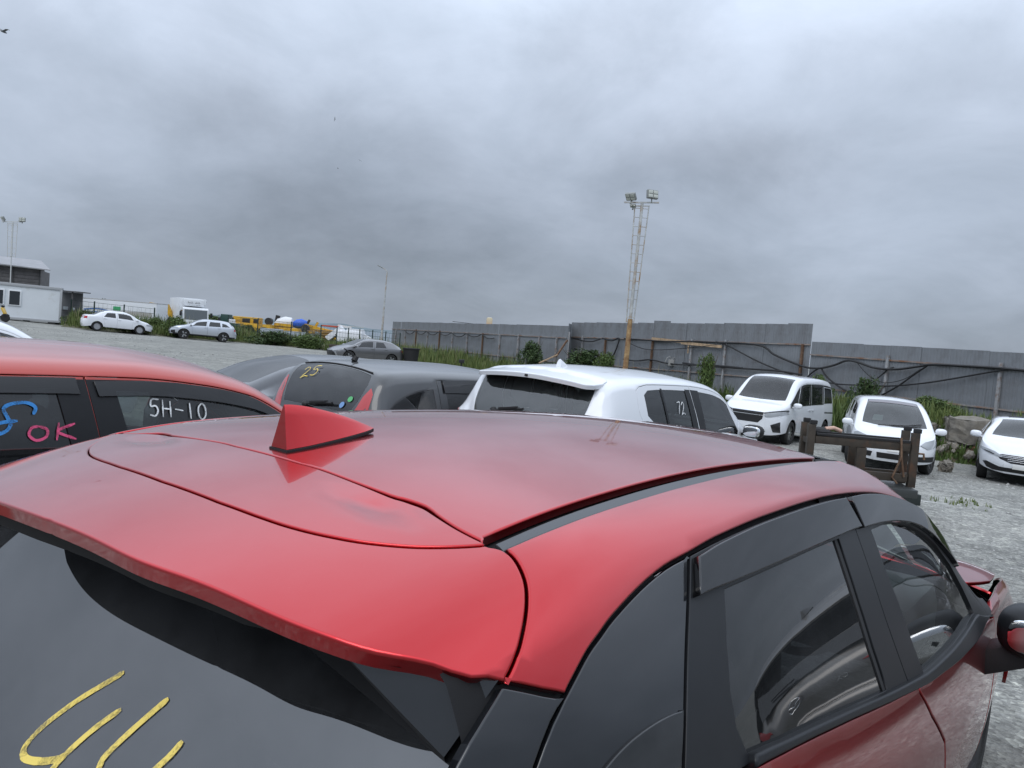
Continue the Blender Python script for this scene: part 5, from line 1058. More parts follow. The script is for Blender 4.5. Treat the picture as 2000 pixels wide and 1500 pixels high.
# -------- grey hatchback parked by the verge
sp=dict(L=4.37,W=1.79,hatch=1,prof=[(0,.85),(.04,1.0),(.40,1.22),(.85,1.40),(1.5,1.455),(2.0,1.455),(2.5,1.40),(3.35,1.0),(3.5,.95),(4.05,.80),(4.37,.66)],belt=[(0,1.02),(1.0,.98),(3.3,.88),(4.37,.64)],cab=(.06,.82,2.42,3.38),paint=MGREY,wheels=(.85,3.48),R=.33,wr=.53,we=.67,dtop=.11,step=.10,spokes=5,
 dglass=CTINT,rglass=CTINT,doors=[dict(loop=door(1.15,1.98,cut=[(1.28,4.0),(1.30,4.78)]),win=[win(1.05,1.25,1.90,1.84)],handle=(1.25,3.3)),dict(loop=[(1.985,2.03),(1.985,4.78),(2.9,4.78),(2.95,2.98),(3.1,2.1),(2.6,2.03)],win=[win(2.08,2.04,3.0,2.75)],handle=(2.1,3.3))],
 front=[('headlight',[(.42,.62),(.84,.74),(.85,.68),(.55,.58)],LENS,.008,True),('grille',[(-.40,.60),(.40,.60),(.66,.45),(.60,.26),(-.60,.26),(-.66,.45)],GRILLE,.006,False),('bumper_blade',[(.58,.56),(.66,.54),(.74,.30),(.68,.28)],ALLOY,.012,True)],rear=[('tail_light',[(.4,.88),(.84,.94),(.85,.84),(.45,.80)],REDLENS,.006,True)])
sp['doors'][0]['win']=[win(1.22,1.38,1.90,1.84)]
make_car('dark grey hatchback parked by the weedy verge',(-8.85,45.6),R(237),sp)
# -------- silver raised hatchback
sp=dict(L=4.47,W=1.80,hatch=1,prof=[(0,.90),(.04,1.05),(.35,1.32),(.62,1.50),(1.3,1.55),(2.0,1.55),(2.5,1.48),(3.3,1.07),(3.45,1.02),(4.1,.90),(4.47,.72)],belt=[(0,1.12),(1.0,1.06),(3.3,.97),(4.47,.70)],cab=(.06,.58,2.42,3.33),paint=SILVER,wheels=(.90,3.57),R=.35,wr=.54,we=.68,dtop=.12,step=.10,spokes=5,zs=.32,zm=.7,
 rglass=CTINT,dglass=CTINT,doors=[dict(loop=door(1.15,2.02,cut=[(1.32,4.0),(1.36,4.78)]),win=[win(1.06+.1,1.2,1.94,1.88)],handle=(1.25,3.3)),dict(loop=[(2.025,2.03),(2.025,4.78),(3.0,4.78),(3.05,2.98),(3.2,2.1),(2.6,2.03)],win=[win(2.12,2.08,3.05,2.78)],glass=[CTINT],handle=(2.15,3.3))],quarter=[[(.50,2.9),(1.05,2.9),(1.05,2.2),(.78,2.3)]],
 trims=[([(.1,4.72),(4.3,4.72),(4.3,5.),(.1,5.)],BLKPLASTIC,'sill_cladding')],
 front=[('headlight',[(.50,.74),(.86,.80),(.87,.73),(.60,.68)],LENS,.008,True),('grille',[(-.42,.76),(.42,.76),(.46,.70),(.36,.60),(-.36,.60),(-.46,.70)],GRILLE,.006,False),('fog_recess',[(.56,.56),(.80,.60),(.80,.38),(.60,.38)],BLKPLASTIC,.006,True),('lower_grille',[(-.48,.48),(.48,.48),(.44,.34),(-.44,.34)],GRILLE,.006,False)],rear=[('tail_light',[(.42,.92),(.84,1.0),(.86,.86),(.52,.84)],REDLENS,.006,True)])
XV,_,_,_,_=make_car('silver raised hatchback with black wheels, in front of the white truck',(-22.7,55.8),R(242),sp)
b=MB(); b.cbox((-2.0,0,1.50),(.35,1.05,.04),.015); b.build('spoiler',SILVER,XV)
# -------- white saloon on the left
HUBC=mat('hub_cover',(.42,.43,.45),rough=.35,metal=.6)
sp=dict(L=4.40,W=1.70,prof=[(0,.88),(.03,1.03),(.55,1.08),(1.15,1.36),(1.7,1.455),(2.4,1.46),(2.75,1.40),(3.45,1.02),(3.6,.96),(4.1,.84),(4.4,.68)],belt=[(0,1.0),(1.0,.98),(3.4,.88),(4.4,.66)],cab=(.55,1.3,2.7,3.48),paint=W_PAINT,wheels=(.85,3.50),R=.31,wr=.53,we=.66,dtop=.11,step=.10,dglass=CTINT,rim=HUBC,cover=True,spokes=8,
 doors=[dict(loop=door(1.15,2.05,cut=[(1.3,4.1),(1.32,4.78)]),win=[win(1.16+.06,1.42,1.97,1.92)],handle=(1.3,3.3)),dict(loop=[(2.055,2.03),(2.055,4.78),(3.0,4.78),(3.05,2.98),(3.2,2.1),(2.8,2.03)],win=[win(2.14,2.10,3.1,2.9)],handle=(2.2,3.3))],
 front=[('headlight',[(.46,.66),(.80,.76),(.82,.64),(.56,.58)],LENS,.008,True),('lower_grille',[(-.55,.40),(.55,.40),(.5,.28),(-.5,.28)],GRILLE,.006,False)],rear=[('tail_light',[(.50,.94),(.79,.97),(.81,.80),(.56,.78)],REDLENS,.006,True),('number_plate',[(-.17,.78),(.17,.78),(.17,.68),(-.17,.68)],PLATE,.008,False)])
make_car('white saloon with plastic wheel covers, beside the cabin',(-27.75,53.5),R(53),sp)

# ---------------------------------------------------------------- corrugated sheet fence
SHEET=mat('fence_sheet_grey',(.19,.203,.218),rough=.55,noise=.10,nscale=1.3,dirt=(.13,.13,.135),dscale=.8,damt=.5)
POSTM=mat('fence_post_paint',(.30,.31,.32),rough=.6,noise=.2,nscale=6,dirt=(.16,.08,.04),dscale=4,damt=.55)
RUST=mat('rusty_steel',(.17,.105,.065),rough=.85,noise=.4,nscale=9,dirt=(.09,.045,.025),dscale=5,damt=.9)
RAILM=mat('fence_rail',(.27,.26,.25),rough=.7,noise=.3,nscale=5,dirt=(.20,.09,.04),dscale=2.5,damt=.75)
SHEETS={}
def sheet_mesh(wd,h,pitch=.115,amp=.013):
    k=(round(wd,2),round(h,2))
    if k in SHEETS: return SHEETS[k]
    pr=[]; x=0.; pitch=wd/round(wd/pitch)
    while x<wd-1e-6:
        for (dx,dz) in ((0,0),(.42,0),(.5,1),(.92,1)):
            xx=x+dx*pitch
            if xx<wd-1e-4: pr.append((xx,dz*amp))
        x+=pitch
    pr.append((wd,0.)); n=len(pr)
    vs=[(a,-b_,0) for a,b_ in pr]+[(a,-b_,h) for a,b_ in pr]; fs=[(i,i+1,n+i+1,n+i) for i in range(n-1)]
    vs+=[(a,-b_+.004,0) for a,b_ in pr]+[(a,-b_+.004,h) for a,b_ in pr]; fs+=[(2*n+i+1,2*n+i,3*n+i,3*n+i+1) for i in range(n-1)]+[(n+i,n+i+1,3*n+i+1,3*n+i) for i in range(n-1)]
    me=bpy.data.meshes.new('fence_sheet'); me.from_pydata(vs,[],fs); me.materials.append(SHEET); SHEETS[k]=me; return me
def fence(label,A,B,zt0,zt1,zb,wd,seed,step_at=None,posts=(),pt=.4,rails=(.5,1.9),post_h=None,rust=()):
    r=random.Random(seed); A2,B2=Vector((A[0],A[1],0)),Vector((B[0],B[1],0)); d=(B2-A2); Lf=d.length; d.normalize(); n=int(round(Lf/wd)); wd=Lf/n
    ang=math.atan2(d.y,d.x); F=thing('sheet_fence',label,'fence',(A[0],A[1],0)); F.rotation_euler.z=ang
    for i in range(n):
        t=(i+.5)/n; top=zt0+(zt1-zt0)*t+r.uniform(-.012,.012)
        if step_at and step_at[0]<=t<=step_at[1]: top+=step_at[2]
        bot=zb(A2+d*Lf*t); 
        o=link('sheet',sheet_mesh(wd+.03,round(top-bot,1)+0.0),F); o.location=(i*wd-.015,(-.010 if i%2 else 0)+r.uniform(-.006,.006),top-(round(top-bot,1))); o.rotation_euler=(r.uniform(-.006,.006),0,r.uniform(-.006,.006)*.6)
    for j,q in enumerate(posts):
        t=q/Lf; p=A2+d*q; bot=zb(p)-.2; h=(zt0+(zt1-zt0)*t-pt)+r.uniform(-.05,.05); b=MB(); b.box((q,-.085,(bot+h)/2),(.085,.085,h-bot)); b.build('post',RUST if j in rust else POSTM,F)
    for rz in rails:
        b=MB(); z0=zt0-rz; z1=zt1-rz; b.bar((0,-.045,z0),(Lf,-.045,z1),.045,.05); b.build('rail',RAILM,F)
    return F,d,Lf
BANKZ=.75
zb3=lambda p: .15
# nearest, lower run at the right
a3,b3=(17.0,18.5),(11.22,29.2)
S3L=math.hypot(a3[0]-b3[0],a3[1]-b3[1])
def on3(y): return (a3[1]-y)/(a3[1]-b3[1])*S3L
F3,_,_=fence('lower grey corrugated fence with drooping cables, right of the high step',(b3[0],b3[1]),a3,2.66,2.58,zb3,1.13,3,posts=[S3L-on3(23),S3L-on3(26.3)],pt=.33,rails=(.50,1.72))
F2,_,_=fence('tall grey corrugated fence behind the white minivan and the lamp mast',(3.05,42.6),(11.22,29.32),3.05,3.33,lambda p:.2,1.13,5,step_at=(.43,.475,.10),posts=[1.2,3.2,5.0,6.8,9.4,11.4,15.3],pt=.74,rails=(.80,2.2),rust=(1,2,3,6))
F1,_,_=fence('long grey corrugated fence running away towards the sea',(-11.0,68.5),(2.75,41.2),2.65,2.82,lambda p:.1,1.20,9,posts=[1.3,3.9,6.6,9.3,11.9,14.5,17.2,19.8,22.4,25.0,27.6,29.6],pt=.62,rails=(.66,2.0),rust=(2,4,7))
b=MB(); A=Vector((2.78,41.15,0)); B=Vector((3.02,42.5,0))
Fj=thing('sheet_fence','short dark fence return where the two long fences meet','fence',(2.78,41.15,0))
dj=(B-A); Fj.rotation_euler.z=math.atan2(dj.y,dj.x)+0
o=link('sheet',sheet_mesh(dj.length,2.9),Fj); o.location=(0,0,.05)
b=MB(); b.box((.02,-.06,1.35),(.08,.08,2.3)); b.build('post',POSTM,Fj)
# boards fixed to the fence
WOODP=mat('weathered_board',(.42,.30,.19),rough=.85,noise=.35,nscale=7)
def board(name,label,a,b_,w,t,m=WOODP,cat='board',group=None):
    q=MB(); q.bar(a,b_,t,w); return tag(q.build(name,m),label,cat,group)
def F2pt(px_y,z,o=-.16):
    t=(42.6-px_y)/(42.6-29.32); x=3.05+(11.22-3.05)*t; return Vector((x+o*.85,px_y+o*.53,z))
board('board','upper pale board nailed along the tall fence, right of the mast',F2pt(36.8,2.42),F2pt(34.6,2.33),.12,.03)
board('board','lower pale board nailed along the tall fence, beside the grey post',F2pt(35.1,2.30),F2pt(33.0,2.24),.12,.03)
board('board','short upright stick hanging below the boards on the tall fence',F2pt(34.7,2.2),F2pt(34.7,1.85),.05,.03)
board('board','rusty brace leaning at the corner of the two fences',(2.2,40.4,1.15),(2.75,40.9,2.05),.09,.06,RUST)
board('board','pale pole sticking up out of the weeds near the fence corner',(1.3,39.6,.75),(2.25,40.1,1.25),.06,.05,WOODP)
# cables
CABLE=mat('black_cable',(.012,.012,.013),rough=.6)
def sag(a,b_,s,n=14):
    a,b_=Vector(a),Vector(b_); return [a.lerp(b_,i/n)+Vector((0,0,-s*4*(i/n)*(1-i/n))) for i in range(n+1)]
def cable(label,pts,r=.02,group=None):
    q=MB(); P=smooth3(pts); q.tube(P,r*1.3,6); return tag(q.build('cable',CABLE),label,'cable',group)
def smooth3(pts,k=6):
    P=[Vector(p) for p in pts]; P=[2*P[0]-P[1]]+P+[2*P[-1]-P[-2]]; out=[]
    for i in range(1,len(P)-2):
        for j in range(k):
            t=j/k; a,b_,c,d=P[i-1],P[i],P[i+1],P[i+2]; out.append(.5*((2*b_)+(c-a)*t+(2*a-5*b_+4*c-d)*t*t+(3*b_-a-3*c+d)*t**3))
    return out+[P[-2]]
cable('thick black cable drooping from the tall fence and running along the lower fence',[(8.34, 33.69, 2.38), (8.63, 33.2, 2.41), (9.86, 31.23, 2.4), (10.29, 30.5, 2.05), (10.99, 29.39, 1.7), (11.31, 28.67, 1.66), (11.65, 28.08, 1.82), (11.89, 27.61, 2.02), (12.11, 27.21, 2.0), (12.42, 26.62, 1.85), (12.8, 25.94, 1.84), (13.19, 25.19, 1.99), (13.43, 24.78, 2.09), (13.86, 23.95, 2.11), (14.33, 23.1, 2.12), (14.59, 22.61, 2.11), (14.92, 22.01, 2.09)],0.032)
cable('black cable slanting down the tall fence above the white minivan',[(8.63, 33.22, 2.45), (9.07, 32.5, 2.25), (9.77, 31.37, 1.8), (10.37, 30.38, 1.49), (10.78, 29.73, 1.33), (11.02, 29.33, 1.16)],0.022)
cable('thick black cable along the middle of the tall fence behind the white minivan',[(7.64, 34.84, 1.4), (8.41, 33.57, 1.36), (9.35, 32.05, 1.39), (10.37, 30.37, 1.43), (11.01, 29.36, 1.37)],0.03)
cable('long shallow black cable low on the lower fence, rising to the right post',[(11.16, 29.1, 1.26), (11.68, 27.99, 1.16), (12.16, 27.13, 1.19), (12.74, 26.03, 1.27), (13.28, 25.05, 1.45), (13.77, 24.13, 1.69), (14.34, 23.09, 2.0), (14.54, 22.69, 2.1)],0.022)
cable('black cable hanging down beside the fence step towards the white family car',[(11.39, 28.56, 1.69), (11.53, 28.26, 1.37), (11.85, 27.69, 1.02), (12.11, 27.19, 0.87), (12.33, 26.8, 0.82)],0.024)
cable('short black cable climbing at the high fence step',[(11.1, 29.22, 1.17), (11.22, 28.99, 1.46), (11.37, 28.59, 1.69)],0.022)
cable('thin black cable rising to the upper cable left of the middle post',[(12.17, 27.1, 0.94), (12.45, 26.57, 1.36), (12.69, 26.15, 1.81), (12.79, 25.94, 1.91)],0.016)
cable('black cable rising to the upper cable right of the middle post',[(12.62, 26.27, 0.92), (12.88, 25.77, 1.27), (13.14, 25.32, 1.69), (13.35, 24.91, 2.04)],0.022)
cable('thin sagging wire between the two drooping cables of the lower fence',[(12.11, 27.21, 1.97), (12.31, 26.82, 1.61), (12.54, 26.43, 1.4), (12.73, 26.04, 1.38), (13.01, 25.55, 1.56), (13.25, 25.08, 1.92)],0.01)
cable('black cable along the top rail of the tall fence, above the pale boards',[(5.41, 38.46, 2.34), (6.31, 36.98, 2.33), (6.98, 35.9, 2.32), (8.01, 34.21, 2.4), (8.64, 33.21, 2.41), (9.31, 32.1, 2.44)],0.028)
cable('thin sagging wire below the pale boards on the tall fence',[(5.61, 38.14, 2.13), (6.16, 37.22, 1.91), (6.74, 36.3, 1.9), (7.53, 34.99, 2.04), (8.65, 33.19, 2.3)],0.014)
cable('black cable from the junction box along the lower part of the tall fence',[(5.45, 38.4, 1.31), (5.97, 37.53, 1.29), (6.49, 36.71, 1.41), (7.05, 35.77, 1.32), (7.58, 34.92, 1.31), (8.56, 33.31, 1.41), (9.47, 31.86, 1.42)],0.028)
cable('black cable swag on the tall fence, left of the light mast',[(3.16, 42.12, 2.19), (3.6, 41.37, 2.09), (4.03, 40.69, 2.08), (4.4, 40.08, 2.23)],0.028)
cable('kinked black cable dropping into the weeds beside the light mast',[(4.5, 39.94, 2.29), (4.9, 39.26, 2.19), (5.19, 38.82, 2.34), (5.15, 38.86, 1.93), (5.05, 39.04, 1.54), (4.97, 39.16, 1.33), (4.84, 39.39, 0.88)],0.03)
cable('black cable hung in swags from post to post of the long fence',[(-9.4, 64.94, 1.95), (-9.09, 64.34, 1.75), (-8.79, 63.73, 1.68), (-8.49, 63.13, 1.75), (-8.18, 62.53, 1.97), (-7.88, 61.93, 1.79), (-7.58, 61.32, 1.73), (-7.27, 60.72, 1.8), (-6.97, 60.12, 1.98), (-6.68, 59.54, 1.82), (-6.38, 58.96, 1.76), (-6.09, 58.38, 1.82), (-5.8, 57.8, 2.0), (-5.51, 57.21, 1.85), (-5.21, 56.63, 1.8), (-4.92, 56.05, 1.86), (-4.63, 55.47, 2.01), (-4.33, 54.87, 1.83), (-4.02, 54.27, 1.78), (-3.72, 53.66, 1.84), (-3.41, 53.06, 2.03), (-3.12, 52.48, 1.9), (-2.83, 51.9, 1.86), (-2.54, 51.32, 1.9), (-2.25, 50.74, 2.04), (-1.95, 50.16, 1.86), (-1.66, 49.58, 1.81), (-1.37, 49.0, 1.87)],.025)

# small meter box with its wires on the tall fence
p=F2pt(35.6,1.35,-.12); q=MB(); q.cbox((0,0,0),(.26,.16,.30),.02); q.tube([(0,-.05,.14),(-.1,-.08,.3),(-.22,-.08,.22),(-.3,-.08,.0)],.02,6); q.tube([(.02,-.05,.14),(.1,-.08,.26),(.2,-.08,.2)],.02,6)
o=q.build('junction_box',mat('box_grey',(.30,.30,.29),rough=.6)); o.location=p; tag(o,'grey junction box with looped wires on the tall fence','junction box')
# ---------------------------------------------------------------- lattice light masts
MASTM=mat('mast_galvanised',(.42,.43,.42),rough=.5,noise=.25,nscale=3,dirt=(.30,.17,.06),dscale=1.6,damt=.55)
MASTLOW=mat('mast_rusty_yellow',(.40,.27,.13),rough=.75,noise=.3,nscale=4,dirt=(.16,.07,.03),dscale=3.2,damt=.9)
LAMPM=mat('lamp_housing',(.22,.23,.22),rough=.5); LAMPG=mat('lamp_glass',(.45,.47,.42),rough=.15,coat=.6)
def floodlight(par,c,rz,tilt,s=1.):
    q=MB(); M=Matrix.Rotation(rz,3,'Z')@Matrix.Rotation(tilt,3,'X')
    q.cbox(c,(.52*s,.16*s,.38*s),.03,M=M); q.bar(Vector(c)+M@Vector((0,.05,-.19))*s,Vector(c)+Vector((0,.02,-.34))*s,.06,.05); o=q.build('floodlight',LAMPM,par)
    for i in (-1,1):
        for k in (-1,1):
            q=MB(); q.cbox(Vector(c)+M@Vector((i*.125,-.085,k*.085))*s,(.21*s,.03,.14*s),.01,M=M); q.build('lamp_lens',LAMPG,o)
def mast(label,base,h0,h1,wt,wb,lean,rungs,lights,lowm,m,tall=True):
    T=thing('light_mast',label,'light mast',base); lx=math.tan(lean)
    q=MB(); q.tube([(0,0,-.4),(lx*h0,0,h0)],.13 if tall else .05,10,r1=.105 if tall else .04); q.build('lower_pole',lowm,T)
    q=MB(); q.tube([(lx*(h0-.1),0,h0-.1),(lx*h1,0,h1)],.075,10,r1=.065); q.build('upper_pole',m,T)
    for s in (-1,1):
        q=MB(); a=Vector((lx*(h0-.05)+s*wb,-.02*s,h0-.15)); b_=Vector((lx*h1+s*wt,0,h1-.05)); q.tube([a,b_],.028,6); c0=Vector((lx*(h0),0,h0)); 
        q.bar(a+Vector((0,0,.02)),(lx*h0,0,h0-.1),.04)
        o=q.build('side_rail',m,T)
        for i in range(rungs):
            t=(i+.6)/rungs; p=a.lerp(b_,t); z=p.z; q=MB(); q.tube([p,(lx*z,0,z)],.017,5); q.build('rung',m,T)
    q=MB(); z=h1+.0; q.bar((lx*z-wt-.48,0,z),(lx*z+wt+.42,.0,z+.10),.07,.06); q.bar((lx*z-wt,.0,z-.12),(lx*z+wt,.0,z-.08),.06,.05); q.build('crossbar',m,T)
    for (dx,dz,rz,ti,s) in lights: floodlight(T,(lx*z+dx,-.05,z+dz),rz,ti,s)
    return T
mast('rusty yellow lattice mast with floodlights in front of the tall fence',(4.92,34,gz(4.92,34)),3.15-gz(4.92,34),8.2-gz(4.92,34),.31,.16,R(.9),13,[(-.52,.26,R(-35),R(40),.9),(.40,.42,R(20),R(-8),1.),(-.40,-.12,R(-20),R(60),.5)],MASTLOW,MASTM)
mast('pale lattice mast with floodlights above the shed roof',(-40.9,62,gz(-40.9,62)),5.0,7.6,.40,.34,0.,6,[(-.75,.25,R(-40),R(30),.9),(.78,.28,R(15),R(-5),.9)],mat('mast_white',(.50,.51,.50),rough=.6),mat('mast_white',(.50,.51,.50)),False)
# tapered street lamp
T=thing('street_lamp','thin tapered street lamp with a short arm, beside the far fence','street lamp',(-10.1,58,gz(-10.1,58)))
q=MB(); q.tube([(0,0,-.3),(.04,0,3.5)],.095,8,r1=.075); q.tube([(.04,0,3.45),(.09,0,6.55)],.06,8,r1=.045); q.build('pole',MASTM,T)
q=MB(); q.tube([(.09,0,6.5),(-.06,0,6.68),(-.28,0,6.78)],.028,6); q.build('arm',MASTM,T)
q=MB(); q.cbox((-.46,0,6.85),(.42,.16,.07),.02,M=Matrix.Rotation(R(25),3,'Y')); q.build('lamp_head',LAMPM,T)
# ---------------------------------------------------------------- rusty steel rack on its stand
RK=mat('rack_brown_steel',(.042,.033,.024),rough=.75,noise=.35,nscale=6,dirt=(.085,.042,.022),dscale=5,damt=.4)
RX=thing('steel_rack','rusty brown steel rack of posts and bars in front of the white family car','rack',(4.97,10.88,gz(4.97,10.88)))
ra,rb=Vector((4.27,10.95,0)),Vector((5.66,10.80,0)); dd=(rb-ra); RL=dd.length; RX.rotation_euler.z=math.atan2(dd.y,dd.x)
z0=.46
def rbx(name,c,d,m=RK,par=None): q=MB(); q.cbox(c,d,.006); return q.build(name,m,par or RX)
for yy in (-.17,.17):
    for xx in (-RL/2,RL/2):
        rbx('post',(xx,yy,z0+.36),(.10,.09,.76)); rbx('post_cap',(xx+.02,yy,z0+.77),(.09,.08,.06),RUBBER)
    rbx('top_rail',(0,yy,z0+.53),(RL-.12,.06,.105)); rbx('bottom_rail',(0,yy,z0+.10),(RL-.12,.06,.11)); rbx('middle_post',(.0,yy,z0+.315),(.13,.05,.32))
    rbx('rubber_pad',(0,yy,z0+.61),(RL-.14,.075,.035),RUBBER)
for xx in (-RL/2,RL/2): rbx('end_bar',(xx,0,z0+.10),(.08,.24,.10)); rbx('end_bar',(xx,0,z0+.5),(.06,.24,.08))
q=MB(); q.tube([(RL/2-.2,-.21,z0+.66),(RL/2-.18,-.23,z0+.4),(RL/2-.27,-.22,z0+.1),(RL/2-.2,-.22,z0+.02)],.014,6); q.tube([(RL/2-.18,-.23,z0+.4),(RL/2-.12,-.22,z0+.12)],.014,6); q.build('hanging_strap',RUST,RX)
q=MB(); q.tube([(RL/2+.06,.17,z0+.42),(RL/2+.14,.17,z0+.44),(RL/2+.18,.17,z0+.38),(RL/2+.14,.17,z0+.33)],.02,6); q.tube([(RL/2+.04,-.19,z0+.46),(RL/2+.12,-.2,z0+.46),(RL/2+.13,-.2,z0+.38)],.016,6); q.build('hook',RUST,RX)
q=MB(); q.sphere((-RL/2+.16,0,z0+.64),(.16,.16,.06),n=12); q.sphere((-RL/2+.26,.05,z0+.66),(.07,.1,.05),n=10); q.build('strap_bundle',mat('strap_black',(.015,.015,.016),rough=.8,bump=.8,bscale=30),RX)
q=MB(); q.tube([(-RL/2+.22,-.05,z0+.68),(-RL/2+.34,-.02,z0+.70),(-RL/2+.46,.03,z0+.66)],.03,8); q.build('strap_end',mat('strap_pink',(.55,.36,.28),rough=.8),RX)
TRM=mat('trailer_green_black',(.014,.02,.019),rough=.6,noise=.2)
TR=thing('low_trailer','low dark trailer bed carrying the rusty rack','trailer',(4.97,10.88,gz(4.97,10.88))); TR.rotation_euler.z=RX.rotation_euler.z
q=MB(); q.cbox((-.15,0,.385),(RL+.30,.9,.12),.015); q.build('bed',mat('deck_steel',(.07,.075,.075),rough=.4,metal=.5),TR); q=MB(); q.cbox((0,-.40,.31),(RL+.1,.09,.15),.01); q.cbox((0,.40,.31),(RL+.1,.09,.15),.01); q.build('frame_rail',TRM,TR)
q=MB(); q.cbox((RL/2-.28,-.34,.13),(.20,.16,.32),.015); q.cbox((RL/2-.28,-.34,-.02),(.32,.26,.03),.008); q.build('leg',TRM,TR); q=MB(); q.cbox((RL/2-.05,-.1,.26),(.26,.3,.2),.02); q.build('hitch',TRM,TR); q=MB(); q.tube([(RL/2-.1,-.38,.12),(RL/2-.02,-.4,.06)],.05,8); q.build('rusty_foot',RUST,TR)
for s in (-1,1): wheel(TR,(-RL/2+.35,s*.52,.24),s,.24,.16,6)
# painted line on the lot
q=MB(); P=[Vector((5.0+.55*i,12.6+.02*i,0)) for i in range(8)]
vs=[]
for i in range(24):
    x=5.1+i*.14; y=12.55+.03*math.sin(i*.7); 
    vs+=[(x,y-.05-.012*rng.random(),gz(x,y)+.006),(x,y+.05+.012*rng.random(),gz(x,y+.05)+.006)]
q.add(vs,[(2*i,2*i+2,2*i+3,2*i+1) for i in range(23)])
tag(q.build('painted_line',mat('worn_line_paint',(.50,.50,.47),rough=.9,noise=.3,nscale=20,dirt=(.25,.25,.24),dscale=9,damt=.9)),'worn white line painted on the gravel','line',kind='structure')

# ---------------------------------------------------------------- cabin, sheds, vehicles beyond the verge
CABW=mat('cabin_white',(.62,.65,.67),rough=.5,noise=.05,nscale=.8,dirt=(.42,.42,.38),dscale=.5,damt=.35)
CABG=mat('cabin_trim_grey',(.36,.37,.38),rough=.6)
WINB=mat('window_glass_dark',(.02,.025,.03),rough=.06,coat=.3)
def bx(par,name,c,d,m,b=.0,M=None):
    q=MB(); (q.cbox(c,d,b,M=M) if b else q.box(c,d,M=M)); return q.build(name,m,par)
g=gz(-34,53); CB=thing('site_cabin','white portable site cabin with two dark windows','cabin',(-33.1,56,g)); 
CB.rotation_euler=(0,R(.8),R(28))
bx(CB,'wall',(-3.2,1.2,1.38),(6.1,2.3,2.28),CABW); bx(CB,'roof_edge',(-3.2,1.2,2.56),(6.24,2.44,.20),CABG,.02); bx(CB,'floor_frame',(-3.2,1.2,.18),(6.24,2.44,.16),CABG,.02)
for x in (-6.26,-.12): bx(CB,'corner_post',(x,.04,1.37),(.14,.13,2.24),CABG,.01)
for x in (-2.95,-3.95,-5.6):
    f=bx(CB,'window',(x,.02,1.62),(.80,.10,1.12),mat('window_frame',(.68,.70,.71),rough=.5),.02); bx(CB,'pane',(x,-.035,1.62),(.62,.03,.96),WINB)
for x in (-.6,-2.2,-4.2,-5.9): bx(CB,'support_block',(x,.35,.02),(.4,.4,.2),mat('concrete_dark',(.16,.155,.15),rough=.9))
# shed with a flat metal roof behind the cabin
SHW=mat('shed_boards_grey',(.105,.10,.10),rough=.8,noise=.25,nscale=2.5); g=gz(-42,62)
SH=thing('shed','dark grey building with a pale metal roof behind the cabin','shed',(-39.2,63.5,g)); SH.rotation_euler.z=R(24)
bx(SH,'wall',(-4,2.6,2.0),(7.6,5,4.0),SHW)
for i in range(13): bx(SH,'plank',(-4,.075,.5+.285*i),(7.62,.05,.262),SHW,.008)
for x in (-.25,-2.1,-4.3): bx(SH,'batten',(x,.02,2.1),(.09,.06,3.9),mat('shed_trim',(.05,.05,.05),rough=.8))
q=MB(); q.add([(.55,-.5,4.02),(-8.4,-.5,4.30),(-8.4,3,5.0),(-.6,3,4.85),(.55,-.5,4.10),(-8.4,-.5,4.40),(-8.4,3,5.08),(-.6,3,4.93),(-.6,5.6,4.0),(-8.4,5.6,4.2)],[(0,1,2,3),(7,6,5,4),(0,4,5,1),(0,3,7,4),(7,6,9,8)]); q.build('roof',mat('metal_roof_pale',(.27,.27,.28),rough=.5,noise=.1,nscale=1.5),SH)
g=gz(-33,57); LT=thing('lean_to','small grey lean-to with a flat dark roof beside the cabin','lean-to',(-33.9,57.6,g))
bx(LT,'back_wall',(-.1,1.2,1.3),(1.6,.06,2.4),mat('leanto_wall',(.20,.20,.205),rough=.8)); bx(LT,'roof',(.1,.6,2.55),(2.1,1.7,.07),SHW); 
for x in (-.85,.62): bx(LT,'post',(x,-.05,1.2),(.09,.09,2.6),SHW)
bx(LT,'shelf',(-.1,.9,1.1),(1.4,.4,.06),SHW); bx(LT,'white_can',(-.35,.8,1.28),(.3,.2,.24),CABW,.03); bx(LT,'white_can',(.2,.8,1.25),(.22,.2,.2),CABW,.03)
bx(LT,'low_wall',(0,-.3,.35),(1.9,.12,.7),mat('concrete_dark',(.16,.155,.15)))
# motor scooter
YEL=mat('yellow_paint',(.62,.38,.02),rough=.35,coat=.6); g=gz(-35,50.5); SC=thing('motor_scooter','black and yellow motor scooter in front of the cabin','scooter',(-33.35,50.2,gz(-33.35,50.2))); SC.rotation_euler.z=R(8)
for x in (0,-1.28):
    q=MB(); M=Matrix.Rotation(R(90),3,'X'); q.lathe([(.16,-.06),(.25,-.06),(.28,-.03),(.28,.03),(.25,.06),(.16,.06)],n=20,M=M,c=(x,0,.28)); wl=q.build('wheel',TYRE,SC); q=MB(); q.lathe([(.02,-.04),(.17,-.04),(.17,.04),(.02,.04)],n=14,M=M,c=(x,0,.28)); q.build('rim',ALLOY,wl)
q=MB(); q.tube([(0,0,.28),(-.10,0,.62),(-.22,0,1.02)],.05,8); q.cbox((-.62,0,.33),(.62,.30,.12),.04); q.cbox((-1.05,0,.55),(.62,.30,.34),.08); q.build('frame_body',BLKPLASTIC,SC)
q=MB(); q.cbox((-.10,0,.74),(.10,.40,.46),.05,M=Matrix.Rotation(R(-24),3,'Y')); q.build('front_shield',YEL,SC); q=MB(); q.cbox((-.85,0,.36),(.85,.34,.07),.03,M=Matrix.Rotation(R(5),3,'Y')); q.build('side_strip',YEL,SC)
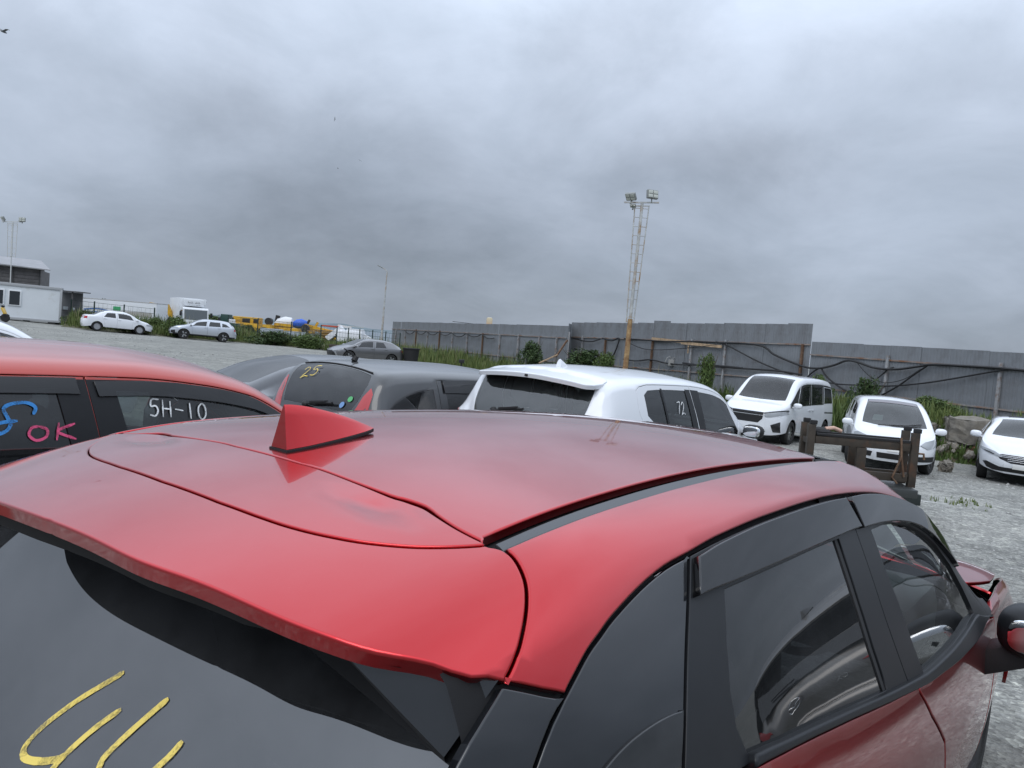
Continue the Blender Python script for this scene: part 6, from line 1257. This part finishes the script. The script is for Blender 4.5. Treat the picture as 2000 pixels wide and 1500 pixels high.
q=MB(); q.cbox((-1.02,0,.78),(.75,.30,.12),.05); q.build('seat',SEAT,SC); q=MB(); q.tube([(-.27,-.34,1.0),(-.2,-.1,1.04),(-.2,.1,1.04),(-.27,.34,1.0)],.02,6); q.cbox((-.16,0,1.02),(.12,.26,.14),.05); q.build('handlebar',BLKPLASTIC,SC)
q=MB(); q.sphere((.02,0,.46),(.24,.09,.10),n=12); q.build('front_mudguard',BLKPLASTIC,SC)
for s in (-1,1): q=MB(); q.sphere((-.3,s*.34,1.16),(.03,.07,.045),n=10); q.tube([(-.27,s*.28,1.02),(-.3,s*.34,1.14)],.008,5); q.build('mirror',CHROME,SC)
# white trailer body with blue waves
TW=mat('trailer_white',(.66,.68,.70),rough=.45,noise=.06,nscale=1); BLU=mat('wave_blue',(.04,.13,.38),rough=.5); g=gz(-34,66)
WT=thing('box_trailer','long white box trailer with blue wave stripes and a green mark','trailer',(-34.2,66.2,g)); WT.rotation_euler.z=R(2)
bx(WT,'body',(0,1.2,1.05),(6.3,2.4,2.5),TW,.10); bx(WT,'side_recess',(1.15,-.012,.95),(3.2,.03,1.0),mat('recess_grey',(.36,.35,.33),rough=.7)); bx(WT,'recess_panel',(1.2,-.028,.72),(2.9,.03,.6),TW)
for k in range(2):
    q=MB(); P=[(-3.0+2.9*t,-.02,1.35-.28*k+.18*math.sin(t*3.1)-.25*t*t) for t in np.linspace(0,1,14)]; vs=[]
    for x,y,z in P: vs+=[(x,y,z-.05),(x,y,z+.05)]
    q.add(vs,[(2*i,2*i+2,2*i+3,2*i+1) for i in range(13)]); q.build('wave_stripe',BLU,WT)
bx(WT,'green_mark',(-.20,-.014,1.62),(.62,.02,.34),mat('green_sign',(.05,.34,.14),rough=.6))
for x in (-2.2,2.2): wheel(WT,(x,.12,.1),-1,.42,.25,8)
bx(WT,'top_edge',(0,1.2,2.32),(6.3,2.42,.06),mat('trailer_edge',(.5,.5,.5)))
# white refrigerated truck facing the lot
g=gz(-30,72); TK=thing('box_truck','white refrigerated truck facing the lot, grey lettering above its cab','truck',(-29.85,71.2,g)); TK.rotation_euler.z=R(-57)
bx(TK,'cargo_box',(-3.4,0,2.0),(5.2,2.35,2.55),TW,.03); bx(TK,'chassis',(-2.4,0,.55),(6.6,1.0,.25),DARK)
q=MB(); q.prism([(-.78,.55),(1.02,.55),(1.06,1.15),(.98,1.30),(.78,2.28),(.6,2.42),(-.78,2.42)],2.2,M=Matrix(((1,0,0),(0,0,-1),(0,1,0))),c=(0,1.1,0)); cab_=q.build('cab',TW,TK)
q=MB(); q.add([(1.00,-.98,1.32),(1.00,.98,1.32),(.82,.98,2.22),(.82,-.98,2.22)],[(0,1,2,3)]); o=q.build('windscreen',mat('truck_glass',(.07,.085,.09),rough=.06,coat=.5),TK); o.location=(.012,0,0)
bx(TK,'fridge_unit',(-.35,0,2.86),(.7,1.75,.62),TW,.06); 
LG=mat('faded_grey_lettering',(.22,.22,.22),rough=.7)
q=MB(); xx=-.55
for i in range(9):
    if i==4: xx+=.10; continue
    h=.20 if i in(0,2,3,6,7,8) else .13; q.box((.005,xx,2.86+h/2-.08),(.012,.035,h)); q.box((.005,xx+.05,2.84),(.012,.07,.035)); xx+=.125
q.build('lettering',LG,TK)
q=MB()
for i in range(7): q.box((.005,-.45+.15*i,2.66),(.012,.10,.04))
q.build('lettering',LG,TK)
for s in (-1,1):
    bx(TK,'side_mirror',(1.02,s*1.32,1.82),(.08,.2,.42),BLKPLASTIC,.03); bx(TK,'headlight',(1.05,s*.85,.85),(.06,.36,.2),LENS,.02)
    q=MB(); q.add([(-.45,s*1.105,1.35),(.72,s*1.105,1.35),(.62,s*1.105,2.15),(-.45,s*1.105,2.15)],[(0,1,2,3)]); q.build('side_window',WINB,TK)
    for x in (.1,-4.4): wheel(TK,(x,s*.95,.42),s,.44,.26,8)
bx(TK,'bumper',(1.06,0,.55),(.12,2.2,.35),TW,.04)
# yellow construction machines
YM=mat('machine_yellow',(.58,.33,.02),rough=.5,noise=.15,nscale=2,dirt=(.12,.08,.05),dscale=1.5,damt=.4); BLKM=mat('machine_black',(.02,.02,.022),rough=.6); 
def machine(label,loc,rz,parts,name='construction_machine',cat='machine'):
    T=thing(name,label,cat,(loc[0],loc[1],gz(*loc)*.6)); T.rotation_euler.z=rz
    for nm,kind,a,m_ in parts:
        q=MB()
        if kind=='box': q.cbox(a[0],a[1],a[2])
        elif kind=='bar': q.bar(a[0],a[1],a[2],a[3])
        elif kind=='cyl': q.lathe([(.01,-a[2]/2),(a[1],-a[2]/2),(a[1],a[2]/2),(.01,a[2]/2)],n=18,M=Matrix.Rotation(R(90),3,'X'),c=a[0])
        elif kind=='drum': q.lathe(a[1],n=20,M=Matrix.Rotation(a[2],3,'Y'),c=a[0])
        elif kind=='sph': q.sphere(a[0],a[1],n=14)
        q.build(nm,m_,T)
    return T
BLT=mat('blue_drum',(.02,.10,.50),rough=.45); WHT=mat('machine_white',(.66,.67,.68),rough=.5)
machine('large yellow grader with a white cab end, behind the tall weeds',(-27.3,80),R(0),[('chassis','box',((0,0,1.0),(4.6,2.2,1.0),.08),YM),('hood','box',((-.6,0,1.75),(2.6,1.6,.75),.08),YM),('cab','box',((-2.3,0,1.35),(.7,2.0,1.5),.12),WHT),('cab_window','box',((-1.98,-.98,1.5),(.5,.1,.9),.02),WINB),('boom','bar',((-4.9,0,1.45),(-2.4,0,1.35),.35,.3),YM),('wheel','cyl',((-2.9,-1.0,1.5),.42,.5),BLKM),('wheel','cyl',((1.5,-1.0,.6),.6,.5),BLKM),('wheel','cyl',((0,-1.0,.6),.6,.5),BLKM),('louvre','box',((-.5,-.83,1.75),(.8,.04,.4),.01),BLKM),('louvre','box',((.5,-.83,1.75),(.5,.04,.4),.01),BLKM),('rear_bar','bar',((2.2,0,1.6),(4.0,0,1.55),.3,.3),YM)])
machine('white and blue concrete mixer drum on a yellow truck',(-23.6,81),R(0),[('chassis','box',((0,0,1.15),(4.4,2.2,.5),.06),YM),('drum','drum',((-.6,0,1.85),[(.25,-1.2),(.58,-.8),(.70,0),(.5,.7)],R(80)),WHT),('blue_cover','drum',((.75,0,1.88),[(.30,-.55),(.50,-.2),(.52,.35),(.2,.9)],R(80)),BLT),('chute','bar',((1.6,0,1.9),(1.85,0,2.4),.2,.2),BLKM),('wheel','cyl',((-2.1,-1.0,1.9),.38,.5),BLKM),('wheel','cyl',((1.8,-1.0,.7),.5,.5),BLKM),('stand','bar',((-1.7,0,1.2),(-1.5,0,2.6),.3,.4),BLKM)],name='concrete_mixer',cat='mixer')
machine('yellow loader boom lying between the mixer and the white wrapped machine',(-19.4,78),R(0),[('boom','bar',((-2.0,0,1.75),(1.6,0,1.15),.55,.5),YM),('bucket_arm','bar',((-1.0,0,1.6),(-.7,0,2.25),.25,.2),YM),('body','box',((.6,0,.75),(1.6,1.6,1.5),.1),YM),('wheel','cyl',((-1.7,-.9,1.5),.42,.4),BLKM),('red_bar','bar',((-.4,.5,1.95),(1.6,.5,1.95),.16,.16),mat('machine_red',(.42,.07,.04),rough=.6)),('white_bar','bar',((1.2,.6,2.1),(2.6,.6,1.95),.2,.2),WHT)])
WRAP=mat('white_wrapping',(.70,.71,.73),rough=.6,bump=.6,bscale=2.2)
machine('machine wrapped in white plastic sheeting with a dark ring',(-16.0,75),R(0),[('wrapped_body','box',((0,0,.95),(2.4,2.0,1.5),.22),WRAP),('wrapped_boom','bar',((-2.3,0,.75),(-.9,0,1.95),.75,.5),WRAP),('wrapped_top','box',((.4,0,1.65),(1.5,1.6,.5),.14),WRAP),('rail','bar',((-.2,-.7,2.15),(1.3,-.7,2.1),.05,.05),mat('rail_pale',(.5,.48,.42),rough=.6)),('ring','drum',((-1.15,-.42,1.25),[(.28,-.02),(.34,-.02),(.34,.02),(.28,.02)],0.),BLKM),('dark_vent','box',((.25,-1.02,.75),(.4,.05,.25),.01),BLKM),('track','box',((-.8,-.7,.25),(2.4,.5,.5),.1),BLKM),('tail','bar',((1.2,0,1.3),(2.4,0,.7),.4,.4),WRAP)],name='wrapped_machine')
machine('yellow digger arm standing behind the white box trailer',(-33.4,74),R(0),[('arm','bar',((-1.9,0,2.45),(-.2,0,2.25),.35,.4),YM),('dipper','bar',((-.3,0,2.5),(.5,0,.9),.35,.4),YM),('bucket','box',((.7,0,.6),(1.0,1.0,.9),.15),YM),('pivot','cyl',((.35,-.3,1.0),.35,.3),BLKM),('tooth_arm','bar',((.7,0,1.0),(1.6,0,.35),.2,.3),YM)],name='digger',cat='digger')
machine('dark green loader cab right of the white truck',(-27.2,73),R(0),[('body','box',((0,0,.9),(1.6,1.6,.9),.08),mat('machine_green',(.02,.06,.05),rough=.5)),('cab','box',((-.3,0,1.7),(.7,1.2,.9),.06),mat('machine_green',(.02,.06,.05))),('white_panel','box',((.5,-.7,1.55),(.6,.1,.35),.02),WHT)],name='loader',cat='loader')
machine('red crane deck with a beige cab showing over the long fence',(-3.3,90),R(0),[('deck','box',((0,0,3.3),(1.9,1.6,1.0),.1),mat('machine_red',(.42,.07,.04))),('cab','box',((.1,0,4.25),(.7,.8,1.0),.2),mat('beige_paint',(.55,.48,.33),rough=.6)),('support','box',((0,0,1.3),(1.2,1.2,3.2),.1),BLKM),('jib','bar',((-4.2,0,3.95),(-.9,0,3.85),.06,.06),BLKM)],name='crane',cat='crane')
# stacked grey panels and planks
machine('grey metal site fence panels in front of the yellow machines',(-22.4,77),R(0),[('panel','box',((-2.0,0,.55),(2.3,.12,1.3),.02),mat('panel_grey',(.34,.38,.42),rough=.5,noise=.1,nscale=3)),('panel','box',((.35,-.05,.5),(2.2,.12,1.2),.02),mat('panel_grey',(.34,.38,.42)))],name='site_hoarding',cat='hoarding')
PL=thing('plank_stack','loose stack of brown planks beside the grey site panels','plank stack',(-18.9,76,.05))
for i in range(9):
    bx(PL,'plank',(rng.uniform(-.25,.25),rng.uniform(-.2,.2),.18+.135*i),(2.6+rng.uniform(-.5,.3),.9,.09),mat('plank_brown',(.17,.115,.075),rough=.9,noise=.3,nscale=3),.012,M=Matrix.Rotation(R(rng.uniform(-3,3)),3,'Z')@Matrix.Rotation(R(rng.uniform(-2,2)),3,'Y'))
CRT=thing('scrap_box','low rusty brown steel box beside the grey hatchback','box',(-11.2,50.5,gz(-11.2,50.5)))
bx(CRT,'front_plate',(0,-.5,.42),(1.75,.06,.8),RK,.01); bx(CRT,'back_plate',(0,.5,.42),(1.75,.06,.8),RK,.01); bx(CRT,'side_plate',(-.86,0,.42),(.06,.96,.8),RK,.01); bx(CRT,'side_plate',(.86,0,.42),(.06,.96,.8),RK,.01); bx(CRT,'base_plate',(-.1,-.75,.05),(2.3,.5,.1),RUST,.01)
TB=thing('black_bin','black plastic bin behind the grey hatchback','bin',(-6.2,46.2,gz(-6.2,46.2)+.3)); q=MB(); q.lathe([(.01,0),(.42,0),(.5,.8),(.46,.8),(.4,.1),(.01,.1)],n=18); q.build('tub',RUBBER,TB); q=MB(); q.lathe([(.47,.78),(.54,.8),(.54,.86),(.47,.84)],n=18); q.build('rim',RUBBER,TB)
# dark dog-legged camera box on a post in the weeds
PB=thing('post_box','small dark box on a post in the weeds behind the black hatchback','box on post',(-2.1,31,gz(-2.1,31))); bx(PB,'post',(0,0,.5),(.06,.06,1.0),RUBBER); bx(PB,'box',(0,0,1.06),(.22,.16,.14),RUBBER,.02)
# welded mesh fence on dark green posts
GRN=mat('mesh_post_green',(.015,.035,.03),rough=.6)
def mesh_fence(label,pts,h):
    T=thing('mesh_fence',label,'fence',(pts[0][0],pts[0][1],0)); o=Vector((pts[0][0],pts[0][1],0)); 
    for (x,y) in pts:
        z=gz(x,y); q=MB(); q.box((x-o.x,y-o.y,z+h/2-.2),(.075,.075,h+.4)); q.build('post',GRN,T)
    for (a,c) in zip(pts[:-1],pts[1:]):
        q=MB(); d=math.hypot(c[0]-a[0],c[1]-a[1])
        for k in range(6):
            f=.15+k*(h-.25)/5; q.tube([(a[0]-o.x,a[1]-o.y,gz(*a)+f),(c[0]-o.x,c[1]-o.y,gz(*c)+f)],.012,4)
        n=int(d/.32)
        for i in range(1,n):
            t=i/n; x=a[0]+(c[0]-a[0])*t; y=a[1]+(c[1]-a[1])*t; q.tube([(x-o.x,y-o.y,gz(x,y)+.1),(x-o.x,y-o.y,gz(x,y)+h-.1)],.005,4)
        q.build('mesh_panel',GRN,T)
mesh_fence('dark green wire mesh fence in front of the white box trailer',[(-33.3,57.5),(-31.85,58),(-29.6,58),(-27.3,58)],2.0)
mesh_fence('dark green wire mesh fence across the weeds before the yellow machines',[(-23.2,62),(-20.8,62),(-18.4,63),(-15.95,63),(-14.45,62.2),(-13.3,61.2),(-12.2,60.2),(-11.0,59.2),(-9.75,57.8),(-8.4,56)],2.05)
# ---------------------------------------------------------------- birds
def bird(label,c,s,rz,rx,group=None):
    q=MB(); T=thing('seabird',label,'bird',c,(Matrix.Rotation(rz,3,'Z')@Matrix.Rotation(rx,3,'X')),group)
    q.sphere((0,0,0),(.20*s,.05*s,.05*s),n=10); q.build('body',mat('bird_grey',(.16,.17,.18),rough=.8),T)
    for sd in (-1,1):
        q=MB(); P=[(0,0,.02),(.02,.22,.13),(-.02,.42,.12),(-.12,.62,.02)]; vs=[]
        for i,(x,y,z) in enumerate(P):
            w_=(.16,.15,.11,.01)[i]; vs+=[(s*(x+w_*.4),sd*s*y,s*z),(s*(x-w_*.6),sd*s*y,s*z),(s*(x-w_*.1),sd*s*y,s*z+.012*s)]
        q.add(vs,[(3*i,3*i+3,3*i+5,3*i+2) for i in range(3)]+[(3*i+2,3*i+5,3*i+4,3*i+1) for i in range(3)]+[(3*i+1,3*i+4,3*i+3,3*i) for i in range(3)]); q.build('wing',mat('bird_grey',(.16,.17,.18)),T)
bird('grey gull with bent wings near the top left corner',(-28.62,42.00,16.12),1.0,1.2,0.1)
bird('tiny distant bird, lower left of the pair in the middle sky',(-29.37,120.00,26.11),0.7,0.5,0.4)
bird('tiny distant bird, right of the pair in the middle sky',(-30.41,140.00,31.83),0.7,2.0,0.4)
bird('tiny distant bird alone highest in the middle sky',(-32.86,130.00,36.15),0.8,0.1,1.2)


# ---------------------------------------------------------------- weeds, bushes, trees, rubble bank
def leafmat(name,c1,c2):
    if name in MATS: return MATS[name]
    m=bpy.data.materials.new(name); t,b=nodes(m); lk=t.links.new
    gi=t.nodes.new('ShaderNodeNewGeometry'); c=t.nodes.new('ShaderNodeMix'); c.data_type='RGBA'; c.inputs[6].default_value=(*c1,1); c.inputs[7].default_value=(*c2,1); lk(gi.outputs['Random Per Island'],c.inputs[0]); lk(c.outputs[2],b.inputs['Base Color'])
    b.inputs['Roughness'].default_value=.6; b.inputs['Specular IOR Level'].default_value=.25
    MATS[name]=m; return m
LEAFD=leafmat('leaf_dark',(.030,.055,.020),(.065,.10,.035)); LEAFM=leafmat('leaf_mid',(.050,.085,.025),(.11,.155,.045)); GRASSM=leafmat('grass_blades',(.075,.115,.032),(.17,.20,.065)); STRAW=leafmat('dry_grass',(.20,.19,.09),(.30,.27,.14)); BARK=mat('bark',(.07,.055,.04),rough=.9)
def crown_mesh(name,n,rad,seed,leaf,m,lumps=9,shape=1.):
    r=np.random.default_rng(seed); C=r.normal(0,.45,(lumps,3))*rad; C[:,2]=np.linspace(.05,1,lumps)**1.1*rad[2]*1.15; C[:,:2]*=(1.15-.55*C[:,2:3]/rad[2]); R_=(.30+.24*r.random(lumps))
    k=r.integers(0,lumps,n); d=r.normal(size=(n,3)); d/=np.linalg.norm(d,axis=1,keepdims=True); rr=(.55+.5*r.random((n,1)))
    P=C[k]+d*rr*R_[k][:,None]*np.array(rad)*.9; P[:,2]=np.maximum(P[:,2],.02)
    a=r.normal(size=(n,3)); a/=np.linalg.norm(a,axis=1,keepdims=True); b=np.cross(a,r.normal(size=(n,3))); b/=np.linalg.norm(b,axis=1,keepdims=True)
    s=leaf*(.6+.8*r.random((n,1))); V=np.stack([P-a*s,P+b*s*.42,P+a*s,P-b*s*.42],1).reshape(-1,3)
    me=bpy.data.meshes.new(name); me.from_pydata([tuple(v) for v in V],[],[(4*i,4*i+1,4*i+2,4*i+3) for i in range(n)]); me.materials.append(m); return me
def stems(rad,h,seed,n=7):
    r=random.Random(seed); q=MB()
    for i in range(n):
        a=r.uniform(0,6.28); q.tube([(0,0,-.15),(.35*rad[0]*math.cos(a),.35*rad[1]*math.sin(a),h*.45),(.8*rad[0]*math.cos(a+.3),.8*rad[1]*math.sin(a+.3),h*r.uniform(.7,1.))],.03*h/1.5,5,r1=.008)
    return q.mesh('stem',BARK)
CM=[crown_mesh('foliage',3400,(1.,.8,.9),i,.075,LEAFD if i%2 else LEAFM,lumps=20) for i in range(4)]
SM=[stems((1.,.8),1.5,i) for i in range(2)]
def bush(label,x,y,s,k=0,z=None,group=None,mat_=None,name='bush',cat='bush'):
    T=thing(name,label,cat,(x,y,gz(x,y) if z is None else z),None,group); T.rotation_euler.z=rng.uniform(0,6.28)
    if isinstance(s,(int,float)): s=(s,s,s)
    o=link('foliage',CM[k%4],T); o.scale=s; o2=link('stem',SM[k%2],T); o2.scale=s
    return T
bush('dense dark bush against the long fence, left of the corner',1.0,41.6,(1.0,.8,.95),1,.55)
bush('broad dark bush at the fence corner, left of the light mast',3.35,39.2,(1.45,1.1,1.0),3,.35)
bush('slim green shrub at the foot of the light mast',4.35,36.4,(.7,.6,.85),0,.45)
bush('upright feathery weed against the fence, left of the white minivan',7.95,31.4,(.5,.45,1.15),2,.35)
bush('wide dark bush in the verge below the yellow mixer',-19.6,62.2,(2.1,1.3,.85),1)
bush('dark bush in the verge right of the silver hatchback',-22.2,61.0,(1.5,1.2,.75),3)
bush('bush between the white saloon and the silver hatchback',-25.0,56.5,(1.1,1.0,1.15),0)
bush('low bush in front of the truck wheel, left of the silver hatchback',-26.8,57.2,(.9,.9,.95),2)
bush('green bush in the verge below the plank stack',-16.9,62.0,(1.6,1.1,.8),2)
bush('bush beside the lean-to, behind the white saloon',-31.0,55.3,(1.0,.8,.95),1)
bush('thin bush rising behind the white family car',10.75,23.0,(.55,.5,.9),3,.35)
bush('leafy weed clump behind the white minivan',10.6,26.6,(.55,.5,.75),2,.45)
bush('green shrub beyond the truck, behind the box trailer',-31.6,78.5,(2.2,1.6,1.1),2,.6)
bush('dark bush by the yellow machines, left of the site panels',-25.0,70,(1.6,1.2,.8),3,.3)
bush('weeds heaped over the left end of the rubble bank',10.95,21.6,(.6,.45,.55),0,-.45)
bush('leafy clump on top of the rubble bank',12.3,22.6,(.85,.5,.38),2,.62)
bush('dark weeds hanging at the foot of the rubble bank',11.75,21.1,(.9,.5,.62),1,-.5)
# trees
def tree(label,x,y,h,k,s):
    T=thing('tree',label,'tree',(x,y,gz(x,y))); q=MB(); q.tube([(0,0,-.3),(.05,.05,h*.4),(.1,0,h*.75)],.18,8,r1=.06)
    for a in range(5): q.tube([(.05,.03,h*(.35+.08*a)),(.9*math.cos(a*1.3)*s,.9*math.sin(a*1.3)*s,h*(.6+.08*a))],.06,5,r1=.015)
    q.build('trunk',BARK,T); o=link('crown',CM[k],T); o.location=(0,0,h*.35); o.scale=(s,s,h*.42)
tree('dark green tree behind the right end of the shed',-42.3,66.5,4.4,3,1.1)
tree('low green tree beyond the lean-to',-41.0,76,2.6,2,1.7)
# grass: verge strips, single tufts
def grass(name,label,area,n,h,m,w=.012,blades=5):
    V=[];F=[]; r=nrg
    pts=area(n)
    for (x,y,z,hs) in pts:
        for b_ in range(blades):
            a=r.random()*6.28; hh=h*hs*(.5+.8*r.random()); bx_,by_=x+r.normal()*.05*hs,y+r.normal()*.05*hs; dx,dy=math.cos(a),math.sin(a); ln=.35*hh*r.random(); ww=w*(.7+.6*r.random())*(1+hs*.5)
            k=len(V); V+=[(bx_-dy*ww,by_+dx*ww,z-.02),(bx_+dy*ww,by_-dx*ww,z-.02),(bx_+dx*ln*.5+dy*ww*.6,by_+dy*ln*.5-dx*ww*.6,z+hh*.6),(bx_+dx*ln*.5-dy*ww*.6,by_+dy*ln*.5+dx*ww*.6,z+hh*.6),(bx_+dx*ln*1.3,by_+dy*ln*1.3,z+hh)]
            F+=[(k,k+1,k+2,k+3),(k+3,k+2,k+4)]
    me=bpy.data.meshes.new(name); me.from_pydata(V,[],F); me.materials.append(m); tag(link(name,me),label,'grass',kind='stuff')
def strip(path,w0,w1,hmin=.5,hvar=1.,zf=None):
    P=[np.array(p,float) for p in path]; seg=[np.linalg.norm(b_-a) for a,b_ in zip(P[:-1],P[1:])]; cum=np.cumsum([0]+seg)
    def f(n):
        out=[]
        for _ in range(n):
            s=nrg.random()*cum[-1]; i=min(np.searchsorted(cum,s)-1,len(seg)-1); i=max(i,0); t=(s-cum[i])/seg[i]; d=(P[i+1]-P[i])/seg[i]; nn=np.array([-d[1],d[0]])
            o=w0+(w1-w0)*nrg.random(); p=P[i]+(P[i+1]-P[i])*t+nn*o; z=gz(*p) if zf is None else zf(p,s,o)
            edge=min(1,(o-w0)/.5+.35) ; lump=.6+.7*abs(math.sin(p[0]*.9+1.7*math.sin(p[1]*.7)))
            out.append((p[0],p[1],float(z),(hmin+hvar*nrg.random())*edge*lump))
        return out
    return f
VP=[(-31.5,53.2),(-28.5,54.0),(-25.5,55.0),(-22.5,58.2),(-19.5,62.5),(-16,63.0),(-12.5,58.5),(-9.0,53.5),(-6.0,48.5),(-3.2,46.5),(-.5,42.0),(2.0,38.0),(4.2,34.8),(6.6,30.5)]
def vz(p,s,o): return float(gz(*p))+.10+min(.45,max(0,o)*.14)
grass('verge_grass','tall green weeds along the verge',strip(VP,-.1,3.4,.45,.9,vz),7500,.55,GRASSM,.013,4)
grass('verge_grass','dry seed stalks standing among the verge weeds',strip(VP,.2,3.2,.5,1.,vz),700,.75,STRAW,.008,3)
grass('verge_weeds','dark leafy weeds along the verge',strip(VP,.4,4.2,.5,.8,vz),3200,.55,LEAFM,.02,4)
grass('yard_grass','pale grass of the yard beyond the mesh fence',strip([(-36,62),(-28,66),(-20,69),(-13,66),(-9,60)],-3,9,.4,.6,lambda p,s,o: float(gz(*p))+.3),3600,.5,GRASSM,.02,3)
# verge soil mound
q=MB(); vs=[];n=len(VP)
for i,(x,y) in enumerate(VP):
    d=np.array(VP[min(i+1,n-1)])-np.array(VP[max(i-1,0)]); d=d/np.linalg.norm(d); nn=np.array([-d[1],d[0]])
    for o,z in ((-.15,-.06),(.6,.12),(3.,.45),(9.,.45)): p=np.array([x,y])+nn*o; vs.append((p[0],p[1],gz(*p)+z))
fs=[]
for i in range(n-1):
    for k in range(3): fs.append((4*i+k,4*i+4+k,4*i+5+k,4*i+1+k))
q.add(vs,fs); tag(q.build('verge',mat('verge_soil',(.10,.10,.055),rough=1.,noise=.4,nscale=3,bump=.6,bscale=6)),'low grassy verge along the edge of the lot','verge',kind='structure')
# rubble bank in front of the lower fence
DIRT=mat('bank_dirt',(.20,.165,.12),rough=1.,noise=.4,nscale=2.2,bump=.8,bscale=9,dirt=(.09,.085,.05),dscale=1.3,damt=.8)
BP=[(9.6,26.4),(10.2,24.0),(10.75,21.9),(11.2,20.9),(12.0,20.6),(13.2,20.3),(14.6,19.2),(16.0,17.4)]
def bank():
    vs=[];fs=[]; m_=9; P=[np.array(p) for p in BP]; D=[]
    for i in range(len(P)-1):
        for t in np.linspace(0,1,9)[:-1]: D.append(P[i]+(P[i+1]-P[i])*t)
    D.append(P[-1]); n=len(D)
    for i,p in enumerate(D):
        d=D[min(i+1,n-1)]-D[max(i-1,0)]; d/=np.linalg.norm(d); nn=np.array([-d[1],d[0]])
        for k in range(m_):
            t=k/(m_-1); o=-.1+t*2.9; h=1.05*min(1,(t*3.4))**.8*(.86+.14*math.sin(i*.9)); q_=p+nn*o; 
            vs.append((q_[0]+nrg.normal()*.05,q_[1]+nrg.normal()*.05,gz(*q_)-.05+h+nrg.normal()*.05*(k>0)))
    for i in range(n-1):
        for k in range(m_-1): fs.append((i*m_+k,(i+1)*m_+k,(i+1)*m_+k+1,i*m_+k+1))
    me=bpy.data.meshes.new('earth_bank'); me.from_pydata(vs,[],fs); me.shade_smooth(); me.materials.append(DIRT); tag(link('earth_bank',me),'bank of earth and rubble below the lower fence','bank',kind='structure')
bank()
STONE=mat('rubble_stone',(.29,.27,.24),rough=.95,noise=.35,nscale=5,bump=.6,bscale=18,dirt=(.17,.14,.10),dscale=3,damt=.7); BRICKM=mat('broken_brick',(.22,.095,.06),rough=.95,noise=.3,nscale=9)
def rock_mesh(seed,flat=.7):
    r=np.random.default_rng(seed); bm=bmesh.new(); bmesh.ops.create_icosphere(bm,subdivisions=2,radius=1)
    for v in bm.verts:
        d=np.array(v.co); k=.72+.3*r.random()+.25*math.sin(3*d[0]+seed)*math.cos(2*d[1]-seed); v.co=Vector(d*k)*1.; v.co.z*=flat
    me=bpy.data.meshes.new('stone'); bm.to_mesh(me); bm.free(); return me
RM=[rock_mesh(i) for i in range(5)]
for m_ in RM[:4]: m_.materials.append(STONE)
RM[4].materials.append(BRICKM)
P=[np.array(p) for p in BP]
for i in range(105):
    s=1.4+nrg.random()*4.2; k=min(int(s),len(P)-2); t=s-k; d=P[k+1]-P[k]; d=d/np.linalg.norm(d); nn=np.array([-d[1],d[0]]); o=nrg.random()**1.0*1.6; p=P[k]+(P[k+1]-P[k])*t+nn*o
    z=gz(*p)+1.05*min(1,((o+.1)/2.9*3.4))**.8-.02; o_=link('rubble_stone',RM[int(nrg.integers(0,5))]); sz=.06+.15*nrg.random()**1.5; o_.location=(p[0],p[1],z); o_.scale=(sz*1.3,sz,sz); o_.rotation_euler=(nrg.random()*.8,nrg.random()*.8,nrg.random()*6.28)
    tag(o_,'loose stone of the rubble bank below the lower fence','stone','stones of the rubble bank')
def block(label,c,d,rz,tilt=0.):
    bm=bmesh.new(); bmesh.ops.create_cube(bm,size=1); bmesh.ops.scale(bm,vec=d,verts=bm.verts); bmesh.ops.bevel(bm,geom=bm.edges[:],offset=.05,segments=2,affect='EDGES'); bmesh.ops.subdivide_edges(bm,edges=bm.edges[:],cuts=4,use_grid_fill=True)
    for v in bm.verts: v.co+=Vector(nrg.normal(0,.014,3))+Vector((math.sin(v.co.y*7+v.co.z*5),math.sin(v.co.x*5+1),math.sin(v.co.x*6+v.co.y*4)))*.035
    me=bpy.data.meshes.new('concrete_block'); bm.to_mesh(me); bm.free(); me.materials.append(mat('old_concrete',(.20,.185,.16),rough=.95,noise=.45,nscale=5,bump=.9,bscale=14,dirt=(.15,.13,.10),dscale=2.2,damt=.7)); o=link('concrete_block',me); o.location=c; o.rotation_euler=(tilt,0,rz); tag(o,label,'concrete block')
block('broken concrete slab on the bank, left block beside the white family car',(11.35,21.35,.22),(.95,.6,.42),R(-20),R(8))
block('large pale concrete block on the bank, touching the white saloon',(12.55,20.95,.32),(1.25,.7,.68),R(-14),R(4))
block('small white lump of concrete on the ground by the family car tyre',(10.25,17.8,gz(10.25,17.8)+.10),(.34,.26,.24),R(30),R(20))
def bankz(p,s,o): return float(gz(*p))+1.05*min(1,max(0,(o+.1)/2.9*3.4))**.8-.05
grass('bank_grass','green weeds growing over the rubble bank',strip(BP,.5,2.8,.5,.8,bankz),2600,.34,GRASSM,.012,4)
grass('bank_weeds','leafy dark weeds at the foot of the rubble bank',strip(BP,-.35,.5,.5,.8,bankz),1300,.38,LEAFM,.022,4)
grass('lot_weeds','small weeds sprouting from the gravel near the painted line',lambda n:[(x,y,float(gz(x,y)),.3+.4*nrg.random()) for x,y in zip(7.6+nrg.normal(0,.25,n),12.7+nrg.normal(0,.35,n))],26,.13,GRASSM,.008,5)
